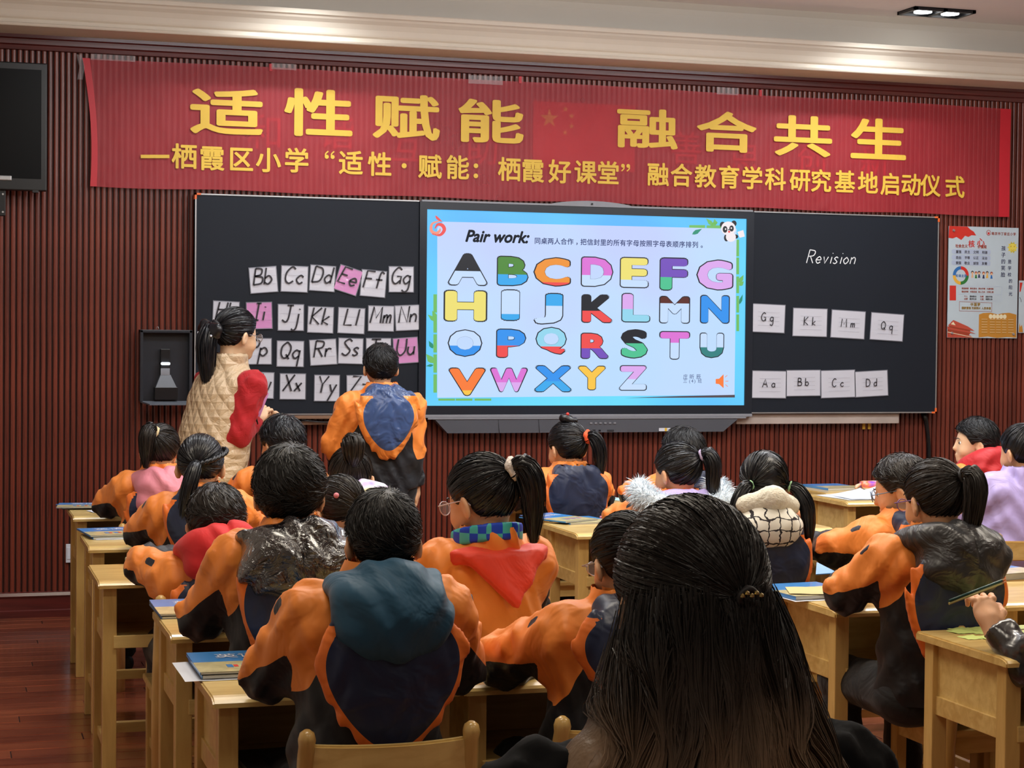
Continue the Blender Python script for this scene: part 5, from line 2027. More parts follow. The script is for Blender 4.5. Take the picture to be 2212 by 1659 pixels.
def hand_mesh(wrist, d, nrm, side, curl=0.5, s=1.0, h=0.0042, spread=1.0):
    """palm, four unequal fingers and a side thumb; d = finger direction, nrm = back of the hand"""
    d = np.array(d, float)
    d /= np.linalg.norm(d)
    nrm = np.array(nrm, float)
    nrm -= d * (nrm @ d)
    nrm /= np.linalg.norm(nrm)
    lat = np.cross(d, nrm) * side
    P, lo, h = make_grid((-0.065, -0.03, -0.07), (0.065, 0.16, 0.035), h)
    D = rcone(P, (0, -0.03, 0), (0, 0.015, 0), 0.021, 0.022)
    D = smin(D, ell(P, (0, 0.038, 0), (0.036, 0.042, 0.014)), 0.02)
    for k, (x, ln) in enumerate(((-0.027, 0.058), (-0.009, 0.067), (0.009, 0.063), (0.026, 0.05))):
        p = np.array([x, 0.072, 0.0])
        a = 0.15
        rad = 0.0085
        for j, fr in enumerate((0.45, 0.3, 0.25)):
            a += curl * (0.9 if j else 0.8)
            q = p + np.array([x * 0.15 * spread * (j == 0), math.cos(a) * ln * fr, -math.sin(a) * ln * fr])
            D = smin(D, rcone(P, p, q, rad, rad * 0.92), 0.004)
            p = q
            rad *= 0.92
    tb_ = [(-0.026, 0.012, -0.004), (-0.046, 0.036, -0.012), (-0.048, 0.062, -0.018 - 0.015 * curl), (-0.036, 0.08, -0.024 - 0.03 * curl)]
    for j in range(3):
        D = smin(D, rcone(P, tb_[j], tb_[j + 1], (0.014, 0.0115, 0.0095)[j], (0.0115, 0.0095, 0.008)[j]), 0.006)
    V, Q = nets(D, lo, h)
    B = np.stack([lat, d, nrm], 1)
    V2 = (V * s) @ B.T + np.array(wrist)
    if np.linalg.det(B) < 0:
        Q = Q[:, ::-1]
    return V2, Q


def cat(parts):
    Vs, Qs, o = [], [], 0
    for V, Q in parts:
        Vs.append(V)
        Qs.append(Q + o)
        o += len(V)
    return np.concatenate(Vs), np.concatenate(Qs)


def glasses(root, c, R, s, mt):
    fr = bmesh.new()

    def hp(x, y, z):
        return Vector(np.array(c) + R @ (np.array([x, y, z]) * s))
    for sx_ in (-1, 1):
        pts = [hp(sx_ * 0.031 + 0.024 * math.cos(a), 0.101 - 0.12 * (0.024 * math.cos(a) * sx_), -0.008 + 0.0185 * math.sin(a)) for a in np.linspace(0, 2 * PI, 17)]
        tube(fr, pts, 0.0016 * s, 5, cap=False)
        tube(fr, [hp(sx_ * 0.055, 0.098, -0.002), hp(sx_ * 0.074, 0.085, -0.002), hp(sx_ * 0.08, 0.02, -0.003), hp(sx_ * 0.079, -0.008, -0.004), hp(sx_ * 0.078, -0.024, -0.02)], 0.0018 * s, 5)
    tube(fr, [hp(-0.008, 0.103, -0.004), hp(0, 0.106, -0.002), hp(0.008, 0.103, -0.004)], 0.0015 * s, 5)
    g = obj('spectacle_frame', fr, mt, root)
    for sx_ in (-1, 1):
        bm = bmesh.new()
        vs = [bm.verts.new(hp(sx_ * 0.031 + 0.0235 * math.cos(a), 0.101 - 0.12 * (0.0235 * math.cos(a) * sx_), -0.008 + 0.018 * math.sin(a))) for a in np.linspace(0, 2 * PI, 17)[:-1]]
        bm.faces.new(vs)
        obj('lens', bm, M_lensg, g)


def lerp3(a, b, t):
    return np.array(a, float) * (1 - t) + np.array(b, float) * t


def person(label, head, seat, yaw=0.0, hyaw=0.0, hpitch=0.1, hroll=0.0, hs=1.0, hair=None, jacket='school', hood=None, arms=None, stand=False, face=False,
           spec=None, h=0.0115, sh_w=0.135, skin=None, hair_m=None, size=1.0, school_hood=True, hood_len=0.26, lean=None, bulk=1.0, group=None, sh_drop=0.035, legs=True, name='person', yoke=0.07, cut_z=None, neckd=0.135):
    root = thing(name, label, 'person', (seat[0], seat[1], 0), -yaw, group)
    cyw, syw = math.cos(yaw), math.sin(yaw)

    def loc(p):
        """world -> local"""
        dx, dy = p[0] - seat[0], p[1] - seat[1]
        return np.array([dx * cyw - dy * syw, dx * syw + dy * cyw, p[2]])
    H = loc(head)
    s = hs
    Rh = euler_R(hyaw - yaw, hpitch, hroll)
    N = H + np.array([0, -0.022, -neckd]) * s
    N[:2] = N[:2] - (N[:2] - np.array([0, 0.02])) * (0.25 if not stand else 0.1)
    zs = N[2] - sh_drop
    pel = np.array([0, 0, SEAT + 0.09]) if not stand else np.array([0, 0, stand])
    ch = lerp3(pel, N, 0.66)
    S, E, Wr = {}, {}, {}
    for k in (-1, 1):
        S[k] = np.array([N[0] + k * sh_w, N[1], zs])
        a = (arms or {}).get(k)
        if a is None:
            E[k] = np.array([N[0] + k * (sh_w + 0.065), N[1] + 0.12, 0.745 + 0.01])
            Wr[k] = np.array([k * 0.08, N[1] + 0.33, TOP + 0.055])
        else:
            E[k], Wr[k] = loc(a[0]), loc(a[1])
    b_ = bulk
    mats_skin = skin or M_skin
    # ---- body: one continuous skin surface
    lo = np.array([min(S[-1][0], E[-1][0], Wr[-1][0]) - 0.12, -0.2, 0.0])
    hi = np.array([max(S[1][0], E[1][0], Wr[1][0]) + 0.12, max(0.5, Wr[1][1] + 0.1, Wr[-1][1] + 0.1, H[1] + 0.15), H[2] + 0.14 * s])
    lo = np.minimum(lo, np.array([H[0] - 0.13, H[1] - 0.15, 0]))
    hi = np.maximum(hi, np.array([H[0] + 0.13, H[1] + 0.15, 0]))
    hip = {k: pel + np.array([k * 0.08, 0, -0.01]) for k in (-1, 1)}
    if not stand:
        knee = {k: np.array([k * 0.1, 0.35, SEAT + 0.07]) for k in (-1, 1)}
        ank = {k: np.array([k * 0.1, 0.32, 0.09]) for k in (-1, 1)}
    else:
        knee = {k: np.array([k * 0.085, 0.02, stand * 0.52]) for k in (-1, 1)}
        ank = {k: np.array([k * 0.085, -0.01, 0.08]) for k in (-1, 1)}

    def body_fn(P):
        D = rcone(P, pel, ch, 0.1, 0.095, (1, 1.25, 1))
        D = smin(D, rcone(P, S[-1] * [0.9, 1, 1], S[1] * [0.9, 1, 1], 0.04, 0.04), 0.04)
        D = smin(D, rcone(P, N + [0, -0.012, -0.05], H + Rh @ (np.array([0, -0.02, -0.05]) * s), 0.046 * s, 0.048 * s), 0.03)
        for k in (-1, 1):
            D = smin(D, rcone(P, S[k] * [0.95, 1, 1], E[k], 0.04, 0.033), 0.03)
            D = smin(D, rcone(P, E[k], Wr[k], 0.032, 0.022), 0.02)
            if legs:
                D = smin(D, rcone(P, hip[k], knee[k], 0.062, 0.047), 0.03)
                D = smin(D, rcone(P, knee[k], ank[k], 0.045, 0.03), 0.02)
                D = smin(D, rcone(P, ank[k] + [0, -0.01, -0.03], ank[k] + [0, 0.12, -0.06], 0.03, 0.02), 0.02)
        return D
    P, l0, _ = make_grid(lo, [hi[0], hi[1], H[2] - 0.02], 0.0155)
    D = body_fn(P)
    D = smin(D, head_sdf(P, H, Rh, s), 0.03)
    D = np.maximum(D, P[..., 2] - (N[2] + 0.035))
    Vb, Qb = nets(D, l0, 0.0155)
    hh = 0.0055 if face else 0.0072
    P, l0, _ = make_grid([H[0] - 0.12 * s, H[1] - 0.13 * s, N[2] - 0.03], [H[0] + 0.12 * s, H[1] + 0.13 * s, H[2] + 0.13 * s], hh)
    D = smin(head_sdf(P, H, Rh, s), rcone(P, N + [0, -0.012, -0.05], H + Rh @ (np.array([0, -0.02, -0.05]) * s), 0.046 * s, 0.048 * s), 0.025)
    D = smin(D, rcone(P, S[-1] * [0.9, 1, 1], S[1] * [0.9, 1, 1], 0.04, 0.04), 0.03)
    D = np.maximum(D, (N[2] - 0.01) - P[..., 2])
    Vh, Qh = nets(D, l0, hh)
    parts_ = [(Vb, Qb), (Vh, Qh)]
    for k in (-1, 1):
        a = (arms or {}).get(k)
        dd = Wr[k] - E[k]
        hd = a[2] if a is not None and len(a) > 2 else dict()
        dv = hd.get('d')
        dv = dd if dv is None else loc(np.array([seat[0], seat[1], 0]) + np.array(dv))
        nv = hd.get('n', (0, 0, 1) if not stand else (k, 0.2, 0.1))
        Vk, Qk = hand_mesh(Wr[k] + dd / np.linalg.norm(dd) * 0.02, dv, nv, k if hd.get('flip') is None else -k, hd.get('curl', 0.35), hd.get('s', 0.86 if s < 1.08 else 1.0), h=hd.get('h', 0.005))
        parts_.append((Vk, Qk))
    V, Q = cat(parts_)
    link('body', np_mesh('body', V, Q), mats_skin, root)
    # ---- trousers and shoes
    if legs:
        def tr_fn(P):
            D = None
            for k in (-1, 1):
                d1 = smin(rcone(P, hip[k], knee[k], 0.083, 0.064), rcone(P, knee[k], ank[k] + [0, 0, 0.01], 0.062, 0.052), 0.03)
                D = d1 if D is None else smin(D, d1, 0.02)
            return smin(D, rcone(P, hip[-1], hip[1], 0.085, 0.085), 0.03) + 0.003 * np.sin(P[..., 2] * 60 + P[..., 0] * 25)
        ll = np.array([-0.24, -0.14, 0.03])
        lh = np.array([0.24, 0.46 if not stand else 0.16, pel[2] + 0.06])
        sdf_obj('trousers', tr_fn, ll, lh, 0.016, M_trouser, root)
        for k in (-1, 1):
            def sh_fn(P, k=k):
                return smax(rcone(P, ank[k] + [0, -0.02, -0.045], ank[k] + [0, 0.13, -0.06], 0.044, 0.034), -P[..., 2] + 0.001, 0.004)
            sdf_obj('shoe', sh_fn, ank[k] - [0.08, 0.1, 0.1], ank[k] + [0.08, 0.2, 0.04], 0.01, M_shoe, root)
    # ---- jacket
    jl = np.array([min(S[-1][0], E[-1][0], Wr[-1][0]) - 0.11, min(-0.2, E[-1][1] - 0.1, E[1][1] - 0.1), (pel[2] - (0.03 if not stand else 0.12)) if cut_z is None else cut_z])
    jl[2] = min(jl[2], E[-1][2] - 0.09, E[1][2] - 0.09, Wr[-1][2] - 0.08, Wr[1][2] - 0.08)
    jh = np.array([max(S[1][0], E[1][0], Wr[1][0]) + 0.11, max(0.2, N[1] + 0.16, Wr[1][1] + 0.08, Wr[-1][1] + 0.08), N[2] + 0.07])
    hem = pel[2] - (0.05 if not stand else 0.12)

    def torso(P):
        D = rcone(P, pel + [0, 0, -0.02], ch, 0.165 * b_, 0.15 * b_, (1, 1.3, 1))
        D = smin(D, rcone(P, S[-1] + [0.02, 0, -0.01], S[1] + [-0.02, 0, -0.01], 0.062 * b_, 0.062 * b_), 0.07)
        return D

    def sleeve(P):
        D = None
        for k in (-1, 1):
            d1 = smin(rcone(P, S[k], E[k], 0.068 * b_, 0.06 * b_), rcone(P, E[k], Wr[k], 0.058 * b_, 0.043), 0.025)
            D = d1 if D is None else np.minimum(D, d1)
        return D

    def jk_fn(P):
        D = smin(torso(P), sleeve(P), 0.045)
        D = smin(D, rcone(P, N + [0, -0.01, -0.03], N + [0, -0.016, 0.035], 0.088, 0.08), 0.03)
        # folds
        D = D + 0.006 * np.sin(P[..., 2] * 55 + 9 * np.sin(P[..., 0] * 14) + P[..., 1] * 22) * np.sin(P[..., 0] * 23 + P[..., 1] * 31 + 1.3) + 0.0035 * np.sin(P[..., 0] * 90 + P[..., 2] * 48 + 2 * np.sin(P[..., 1] * 40))
        if jacket == 'puffer':
            D = D - 0.009 * np.abs(np.sin(P[..., 2] * 42 + P[..., 1] * 12)) + 0.004
        D = smax(D, hem - P[..., 2], 0.01)
        D = smax(D, -rcone(P, N + [0, 0, -0.02], H + Rh @ (np.array([0, -0.01, -0.03]) * s), 0.052 * s, 0.064 * s), 0.006)
        for k in (-1, 1):
            dv = (Wr[k] - E[k]) / np.linalg.norm(Wr[k] - E[k])
            D = np.maximum(D, np.where(np.linalg.norm(P - Wr[k].astype(F32), axis=-1) < 0.11, (P - Wr[k].astype(F32)) @ dv.astype(F32), -1))
        return D

    def jk_at(V):
        dt, da = torso(V), sleeve(V)
        x = V[:, 0] - N[0]
        yo = V[:, 2] - (zs - yoke - 1.3 * np.maximum(0, np.abs(x) - 0.115) + 0.02 * np.cos(x * 60))
        o_arm = np.full(len(V), -1.0, F32)
        tagv = np.full(len(V), -1.0, F32)
        for k in (-1, 1):
            out = np.array([k * 0.75, -0.12, 0.65])
            out /= np.linalg.norm(out)
            if stand:
                out = np.array([k * 1.0, -0.1, 0.1])
            ab = E[k] - S[k]
            t = ((V - S[k]) @ ab) / (ab @ ab)
            ax = S[k] + np.clip(t, 0, 1)[:, None] * ab
            d1 = (V - ax) @ out
            sel = x * k > 0
            bc = Wr[k] - E[k]
            t2 = ((V - E[k]) @ bc) / (bc @ bc)
            if stand:
                v = np.minimum(d1 + 0.045 - 0.02 * t, 0.30 - t2)
            else:
                v = d1 + 0.004 - 0.05 * np.clip(t, 0, 1) - 0.2 * np.clip(t2, 0, 1)
            o_arm = np.where(sel, v, o_arm)
            c0 = S[k] + 0.18 * ab + out * 0.06
            u1 = ab / np.linalg.norm(ab)
            v1 = np.cross(u1, out)
            w_ = V - c0
            tv = -np.maximum(np.maximum(np.abs(w_ @ u1) - 0.02, np.abs(w_ @ v1) - 0.01), np.abs(w_ @ out) - 0.05)
            tagv = np.maximum(tagv, np.where(sel, tv, -1))
        w = np.clip((dt - da) / 0.03 + 0.5, 0, 1)
        return {'orange': yo * (1 - w) + o_arm * w, 'tag': tagv}
    mj = {'school': M_jacket}.get(jacket) or (arms or {}).get('mat') or M_coat
    if isinstance(jacket, bpy.types.Material):
        mj = jacket
    sdf_obj('jacket', jk_fn, jl, jh, h, mj, root, jk_at if mj is M_jacket else None)
    # ---- the jacket's own hood lying on the back
    yb = lambda z: float(np.interp(z, [pel[2], ch[2], N[2]], [pel[1], ch[1], N[1]])) - 0.118 * b_
    if school_hood:
        zc_ = zs + (0.05 if not hood else -0.01) - hood_len * 0.42
        rz_ = hood_len * 0.6
        cyb = yb(zc_) - 0.012
        tilt = math.atan2(N[1] - pel[1], N[2] - pel[2]) * 0.9
        Rt = euler_R(0, 0)
        ct, st_ = math.cos(tilt), math.sin(tilt)
        Rt = np.array([[1, 0, 0], [0, ct, st_], [0, -st_, ct]])
        rx_ = 0.145

        def hd_fn(P):
            q = (P - np.array([N[0], cyb, zc_], F32)) @ Rt.astype(F32)
            rxx = rx_ * (1 + 0.4 * np.clip(q[..., 2] / rz_, -1, 1))
            k0 = np.sqrt((q[..., 0] / rxx) ** 2 + (q[..., 1] / (0.046 if not hood else 0.034)) ** 2 + (q[..., 2] / rz_) ** 2)
            D = (k0 - 1) * 0.045
            if not hood:
                D = smin(D, rcone(P, N + [-0.05, -0.055, 0.02], N + [0.05, -0.055, 0.02], 0.042, 0.042), 0.06)
            D = D + 0.003 * np.sin(P[..., 2] * 50 + 14 * P[..., 0] + 4 * np.sin(P[..., 0] * 40)) * np.sin(P[..., 0] * 34 + 0.6)
            D = smax(D, -rcone(P, N + [0, 0, -0.02], H + Rh @ (np.array([0, -0.01, -0.03]) * s), 0.052 * s, 0.07 * s), 0.006)
            return D

        def hd_at(V):
            q = (V - np.array([N[0], cyb, zc_])) @ Rt
            rxx = rx_ * (1 + 0.4 * np.clip(q[:, 2] / rz_, -1, 1))
            k0 = np.sqrt((q[:, 0] / rxx) ** 2 + (q[:, 2] / rz_) ** 2)
            return {'orange': np.minimum(k0 - ((0.9 if school_hood != 'satin' else 0.8) - 0.1 * np.clip(-q[:, 2] / rz_, 0, 1)), 0.02 + (0.55 - q[:, 2] / rz_) * 0.1)}
        sdf_obj('jacket_hood', hd_fn, [N[0] - 0.22, cyb - 0.16, zc_ - rz_ - 0.05], [N[0] + 0.22, cyb + 0.14, N[2] + 0.06], h * 0.8, M_satin if school_hood == 'satin' else M_hood, root, hd_at)
    # ---- a second, coloured hood worn over it
    if hood:
        hm, hr, hz, hy = hood['mat'], hood.get('r', (0.13, 0.085, 0.1)), hood.get('z', 0.0), hood.get('y', -0.1)
        hc = N + np.array([hood.get('x', 0.0), hy, hz - 0.01])

        def h2_fn(P):
            D = ell(P, hc, hr)
            rg_ = hood.get('ring', 0.03)
            # rolled rim round the neck: a torus
            q = P - (N + np.array([0, -0.02, 0.02 + hz * 0.5])).astype(F32)
            tor = np.sqrt((np.sqrt((q[..., 0] / 1.12) ** 2 + (q[..., 1]) ** 2) - 0.085 * s) ** 2 + (q[..., 2] - 0.25 * -q[..., 1] - 0.0) ** 2) - rg_
            D = smin(D, tor, 0.05)
            fo = hood.get('fold', 0.004)
            D = D + fo * np.sin(P[..., 2] * 62 + 5 * np.sin(P[..., 0] * 22)) + fo * 0.7 * np.sin(P[..., 0] * 45 + P[..., 2] * 26 + P[..., 1] * 30)
            if hood.get('seam', True):
                D = D + 0.007 * np.exp(-((P[..., 0] - hc[0]) / 0.005) ** 2)
            if hood.get('quilt'):
                D = D - 0.008 * np.abs(np.sin((P[..., 2] - hc[2]) * hood['quilt'] + P[..., 0] * 4)) + 0.005
            D = smax(D, -rcone(P, N + [0, 0, -0.02], H + Rh @ (np.array([0, -0.01, 0.0]) * s), 0.05 * s, 0.083 * s), 0.008)
            return D
        e_ = np.array(hr) + 0.05
        sdf_obj(hood.get('name', 'inner_hood'), h2_fn, np.minimum(hc - e_, N - [0.17, 0.16, 0.06]), np.maximum(hc + e_, N + [0.17, 0.15, 0.1]), h * 0.75, hm, root)
        if hood.get('fur'):
            fur = hood['fur']
            n = fur.get('n', 2600)
            a = rng.uniform(fur.get('a0', -PI), fur.get('a1', 0), n)
            cc = N + np.array(fur.get('c', (0, -0.03, 0.0)))
            A = np.stack([np.cos(a) * fur['R'], np.sin(a) * fur['R'] * 0.8, 0.0 * a + fur.get('tilt', 0.3) * np.sin(a) * fur['R']], 1) + cc
            o = rng.normal(size=(n, 3))
            o /= np.linalg.norm(o, axis=1, keepdims=True)
            r1 = fur['r'] * 0.6
            L = fur['r'] * 0.75
            tt = np.linspace(0, 1, 4)[None, :, None]
            pts = A[:, None] + o[:, None] * (r1 + L * tt) + np.array([0, 0, -0.012])[None, None] * tt ** 2 + rng.normal(size=(n, 1, 3)) * 0.004 * tt
            V, Q = ribbons(pts, np.full(n, 0.0026), np.repeat(np.cross(o, rng.normal(size=(n, 3)))[:, None], 4, 1))
            f_o = link('fur_trim', np_mesh('fur_trim', V, Q), fur['mat'], root)
            f_o['kind'] = 'stuff'
            core = bmesh.new()
            aa = np.linspace(fur.get('a0', -PI), fur.get('a1', 0), 18)
            tube(core, [cc + np.array([math.cos(t) * fur['R'], math.sin(t) * fur['R'] * 0.8, fur.get('tilt', 0.3) * math.sin(t) * fur['R']]) for t in aa], fur['r'] * 0.8, 10)
            obj('fur_band', core, fur['mat'], root, smooth=True)
    # ---- hair
    hm = hair_m or M_hair
    hair = hair or {'style': 'short'}
    st = hair['style']
    boy = st == 'short'
    th = hair.get('thick', 0.006 if boy else 0.002)
    fr_ = hair.get('fringe', 0.006)
    nape = hair.get('nape', 0.085)
    hr_o = sdf_obj('hair', lambda P: hair_sdf(P, H, Rh, s, fr_, th, nape, boy), H - 0.125 * s, H + 0.14 * s, 0.0062 * s, hm, root)
    sd = int(abs(head[0] * 1000)) % 997
    nst = hair.get('n', 700 if not boy else 1500)
    V, Q = head_strands(H, Rh, s, st if boy else 'tie', hair.get('tie'), nst, th, fr_, hair.get('w', 0.0026 if not boy else 0.0024), nape, sd, hair.get('tie2'))
    so = link('hair_strands', np_mesh('hair_strands', V, Q), hm, root)
    so['kind'] = 'stuff'
    for ti, key in enumerate(('tie', 'tie2')):
        if boy or hair.get(key) is None:
            continue
        td = np.array(hair[key], float)
        td /= np.linalg.norm(td)
        p0 = H + Rh @ (scalp_point(td, 0.006) * s)
        od = Rh @ td
        L = hair.get('len', 0.22)
        bend = np.array(hair.get('bend' + ('' if ti == 0 else '2'), (0, 0, 0)), float)
        R_ = hair.get('tr', 0.022)
        if hair.get('bun'):
            path = [p0, p0 + od * 0.02]
        else:
            p1 = p0 + od * 0.035 + np.array([0, 0, 0.004])
            p2 = p0 + od * 0.052 + np.array([0, 0, -0.25 * L]) + bend * 0.35
            p3 = p0 + od * 0.04 + np.array([0, 0, -0.62 * L]) + bend * 0.75
            p4 = p0 + od * 0.03 + np.array([0, 0, -L]) + bend
            path = [p0 - od * 0.01, p1, p2, p3, p4]
            rad = [R_ * 0.5, R_ * 0.95, R_ * 1.15, R_ * 0.95, R_ * 0.3]
            core = bmesh.new()
            tube(core, path, [r * 0.8 for r in rad], 10)
            obj('ponytail', core, hm, root, smooth=True)
            V, Q = tail_strands(path, rad, hair.get('tn', 320), hair.get('tw', 0.003), sd + 5)
            so = link('ponytail_strands', np_mesh('ponytail_strands', V, Q), hm, root)
            so['kind'] = 'stuff'
        if hair.get('band') is not None:
            bm = bmesh.new()
            ax = Vector(od)
            a1 = ax.orthogonal().normalized()
            a2 = ax.cross(a1)
            rb = hair.get('bandr', 0.009)
            ring = [Vector(p0) + ax * 0.008 + (a1 * math.cos(t) + a2 * math.sin(t)) * (R_ * 0.55 + rb * 0.5) for t in np.linspace(0, 2 * PI, 15)]
            rads = [rb * (1 + 0.25 * math.sin(i * 2.3)) for i in range(15)]
            rads[-1] = rads[0]
            tube(bm, ring, rads, 8, cap=False)
            obj('hair_tie', bm, hair['band'], root, smooth=True)
    if face:
        for k in (-1, 1):
            bm = bmesh.new()
            bmesh.ops.create_uvsphere(bm, u_segments=14, v_segments=10, radius=0.0112 * s)
            e = obj('eye', bm, M_eyew, root, smooth=True)
            e.location = H + Rh @ (np.array([k * 0.029, 0.0695, -0.006]) * s)
            bm = bmesh.new()
            bmesh.ops.create_uvsphere(bm, u_segments=12, v_segments=8, radius=0.0078 * s)
            i_ = obj('iris', bm, M_iris, e, smooth=True)
            i_.location = Rh @ (np.array([0, 0.0052, 0]) * s)
            bm = bmesh.new()
            tube(bm, [H + Rh @ (np.array([k * x, y, z]) * s) for x, y, z in ((0.014, 0.0885, 0.012), (0.028, 0.0875, 0.017), (0.044, 0.079, 0.013))], [0.0016 * s, 0.0024 * s, 0.001 * s], 6)
            obj('eyebrow', bm, hm, root)
    if spec:
        glasses(root, H, Rh, s, spec)
    return root, dict(H=H, N=N, S=S, E=E, W=Wr, Rh=Rh, loc=loc, zs=zs, pel=pel, ch=ch, yb=yb)
# =================================================================== the class
def hd(px, py, y):
    q = at_y(px, py, y)
    return np.array([q.x, q.y, q.z])


M_pink = cloth('pink_padded_cloth', sr((226, 138, 154)), 0.5, 0.5, 8)
M_redh = cloth('red_sweat_cloth', sr((206, 30, 34)), 0.7, 0.3, 8)
M_shiny = cloth('shiny_black_foil_cloth', sr((24, 22, 28)), 0.14, 1.0, 22, sheen=0, coat=1.0, spec=0.9, dist=2.0, bd=0.03)
M_teal = cloth('teal_cotton', sr((30, 80, 110)), 0.6, 0.9, 7)
M_lilac = cloth('lilac_nylon', sr((190, 176, 238)), 0.4, 0.6, 8)
M_flower, nt, b = new_mat('purple_yellow_flower_cloth')
f = noise(nt, 13, 1)
nt.links.new(ramp(nt, f, [(0.38, sr((150, 140, 214))), (0.48, sr((216, 196, 240))), (0.56, sr((240, 236, 246))), (0.62, sr((236, 226, 90))), (0.68, sr((214, 236, 200)))]), b.inputs['Base Color'])
b.inputs['Roughness'].default_value = 0.6
M_blackq = cloth('black_quilted_nylon', sr((34, 34, 38)), 0.38, 0.7, 14, coat=0.1, spec=0.6)
M_puffer = cloth('glossy_black_puffer', sr((22, 24, 30)), 0.25, 0.3, 9, coat=0.5, spec=0.8)
M_redp = cloth('red_padded_nylon', sr((196, 42, 48)), 0.5, 0.5, 9)
M_furw = plain('white_fur', sr((222, 234, 244)), 0.8, 0.03)
M_fleece = plain('cream_fleece', sr((226, 222, 206)), 0.9, 0.05, 60, bmp=0.6, bscale=90)
M_scarf = cloth('red_neckerchief', sr((232, 62, 36)), 0.5, 0.4, 8)
# cream fleece with black check
M_check, nt, b = new_mat('checked_fleece')
tc = nt.nodes.new('ShaderNodeTexCoord')
nzz = nt.nodes.new('ShaderNodeTexNoise')
nzz.inputs['Scale'].default_value = 30
nt.links.new(tc.outputs['Object'], nzz.inputs['Vector'])
mxv = nt.nodes.new('ShaderNodeMix')
mxv.data_type = 'RGBA'
mxv.inputs['Factor'].default_value = 0.03
nt.links.new(tc.outputs['Object'], mxv.inputs['A'])
nt.links.new(nzz.outputs['Color'], mxv.inputs['B'])
sepx = nt.nodes.new('ShaderNodeSeparateXYZ')
nt.links.new(mxv.outputs['Result'], sepx.inputs[0])
acc = None
for ax_ in ('X', 'Z'):
    mm1 = nt.nodes.new('ShaderNodeMath')
    mm1.operation = 'PINGPONG'
    mm1.inputs[1].default_value = 0.019
    nt.links.new(sepx.outputs[ax_], mm1.inputs[0])
    mm2 = nt.nodes.new('ShaderNodeMath')
    mm2.operation = 'LESS_THAN'
    mm2.inputs[1].default_value = 0.0024
    nt.links.new(mm1.outputs[0], mm2.inputs[0])
    if acc is None:
        acc = mm2.outputs[0]
    else:
        mm3 = nt.nodes.new('ShaderNodeMath')
        mm3.operation = 'MAXIMUM'
        nt.links.new(acc, mm3.inputs[0])
        nt.links.new(mm2.outputs[0], mm3.inputs[1])
        acc = mm3.outputs[0]
nt.links.new(ramp(nt, acc, [(0.0, sr((228, 226, 216))), (1.0, sr((44, 40, 44)))]), b.inputs['Base Color'])
b.inputs['Roughness'].default_value = 0.9
M_clear = plain('pale_pink_spectacle_plastic', sr((214, 196, 204)), 0.2)
M_bluesp = plain('grey_blue_spectacle_plastic', sr((116, 140, 170)), 0.25)
M_violetsp = plain('violet_spectacle_plastic', sr((130, 96, 160)), 0.25)
M_silversp = plain('silver_spectacle_metal', sr((190, 190, 196)), 0.25, metal=0.6)
T_orange = cloth('orange_scrunchie', sr((240, 90, 44)), 0.7)
T_white = cloth('white_flecked_scrunchie', sr((226, 216, 210)), 0.8, var=0.3, bs=60)
T_cream = cloth('cream_scrunchie', sr((226, 204, 160)), 0.8)
T_black = plain('black_hair_elastic', sr((26, 24, 28)), 0.6)
T_mauve = plain('mauve_hair_elastic', sr((176, 160, 196)), 0.5)
T_green = plain('mint_hair_elastic', sr((170, 220, 170)), 0.5)


def ht(px, ytop, y, s):
    """head centre from the pixel of the hair top"""
    q = hd(px, ytop, y)
    q[2] -= 0.121 * s
    return q


def scarf_at(root, K, mt=None, w=0.1, name='neckerchief', dz=0.0, L=0.09):
    """folded triangle of cloth on the upper back"""
    N, yb = K['N'], K['yb']
    def fn(P):
        q = P - N.astype(F32)
        tri = np.maximum(np.abs(q[..., 0]) * 0.75 + (-(q[..., 2] - dz)) * (w / L) * 0.75 - w * 0.75, q[..., 2] - dz - 0.01)
        slab = np.abs(q[..., 1] + 0.105 - 0.35 * (q[..., 2] - dz) + 1.6 * q[..., 0] ** 2 * -1) - 0.02
        D = smax(tri, slab, 0.012)
        D = smin(D, rcone(P, N + [-w, -0.07, -0.005 + dz], N + [w, -0.07, -0.005 + dz], 0.016, 0.016, (1, 1, 0.7)), 0.015)
        return D + 0.002 * np.sin(P[..., 0] * 70 + P[..., 2] * 40)
    sdf_obj(name, fn, N + [-w - 0.05, -0.19, -0.2], N + [w + 0.05, 0.0, 0.06 + dz], 0.009, mt or M_scarf, root)


SILVER = plain('silver_hair_pin', sr((200, 200, 205)), 0.25, metal=0.8)
# ---- first row, left
R_, K_ = person('pupil at the far left with a cream scrunchie ponytail and a pink hood', ht(348, 912, 7.78, .93), (0.84, 7.8), hyaw=0.25, hpitch=0.15, hs=0.93, hair_m=M_hairb,
                hair={'style': 'tie', 'tie': (-0.25, -0.85, 0.45), 'len': 0.16, 'tr': 0.032, 'bend': (-0.02, -0.02, 0), 'band': T_cream, 'bandr': 0.009, 'nape': 0.1},
                hood={'mat': M_pink, 'r': (0.12, 0.09, 0.11), 'z': -0.045, 'y': -0.11, 'ring': 0.036, 'quilt': 26})
R_, K_ = person('short haired pupil seated right below the teacher, seen past a bigger head', ht(608, 895, 7.78, 1.0), (1.37, 7.8), hyaw=-0.5, hpitch=0.1, hs=1.0, hair={'style': 'short', 'thick': 0.01, 'nape': 0.08, 'fringe': 0.02}, hair_m=M_hairg)
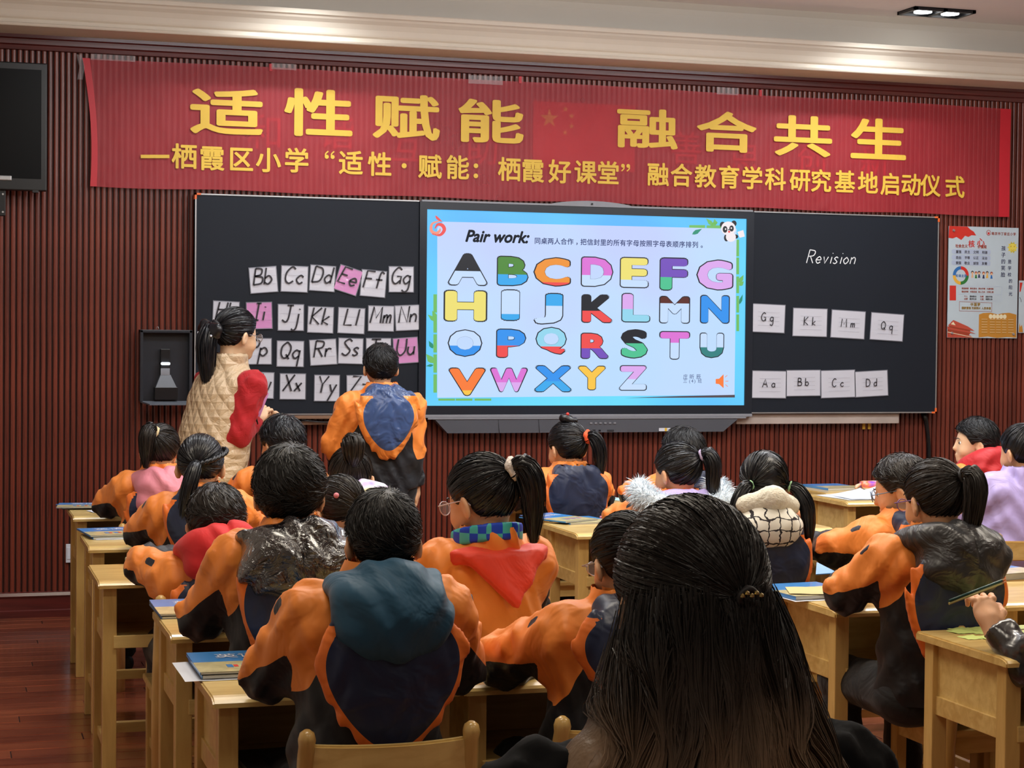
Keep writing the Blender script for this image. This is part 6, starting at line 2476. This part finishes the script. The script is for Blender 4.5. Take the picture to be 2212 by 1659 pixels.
# ---- second row, left
R_, K_ = person('pupil with a braided crown and low ponytail behind the pink hood', ht(434, 934, 6.66, .97), (0.88, 6.68), hyaw=0.25, hpitch=0.2, hs=0.97, hair_m=M_hairg,
                hair={'style': 'tie', 'tie': (-0.02, -0.92, -0.32), 'len': 0.22, 'tr': 0.025, 'bend': (-0.05, -0.02, 0), 'band': T_black, 'bandr': 0.004, 'nape': 0.1})
bm = bmesh.new()
H, Rh, s = K_['H'], K_['Rh'], 1.05
for j in range(2):
    pts = []
    for t in np.linspace(0, 1, 26):
        a = np.array([0.62, 0.45, 0.35]) * (1 - t) + np.array([0.05, -0.9, -0.3]) * t + np.array([0.35, -0.1, 0.05]) * math.sin(PI * t)
        a /= np.linalg.norm(a)
        p = scalp_point(a, 0.009 + 0.004 * math.sin(t * 48 + j * PI)) + np.array([0, 0, 0.005]) * math.cos(t * 48 + j * PI)
        pts.append(H + Rh @ (p * s))
    tube(bm, pts, 0.0062, 6)
obj('braid', bm, M_hairg, R_, smooth=True)
R_, K_ = person('pupil with tousled pinned up hair and a purple and yellow flowered hood', ht(757, 962, 6.66, .95), (1.42, 6.68), hyaw=0.2, hpitch=0.35, hs=0.95, hair_m=M_hairb,
                hair={'style': 'tie', 'tie': (0.05, -0.7, 0.55), 'len': 0.09, 'tr': 0.04, 'bend': (0.0, -0.01, 0), 'band': None, 'nape': 0.1, 'w': 0.004, 'tw': 0.004, 'tn': 420},
                hood={'mat': M_flower, 'r': (0.12, 0.085, 0.085), 'z': 0.05, 'y': -0.12, 'x': 0.02, 'seam': False})
bm = bmesh.new()
p = K_['H'] + K_['Rh'] @ (np.array([-0.01, -0.07, 0.085]))
tube(bm, [p, p + np.array([0.012, 0, -0.035])], 0.004, 6)
obj('hair_clip', bm, M_gold, R_)
# ---- third row, left
R_, K_ = person('pupil bending low in a bright red hood, orange and black jacket', ht(468, 1047, 5.68, .96), (0.78, 5.66), hyaw=0.35, hpitch=0.5, hs=0.96, hair={'style': 'short', 'thick': 0.012, 'nape': 0.09}, hair_m=M_hairb,
                hood={'mat': M_redh, 'r': (0.135, 0.1, 0.105), 'z': 0.05, 'y': -0.11, 'x': 0.02, 'ring': 0.035}, hood_len=0.24)
R_, K_ = person('pupil with dark shoulder length hair and pink bead half hidden between two boys', ht(735, 1022, 5.68, .92), (1.2, 5.68), hyaw=-0.2, hpitch=0.35, hs=0.92, hair_m=M_hairb,
                hair={'style': 'tie', 'tie': (0.45, -0.8, -0.45), 'len': 0.14, 'tr': 0.038, 'band': None, 'nape': 0.1})
bm = bmesh.new()
bmesh.ops.create_uvsphere(bm, u_segments=10, v_segments=8, radius=0.009, matrix=Matrix.Translation(K_['H'] + K_['Rh'] @ np.array([-0.045, -0.088, 0.02])))
obj('bead', bm, M_pink, R_, smooth=True)
# ---- fourth row, left
R_, K_ = person('tall short haired boy in a shiny crinkled black hood', ht(627, 962, 4.6, .97), (0.83, 4.6), hyaw=0.3, hpitch=0.2, hs=0.97, h=0.0105, hair={'style': 'short', 'thick': 0.012, 'nape': 0.085, 'n': 2600, 'w': 0.002}, hair_m=M_hair,
                hood={'mat': M_shiny, 'r': (0.155, 0.09, 0.095), 'z': -0.025, 'y': -0.12, 'ring': 0.042, 'fold': 0.006}, hood_len=0.3, sh_w=0.14)
R_, K_ = person('girl with clear glasses and a ponytail in a white scrunchie, turned left', ht(1040, 974, 4.6, 1.0), (1.36, 4.6), yaw=-0.25, hyaw=-0.62, hpitch=0.25, hs=1.0, h=0.0105, hair_m=M_hairg, face=True, spec=M_clear,
                hair={'style': 'tie', 'tie': (0.12, -0.95, 0.3), 'len': 0.2, 'tr': 0.033, 'bend': (0.03, -0.015, 0), 'band': T_white, 'bandr': 0.011, 'nape': 0.09, 'n': 1300, 'tn': 520, 'w': 0.0022, 'tw': 0.0024}, school_hood=False, yoke=0.24)
scarf_at(R_, K_, w=0.13, L=0.13)
M_blch, nt, b = new_mat('blue_green_check')
tc = nt.nodes.new('ShaderNodeTexCoord')
ck = nt.nodes.new('ShaderNodeTexChecker')
ck.inputs['Scale'].default_value = 34
ck.inputs['Color1'].default_value = sr((16, 70, 210))
ck.inputs['Color2'].default_value = sr((70, 190, 190))
nt.links.new(tc.outputs['Object'], ck.inputs[0])
nt.links.new(ck.outputs['Color'], b.inputs['Base Color'])
N = K_['N']
sdf_obj('shirt_collar', lambda P: smax(np.abs(np.sqrt(((P[..., 0] - N[0]) / 1.05) ** 2 + (P[..., 1] - N[1] + 0.005) ** 2) - 0.083) - 0.007, np.abs(P[..., 2] - N[2] - 0.035 + 0.25 * (P[..., 1] - N[1])) - 0.024, 0.008), N + [-0.12, -0.12, -0.03], N + [0.12, 0.12, 0.1], 0.006, M_blch, R_)
# ---- fifth row, left
R_, K_ = person('boy in the nearest left seat with cropped hair and a teal hood', ht(828, 1052, 3.76, .88), (0.83, 3.76), hyaw=0.1, hpitch=0.12, hs=0.88, h=0.009, hair={'style': 'short', 'thick': 0.005, 'nape': 0.075, 'n': 3200, 'w': 0.0016},
                hood={'mat': M_teal, 'r': (0.128, 0.085, 0.098), 'z': -0.02, 'y': -0.125, 'ring': 0.036, 'fold': 0.004, 'seam': False}, hood_len=0.27, sh_w=0.14, neckd=0.125, sh_drop=0.045)
R_, K_ = person('pupil hidden by the long haired woman, orange sleeve and blue shoulder showing', ht(1352, 1100, 3.76, .9), (1.38, 3.76), hyaw=-0.15, hpitch=0.25, hs=0.9, h=0.0095, hair={'style': 'tie', 'tie': (0.2, -0.9, 0.1), 'len': 0.18, 'band': T_black}, spec=M_silversp,
                hood_len=0.2, arms={-1: (hd(1085, 1425, 3.95), hd(1150, 1450, 4.2))})
# ---- middle column
R_, K_ = person('girl in the first row with an orange scrunchie and a small top knot', ht(1225, 906, 7.82, 1.0), (2.67, 7.82), hyaw=-0.35, hpitch=0.15, hs=1.0, h=0.0115, hair_m=M_hairg,
                hair={'style': 'tie', 'tie': (0.35, -0.92, 0.1), 'len': 0.2, 'tr': 0.03, 'bend': (0.03, -0.02, 0), 'band': T_orange, 'bandr': 0.011, 'nape': 0.09, 'w': 0.003}, hood_len=0.3)
H, Rh = K_['H'], K_['Rh']
sdf_obj('top_knot', lambda P: smin(ell(P, H + Rh @ np.array([-0.02, -0.03, 0.125]), (0.03, 0.028, 0.02)), ell(P, H + Rh @ np.array([0.0, -0.045, 0.112]), (0.034, 0.026, 0.016)), 0.01) + 0.002 * np.sin(P[..., 0] * 300), H + [-0.09, -0.12, 0.06], H + [0.09, 0.09, 0.18], 0.006, M_hairg, R_)
bm = bmesh.new()
bmesh.ops.create_uvsphere(bm, u_segments=8, v_segments=6, radius=0.008, matrix=Matrix.Translation(H + Rh @ np.array([-0.02, -0.05, 0.14])))
obj('red_hair_bead', bm, M_red, R_)
R_, K_ = person('boy of the first row seen behind the white fur hood, brushed up short hair', ht(1474, 922, 7.82, 1.0), (3.22, 7.82), hyaw=-0.4, hpitch=0.05, hs=1.0, hair={'style': 'short', 'thick': 0.012}, hair_m=M_hair)
R_, K_ = person('girl with a high ponytail and a white fur trimmed lilac hood', ht(1462, 950, 6.72, 1.0), (2.75, 6.72), hyaw=-0.45, hpitch=0.15, hs=1.0, hair_m=M_hairg,
                hair={'style': 'tie', 'tie': (0.35, -0.85, 0.25), 'len': 0.2, 'tr': 0.032, 'bend': (0.01, -0.02, 0), 'band': T_mauve, 'bandr': 0.006, 'nape': 0.09, 'w': 0.0032},
                hood={'mat': M_lilac, 'r': (0.12, 0.07, 0.06), 'z': 0.0, 'y': -0.08, 'fur': {'R': 0.165, 'r': 0.05, 'mat': M_furw, 'n': 6500, 'c': (0.0, -0.03, 0.055), 'a0': -PI - 0.35, 'a1': 0.35, 'tilt': 0.35}}, hood_len=0.2)
scarf_at(R_, K_, w=0.07, dz=0.05, L=0.05)
R_, K_ = person('girl with two low pigtails and a cream checked fleece hood', ht(1650, 970, 5.7, .93), (2.5, 5.7), hyaw=0.05, hpitch=0.3, hs=0.93, hair_m=M_hairg,
                hair={'style': 'tie', 'tie': (-0.85, -0.45, -0.4), 'tie2': (0.9, -0.4, -0.45), 'len': 0.19, 'tr': 0.024, 'bend': (-0.05, -0.02, 0), 'bend2': (0.035, -0.03, 0), 'band': T_green, 'bandr': 0.004, 'nape': 0.1, 'w': 0.003},
                hood={'mat': M_check, 'r': (0.112, 0.075, 0.072), 'z': 0.0, 'y': -0.125, 'seam': False, 'fold': 0.002, 'ring': 0.025}, hood_len=0.3)
N = K_['N']
sdf_obj('fleece_rim', lambda P: smin(rcone(P, N + [-0.08, -0.09, 0.06], N + [0, -0.14, 0.085], 0.033, 0.037), rcone(P, N + [0, -0.14, 0.085], N + [0.085, -0.09, 0.055], 0.037, 0.033), 0.03) + 0.002 * np.sin(P[..., 0] * 260) * np.sin(P[..., 2] * 240), N + [-0.14, -0.2, -0.02], N + [0.15, -0.02, 0.15], 0.008, M_fleece, R_)
R_, K_ = person('boy with grey blue glasses arms leaning left beside the black quilted hood', ht(1946, 980, 5.66, .97), (3.1, 5.66), yaw=-0.3, hyaw=-0.95, hpitch=0.25, hs=0.97, h=0.011, hair={'style': 'short', 'thick': 0.008, 'nape': 0.07}, face=True, spec=M_bluesp, hair_m=M_hairb, hood_len=0.3)
R_, K_ = person('girl with a swinging ponytail and a big black quilted hood', ht(2018, 986, 4.62, .97), (2.66, 4.62), hyaw=-0.2, hpitch=0.2, hs=0.97, h=0.0105, hair_m=M_hairb, spec=M_violetsp,
                hair={'style': 'tie', 'tie': (0.22, -0.93, 0.25), 'len': 0.2, 'tr': 0.03, 'bend': (-0.015, -0.02, 0), 'band': T_black, 'bandr': 0.006, 'nape': 0.095, 'n': 1100, 'tn': 420},
                hood={'mat': M_blackq, 'r': (0.138, 0.09, 0.1), 'z': -0.02, 'y': -0.12, 'x': 0.02, 'ring': 0.04, 'quilt': 24}, hood_len=0.34, sh_w=0.145)
# ---- right column
R_, K_ = person('boy in profile with short black hair and a dark red padded hood', ht(2106, 900, 7.82, 1.0), (4.74, 7.82), yaw=-0.45, hyaw=-1.25, hpitch=-0.02, hs=1.0, h=0.0115, hair={'style': 'short', 'thick': 0.01, 'nape': 0.06, 'fringe': 0.02}, face=True, hair_m=M_hair,
                hood={'mat': M_redp, 'r': (0.13, 0.09, 0.095), 'z': 0.03, 'y': -0.09, 'ring': 0.036, 'quilt': 26}, skin=M_skin2, hood_len=0.16)
R_, K_ = person('girl in a lilac jacket cut by the right edge of the view', ht(2206, 912, 6.72, .97), (4.24, 6.72), hyaw=-0.3, hpitch=0.1, hs=0.97, hair_m=M_hairg, jacket=M_lilac, school_hood=False, bulk=1.15,
                hair={'style': 'tie', 'tie': (0.1, -0.5, 0.85), 'len': 0.08, 'tr': 0.03, 'band': T_white, 'bandr': 0.008, 'nape': 0.1})
# ---- near right: writing hand in a puffer sleeve
elb, wri = hd(2215, 1430, 4.02), hd(2150, 1362, 4.1)
fing = hd(2128, 1275, 4.16) - wri
R_, K_ = person('person at the right edge in a glossy black puffer sleeve, holding pencils', np.array([2.9, 3.72, 1.08]), (2.88, 3.72), hyaw=-0.2, hpitch=0.2, hs=1.0, h=0.0095, jacket=M_puffer, school_hood=False, hair={'style': 'short'},
                arms={-1: (elb, wri, {'d': tuple(fing), 'n': (-0.2, -1.0, 0.3), 'curl': 0.85, 's': 0.98, 'h': 0.0032})}, bulk=0.95)
W0 = wri
a = hd(2050, 1298, 4.12)
b2_ = hd(2174, 1250, 4.14)
for nm, lb, c_, dz in (('pencil', 'dark green pencil held at the near right desk', sr((22, 70, 66)), 0.0), ('pencil', 'yellow pencil held under the green one at the near right desk', sr((190, 184, 120)), -0.007)):
    p_ = thing(nm, lb, 'pencil', (a[0], a[1], a[2] + dz))
    d_ = Vector(b2_ - a)
    bm = bmesh.new()
    tube(bm, [(0, 0, 0), d_ * 0.92], 0.0036, 6)
    obj('barrel', bm, plain('pencil_paint_%d' % (dz < 0), c_, 0.3), p_)
    bm = bmesh.new()
    tube(bm, [d_ * 0.92, d_ * 0.99], [0.0034, 0.0012], 6)
    obj('sharpened_wood', bm, plain('bare_pencil_wood', sr((214, 160, 120)), 0.6), p_)
# ---- boy standing at the board
bx, by = 1.97, 8.62
R_, K_ = person('boy standing at the blackboard seen from behind with an open blue lined hood', ht(822, 740, by, .93), (bx + 0.02, by - 0.02), hyaw=0.02, hpitch=0.0, hs=0.93, stand=0.74, h=0.0115, neckd=0.155,
                hair={'style': 'short', 'thick': 0.006, 'nape': 0.08}, school_hood='satin', hood_len=0.29, sh_w=0.15, sh_drop=0.05, bulk=1.03,
                arms={-1: (hd(722, 960, by + 0.04), hd(735, 1010, by + 0.2)), 1: (hd(888, 965, by - 0.03), hd(897, 1050, by - 0.02), {'d': (0.0, 0.0, -1), 'n': (1, -0.3, 0), 'curl': 0.8, 's': 1.0})})
# ---- teacher
M_vest, nt, b = new_mat('beige_quilted_satin')
tc = nt.nodes.new('ShaderNodeTexCoord')
sp = nt.nodes.new('ShaderNodeSeparateXYZ')
nt.links.new(tc.outputs['Object'], sp.inputs[0])
hts = []
for sg in (1, -1):
    m1 = nt.nodes.new('ShaderNodeMath')
    m1.operation = 'MULTIPLY_ADD'
    m1.inputs[1].default_value = 1.5 * sg
    nt.links.new(sp.outputs['X'], m1.inputs[0])
    nt.links.new(sp.outputs['Z'], m1.inputs[2])
    m2 = nt.nodes.new('ShaderNodeMath')
    m2.operation = 'PINGPONG'
    m2.inputs[1].default_value = 0.035
    nt.links.new(m1.outputs[0], m2.inputs[0])
    hts.append(m2.outputs[0])
m3 = nt.nodes.new('ShaderNodeMath')
m3.operation = 'MINIMUM'
nt.links.new(hts[0], m3.inputs[0])
nt.links.new(hts[1], m3.inputs[1])
m4 = nt.nodes.new('ShaderNodeMath')
m4.operation = 'MULTIPLY_ADD'
m4.inputs[1].default_value = 18
nt.links.new(m3.outputs[0], m4.inputs[0])
nt.links.new(noise(nt, 14, 3, dist=1.5), m4.inputs[2])
b.inputs['Base Color'].default_value = sr((206, 180, 146))
b.inputs['Roughness'].default_value = 0.38
nt.links.new(bump(nt, m4.outputs[0], 0.6, 0.02), b.inputs['Normal'])
M_redknit = cloth('dark_red_knit', sr((176, 24, 32)), 0.8, 0.4, 14)
ty = 8.75
hdT = ht(512, 662, ty, 1.06)
root, K_ = person('teacher with a black ponytail in a beige quilted vest and red sweater', hdT, (hdT[0] - 0.14, ty - 0.02), yaw=1.05, hyaw=1.15, hpitch=0.12, hs=1.08, stand=0.86, h=0.0115, sh_w=0.165, sh_drop=0.055, neckd=0.17, bulk=1.0,
                  jacket=M_redknit, school_hood=False, hair_m=M_hairg, face=True, spec=M_silversp, skin=M_skin2,
                  hair={'style': 'tie', 'tie': (0.1, -0.93, -0.12), 'len': 0.28, 'tr': 0.045, 'bend': (0.0, -0.02, 0), 'band': T_black, 'bandr': 0.012, 'nape': 0.09, 'n': 900, 'w': 0.003, 'tn': 420, 'tw': 0.004},
                  arms={1: (hd(514, 938, ty - 0.16), hd(552, 912, ty + 0.06), {'d': (0.35, 0.2, 0.55), 'n': (0.5, -1, 0.0), 'curl': 0.8, 's': 1.0}), -1: (hd(450, 930, ty + 0.3), hd(560, 915, ty + 0.3))})
N, S, pel, ch, H = K_['N'], K_['S'], K_['pel'], K_['ch'], K_['H']


def vest_fn(P):
    D = rcone(P, pel + [0, 0, -0.06], ch, 0.2, 0.18, (1, 1.2, 1))
    D = smin(D, rcone(P, S[-1] + [0.05, 0, -0.0], S[1] + [-0.05, 0, -0.0], 0.068, 0.068), 0.07)
    D = smin(D, rcone(P, N + [0, -0.01, -0.03], N + [0, -0.012, 0.055], 0.102, 0.094), 0.03)
    D = D + 0.004 * np.sin(P[..., 2] * 60 + P[..., 0] * 30) * np.sin(P[..., 0] * 40 + P[..., 1] * 30)
    for k in (-1, 1):
        D = smax(D, -rcone(P, S[k] + [k * 0.015, 0, 0.02], S[k] + [k * 0.05, 0, -0.16], 0.072, 0.075), 0.01)
    D = smax(D, -rcone(P, N + [0, 0, -0.0], N + [0, 0.0, 0.12], 0.055, 0.08), 0.006)
    D = smax(D, (pel[2] - 0.13) - P[..., 2], 0.01)
    return D


sdf_obj('quilted_vest', vest_fn, [-0.28, -0.24, pel[2] - 0.16], [0.28, 0.28, N[2] + 0.09], 0.011, M_vest, root)
M_sash = plain('black_leather_strap', sr((18, 18, 20)), 0.4)
bm = bmesh.new()
tube(bm, [Vector(N + np.array(v)) for v in ((0.1, -0.03, 0.0), (0.02, -0.13, -0.05), (-0.08, -0.16, -0.12), (-0.19, -0.1, -0.2))], 0.007, 6)
obj('bag_strap', bm, M_sash, root)
# ribbon bow with pearls on the ponytail
bm = bmesh.new()
H, Rh = K_['H'], K_['Rh']
pt0 = H + Rh @ (scalp_point(np.array([0.1, -0.93, -0.12]) / 0.94, 0.01) * 1.16)
bw = sdf_obj('hair_bow', lambda P: smin(ell(P, pt0 + [-0.035, -0.02, 0.0], (0.045, 0.03, 0.045)), ell(P, pt0 + [0.035, -0.02, -0.01], (0.045, 0.03, 0.04)), 0.01) + 0.003 * np.sin(P[..., 0] * 120 + P[..., 2] * 60), pt0 + [-0.1, -0.08, -0.07], pt0 + [0.1, 0.04, 0.07], 0.008, plain('black_satin_ribbon', sr((22, 23, 28)), 0.3), root)
for k, v in enumerate(((-0.05, -0.05, -0.02), (0.0, -0.055, 0.0), (0.045, -0.05, -0.035))):
    bm = bmesh.new()
    bmesh.ops.create_uvsphere(bm, u_segments=10, v_segments=8, radius=0.006, matrix=Matrix.Translation(pt0 + np.array(v)))
    obj('pearl', bm, M_white, bw, smooth=True)
# card and pen she holds
q = hd(552, 868, ty + 0.0)
t = thing('letter_card', 'pink letter card held in the hand of the teacher', 'card', tuple(q), 0)
t.rotation_euler = (0, 0.35, -0.15)
bm = bmesh.new()
box(bm, -0.045, 0.045, 0, 0.0012, -0.06, 0.06)
obj('card_sheet', bm, M_lamp, t)
bm = bmesh.new()
stroke_xz(bm, [(0, 0.03), (0.02, 0.01), (0.005, -0.02), (0.02, -0.035)], 0.005, -0.001)
obj('lettering', bm, M_ink, t)
q = hd(548, 880, ty - 0.05)
t = thing('marker_pen', 'white and yellow marker pen in the fist of the teacher', 'pen', tuple(q), 0)
for nm, z0, z1, mt in (('cap', 0.0, 0.045, M_white), ('yellow_band', -0.02, 0.0, plain('lime_plastic', sr((206, 220, 60)), 0.4)), ('barrel', -0.08, -0.02, M_blackp)):
    bm = bmesh.new()
    tube(bm, [(-0.2 * z0, 0, z0), (-0.2 * z1, 0, z1)], 0.007, 8)
    obj(nm, bm, mt, t)

# ---- woman in the foreground
yw = 2.12
hw = ht(1488, 1064, yw, 1.06)
root, K_ = person('woman in the foreground with very long dark wavy hair and a black coat', hw, (hw[0], yw - 0.05), hyaw=-0.03, hpitch=0.05, hs=1.06, h=0.01, sh_w=0.195, sh_drop=0.06, neckd=0.17, jacket=M_coat, school_hood=False, hair_m=M_hairdye, bulk=1.12,
                  hair={'style': 'tie', 'bun': True, 'tie': (0.2, -0.95, -0.12), 'len': 0.02, 'tr': 0.02, 'band': T_black, 'bandr': 0.004, 'nape': 0.1, 'n': 2600, 'w': 0.0017, 'thick': 0.005, 'tn': 10}, legs=True,
                  arms={-1: (np.array([hw[0] - 0.3, yw + 0.02, 0.8]), np.array([hw[0] - 0.15, yw + 0.22, 0.74])), 1: (np.array([hw[0] + 0.3, yw + 0.02, 0.8]), np.array([hw[0] + 0.15, yw + 0.22, 0.74]))}, name='person')
H, N, Rh = K_['H'], K_['N'], K_['Rh']
tie_p = H + Rh @ (scalp_point(np.array([0.2, -0.95, -0.12]) / 0.99, 0.012) * 1.06)


def mane_fn(P):
    D = ell(P, H + [0, -0.02, -0.04], (0.097, 0.105, 0.105))
    D = smin(D, rcone(P, H + [0, -0.03, -0.04], H + [0, -0.06, -0.16], 0.092, 0.096), 0.04)
    D = smin(D, rcone(P, H + [0.0, -0.07, -0.15], H + [0.02, -0.12, -0.42], 0.085, 0.12, (0.75, 1.3, 1)), 0.06)
    for sx_, q1, q2, r1, r2 in ((-1, (-0.15, -0.07, -0.215), (-0.175, -0.1, -0.42), 0.045, 0.055), (1, (0.115, -0.08, -0.25), (0.17, -0.11, -0.45), 0.06, 0.07)):
        D = smin(D, rcone(P, H + [0.045 * sx_, -0.05, -0.1], H + q1, 0.062, r1), 0.05)
        D = smin(D, rcone(P, H + q1, H + q2, r1, r2), 0.05)
    D = D + 0.006 + 0.004 * np.sin(P[..., 0] * 70 + 5 * np.sin(P[..., 2] * 9)) + 0.0025 * np.sin(P[..., 0] * 160 + 6 * np.sin(P[..., 2] * 11))
    return smax(D, (P[..., 1] - (H[1] + 0.0)), 0.02)


sdf_obj('long_hair', mane_fn, H + [-0.34, -0.32, -0.55], H + [0.34, 0.08, 0.09], 0.0075, M_hairdye, root)
rg = np.random.default_rng(77)
n = 8000
K = 24
t = np.linspace(0, 1, K)
u = rg.uniform(-1, 1, n)
su = np.sqrt(np.maximum(1 - u * u, 0))
z0 = rg.uniform(-0.11, 0.03, n)
w1 = 0.1
Wp = [np.stack([H[0] + 0.097 * u, H[1] - 0.02 - 0.1 * su, H[2] + z0], 1),
      np.stack([H[0] + 0.1 * u, H[1] - 0.055 - 0.1 * su, H[2] - 0.16 + 0 * u], 1),
      np.stack([H[0] + np.where(u < 0, 0.2, 0.14) * u, H[1] - 0.1 - 0.09 * su, H[2] - 0.235 + 0 * u], 1),
      np.stack([H[0] + np.where(u < 0, 0.31, 0.22) * u + 0.01 * rg.normal(size=n), H[1] - 0.14 - 0.085 * su, H[2] - 0.36 + 0 * u], 1),
      np.stack([H[0] + np.where(u < 0, 0.33, 0.26) * u + 0.02 * rg.normal(size=n), H[1] - 0.15 - 0.08 * su, H[2] - 0.5 + 0.02 * rg.normal(size=n)], 1)]
ft = rg.uniform(0, 1, n) < 0.3
Wp[0][ft] = tie_p + rg.normal(size=(ft.sum(), 3)) * [0.014, 0.006, 0.008]
Wp[1][ft, 0] = H[0] + 0.03 + 0.04 * u[ft]
Wp[1][ft, 1] = H[1] - 0.165
Wp[2][ft, 0] = H[0] + 0.04 + 0.08 * u[ft]
Wp[2][ft, 1] -= 0.012
Wp[3][ft, 0] = H[0] + 0.05 + 0.14 * u[ft]
Wp[3][ft, 1] -= 0.012
tk = np.array([0, 0.25, 0.48, 0.76, 1.0])
pts = np.zeros((n, K, 3))
for i_ in range(K):
    k_ = min(np.searchsorted(tk, t[i_], side='right') - 1, 3)
    f_ = (t[i_] - tk[k_]) / (tk[k_ + 1] - tk[k_])
    pts[:, i_] = Wp[k_] * (1 - f_) + Wp[k_ + 1] * f_
for _ in range(3):
    pts[:, 1:-1] = (pts[:, :-2] + 2 * pts[:, 1:-1] + pts[:, 2:]) / 4
lock = np.floor(u * 16) / 16
ph = lock * 37 + rg.normal(size=n) * 0.35
amp = (0.001 + 0.02 * t ** 1.5)[None]
pts[..., 0] += amp * np.sin(t[None] * 17 + ph[:, None])
pts[..., 1] -= 0.6 * amp * np.cos(t[None] * 15 + ph[:, None] * 1.3)
pts = pts.astype(F32)
jit = rg.uniform(0.001, 0.016, (n, 1)).astype(F32)
for _ in range(2):                       # lay every strand on the surface of the hair mass
    d0 = mane_fn(pts)
    g_ = np.stack([(mane_fn(pts + np.array(e_, F32)) - d0) / 0.004 for e_ in ((0.004, 0, 0), (0, 0.004, 0), (0, 0, 0.004))], -1)
    g_ /= np.linalg.norm(g_, axis=-1, keepdims=True) + 1e-6
    w_ = np.clip(t * 6 + 0.8, 0, 1)[None, :, None]
    pts = pts + g_ * ((jit - d0)[..., None]) * w_
for _ in range(2):
    pts[:, 1:-1] = (pts[:, :-2] + 2 * pts[:, 1:-1] + pts[:, 2:]) / 4
out = np.zeros_like(pts)
out[..., 1] = -su[:, None] - 0.1
out[..., 0] = u[:, None]
V, Q = ribbons(pts, rg.uniform(0.0008, 0.002, n), out)
so = link('loose_strands', np_mesh('loose_strands', V, Q), M_hairdye, root)
so['kind'] = 'stuff'
bm = bmesh.new()
for k in range(5):
    bmesh.ops.create_icosphere(bm, subdivisions=1, radius=0.0032, matrix=Matrix.Translation(tie_p + np.array([-0.012 + 0.006 * k, -0.016, 0.006 + 0.003 * (k % 2)])))
o = obj('gold_beads', bm, plain('gold_metal', sr((210, 190, 130)), 0.25, metal=0.8), root)

# ------------------------------------------------------------------ chairs
for (x, y, lb) in (
    (0.86, 7.87, 'pine chair of the pupil with the pink hood'), (1.37, 7.87, 'pine chair of the short haired pupil below the teacher'),
    (0.88, 6.72, 'pine chair of the pupil with the braided crown'), (1.42, 6.72, 'pine chair of the pupil with the flowered hood'),
    (0.78, 5.75, 'pine chair of the pupil with the bright red hood'), (1.2, 5.75, 'pine chair of the pupil with the pink bead'),
    (0.83, 4.67, 'pine chair of the boy with the shiny black hood'), (1.36, 4.67, 'pine chair of the girl with clear glasses'),
    (0.85, 3.8, 'pine chair nearest on the left with a broad curved back rail'), (1.38, 3.8, 'pine chair of the pupil hidden by the long haired woman'),
    (2.67, 7.87, 'pine chair of the girl with the orange scrunchie'), (3.22, 7.87, 'pine chair of the boy in front of the white fur hood'),
    (2.75, 6.78, 'pine chair of the girl with the white fur hood'), (3.25, 6.78, 'empty pine chair beside the girl with the white fur hood'),
    (2.66, 5.75, 'pine chair of the girl with the checked fleece hood, knob showing'), (3.1, 5.75, 'pine chair of the boy with grey blue glasses'),
    (2.82, 4.67, 'pine chair of the girl with the black quilted hood'), (3.22, 4.67, 'empty pine chair at the right edge beside the quilted hood'),
    (2.88, 3.82, 'pine chair of the person with the puffer sleeve'), (4.74, 7.87, 'pine chair of the boy in profile'), (4.24, 6.78, 'pine chair of the girl in the lilac jacket'),
    (hw[0], yw - 0.1, 'pine chair of the woman in the foreground')):
    chair(x, y, lb)
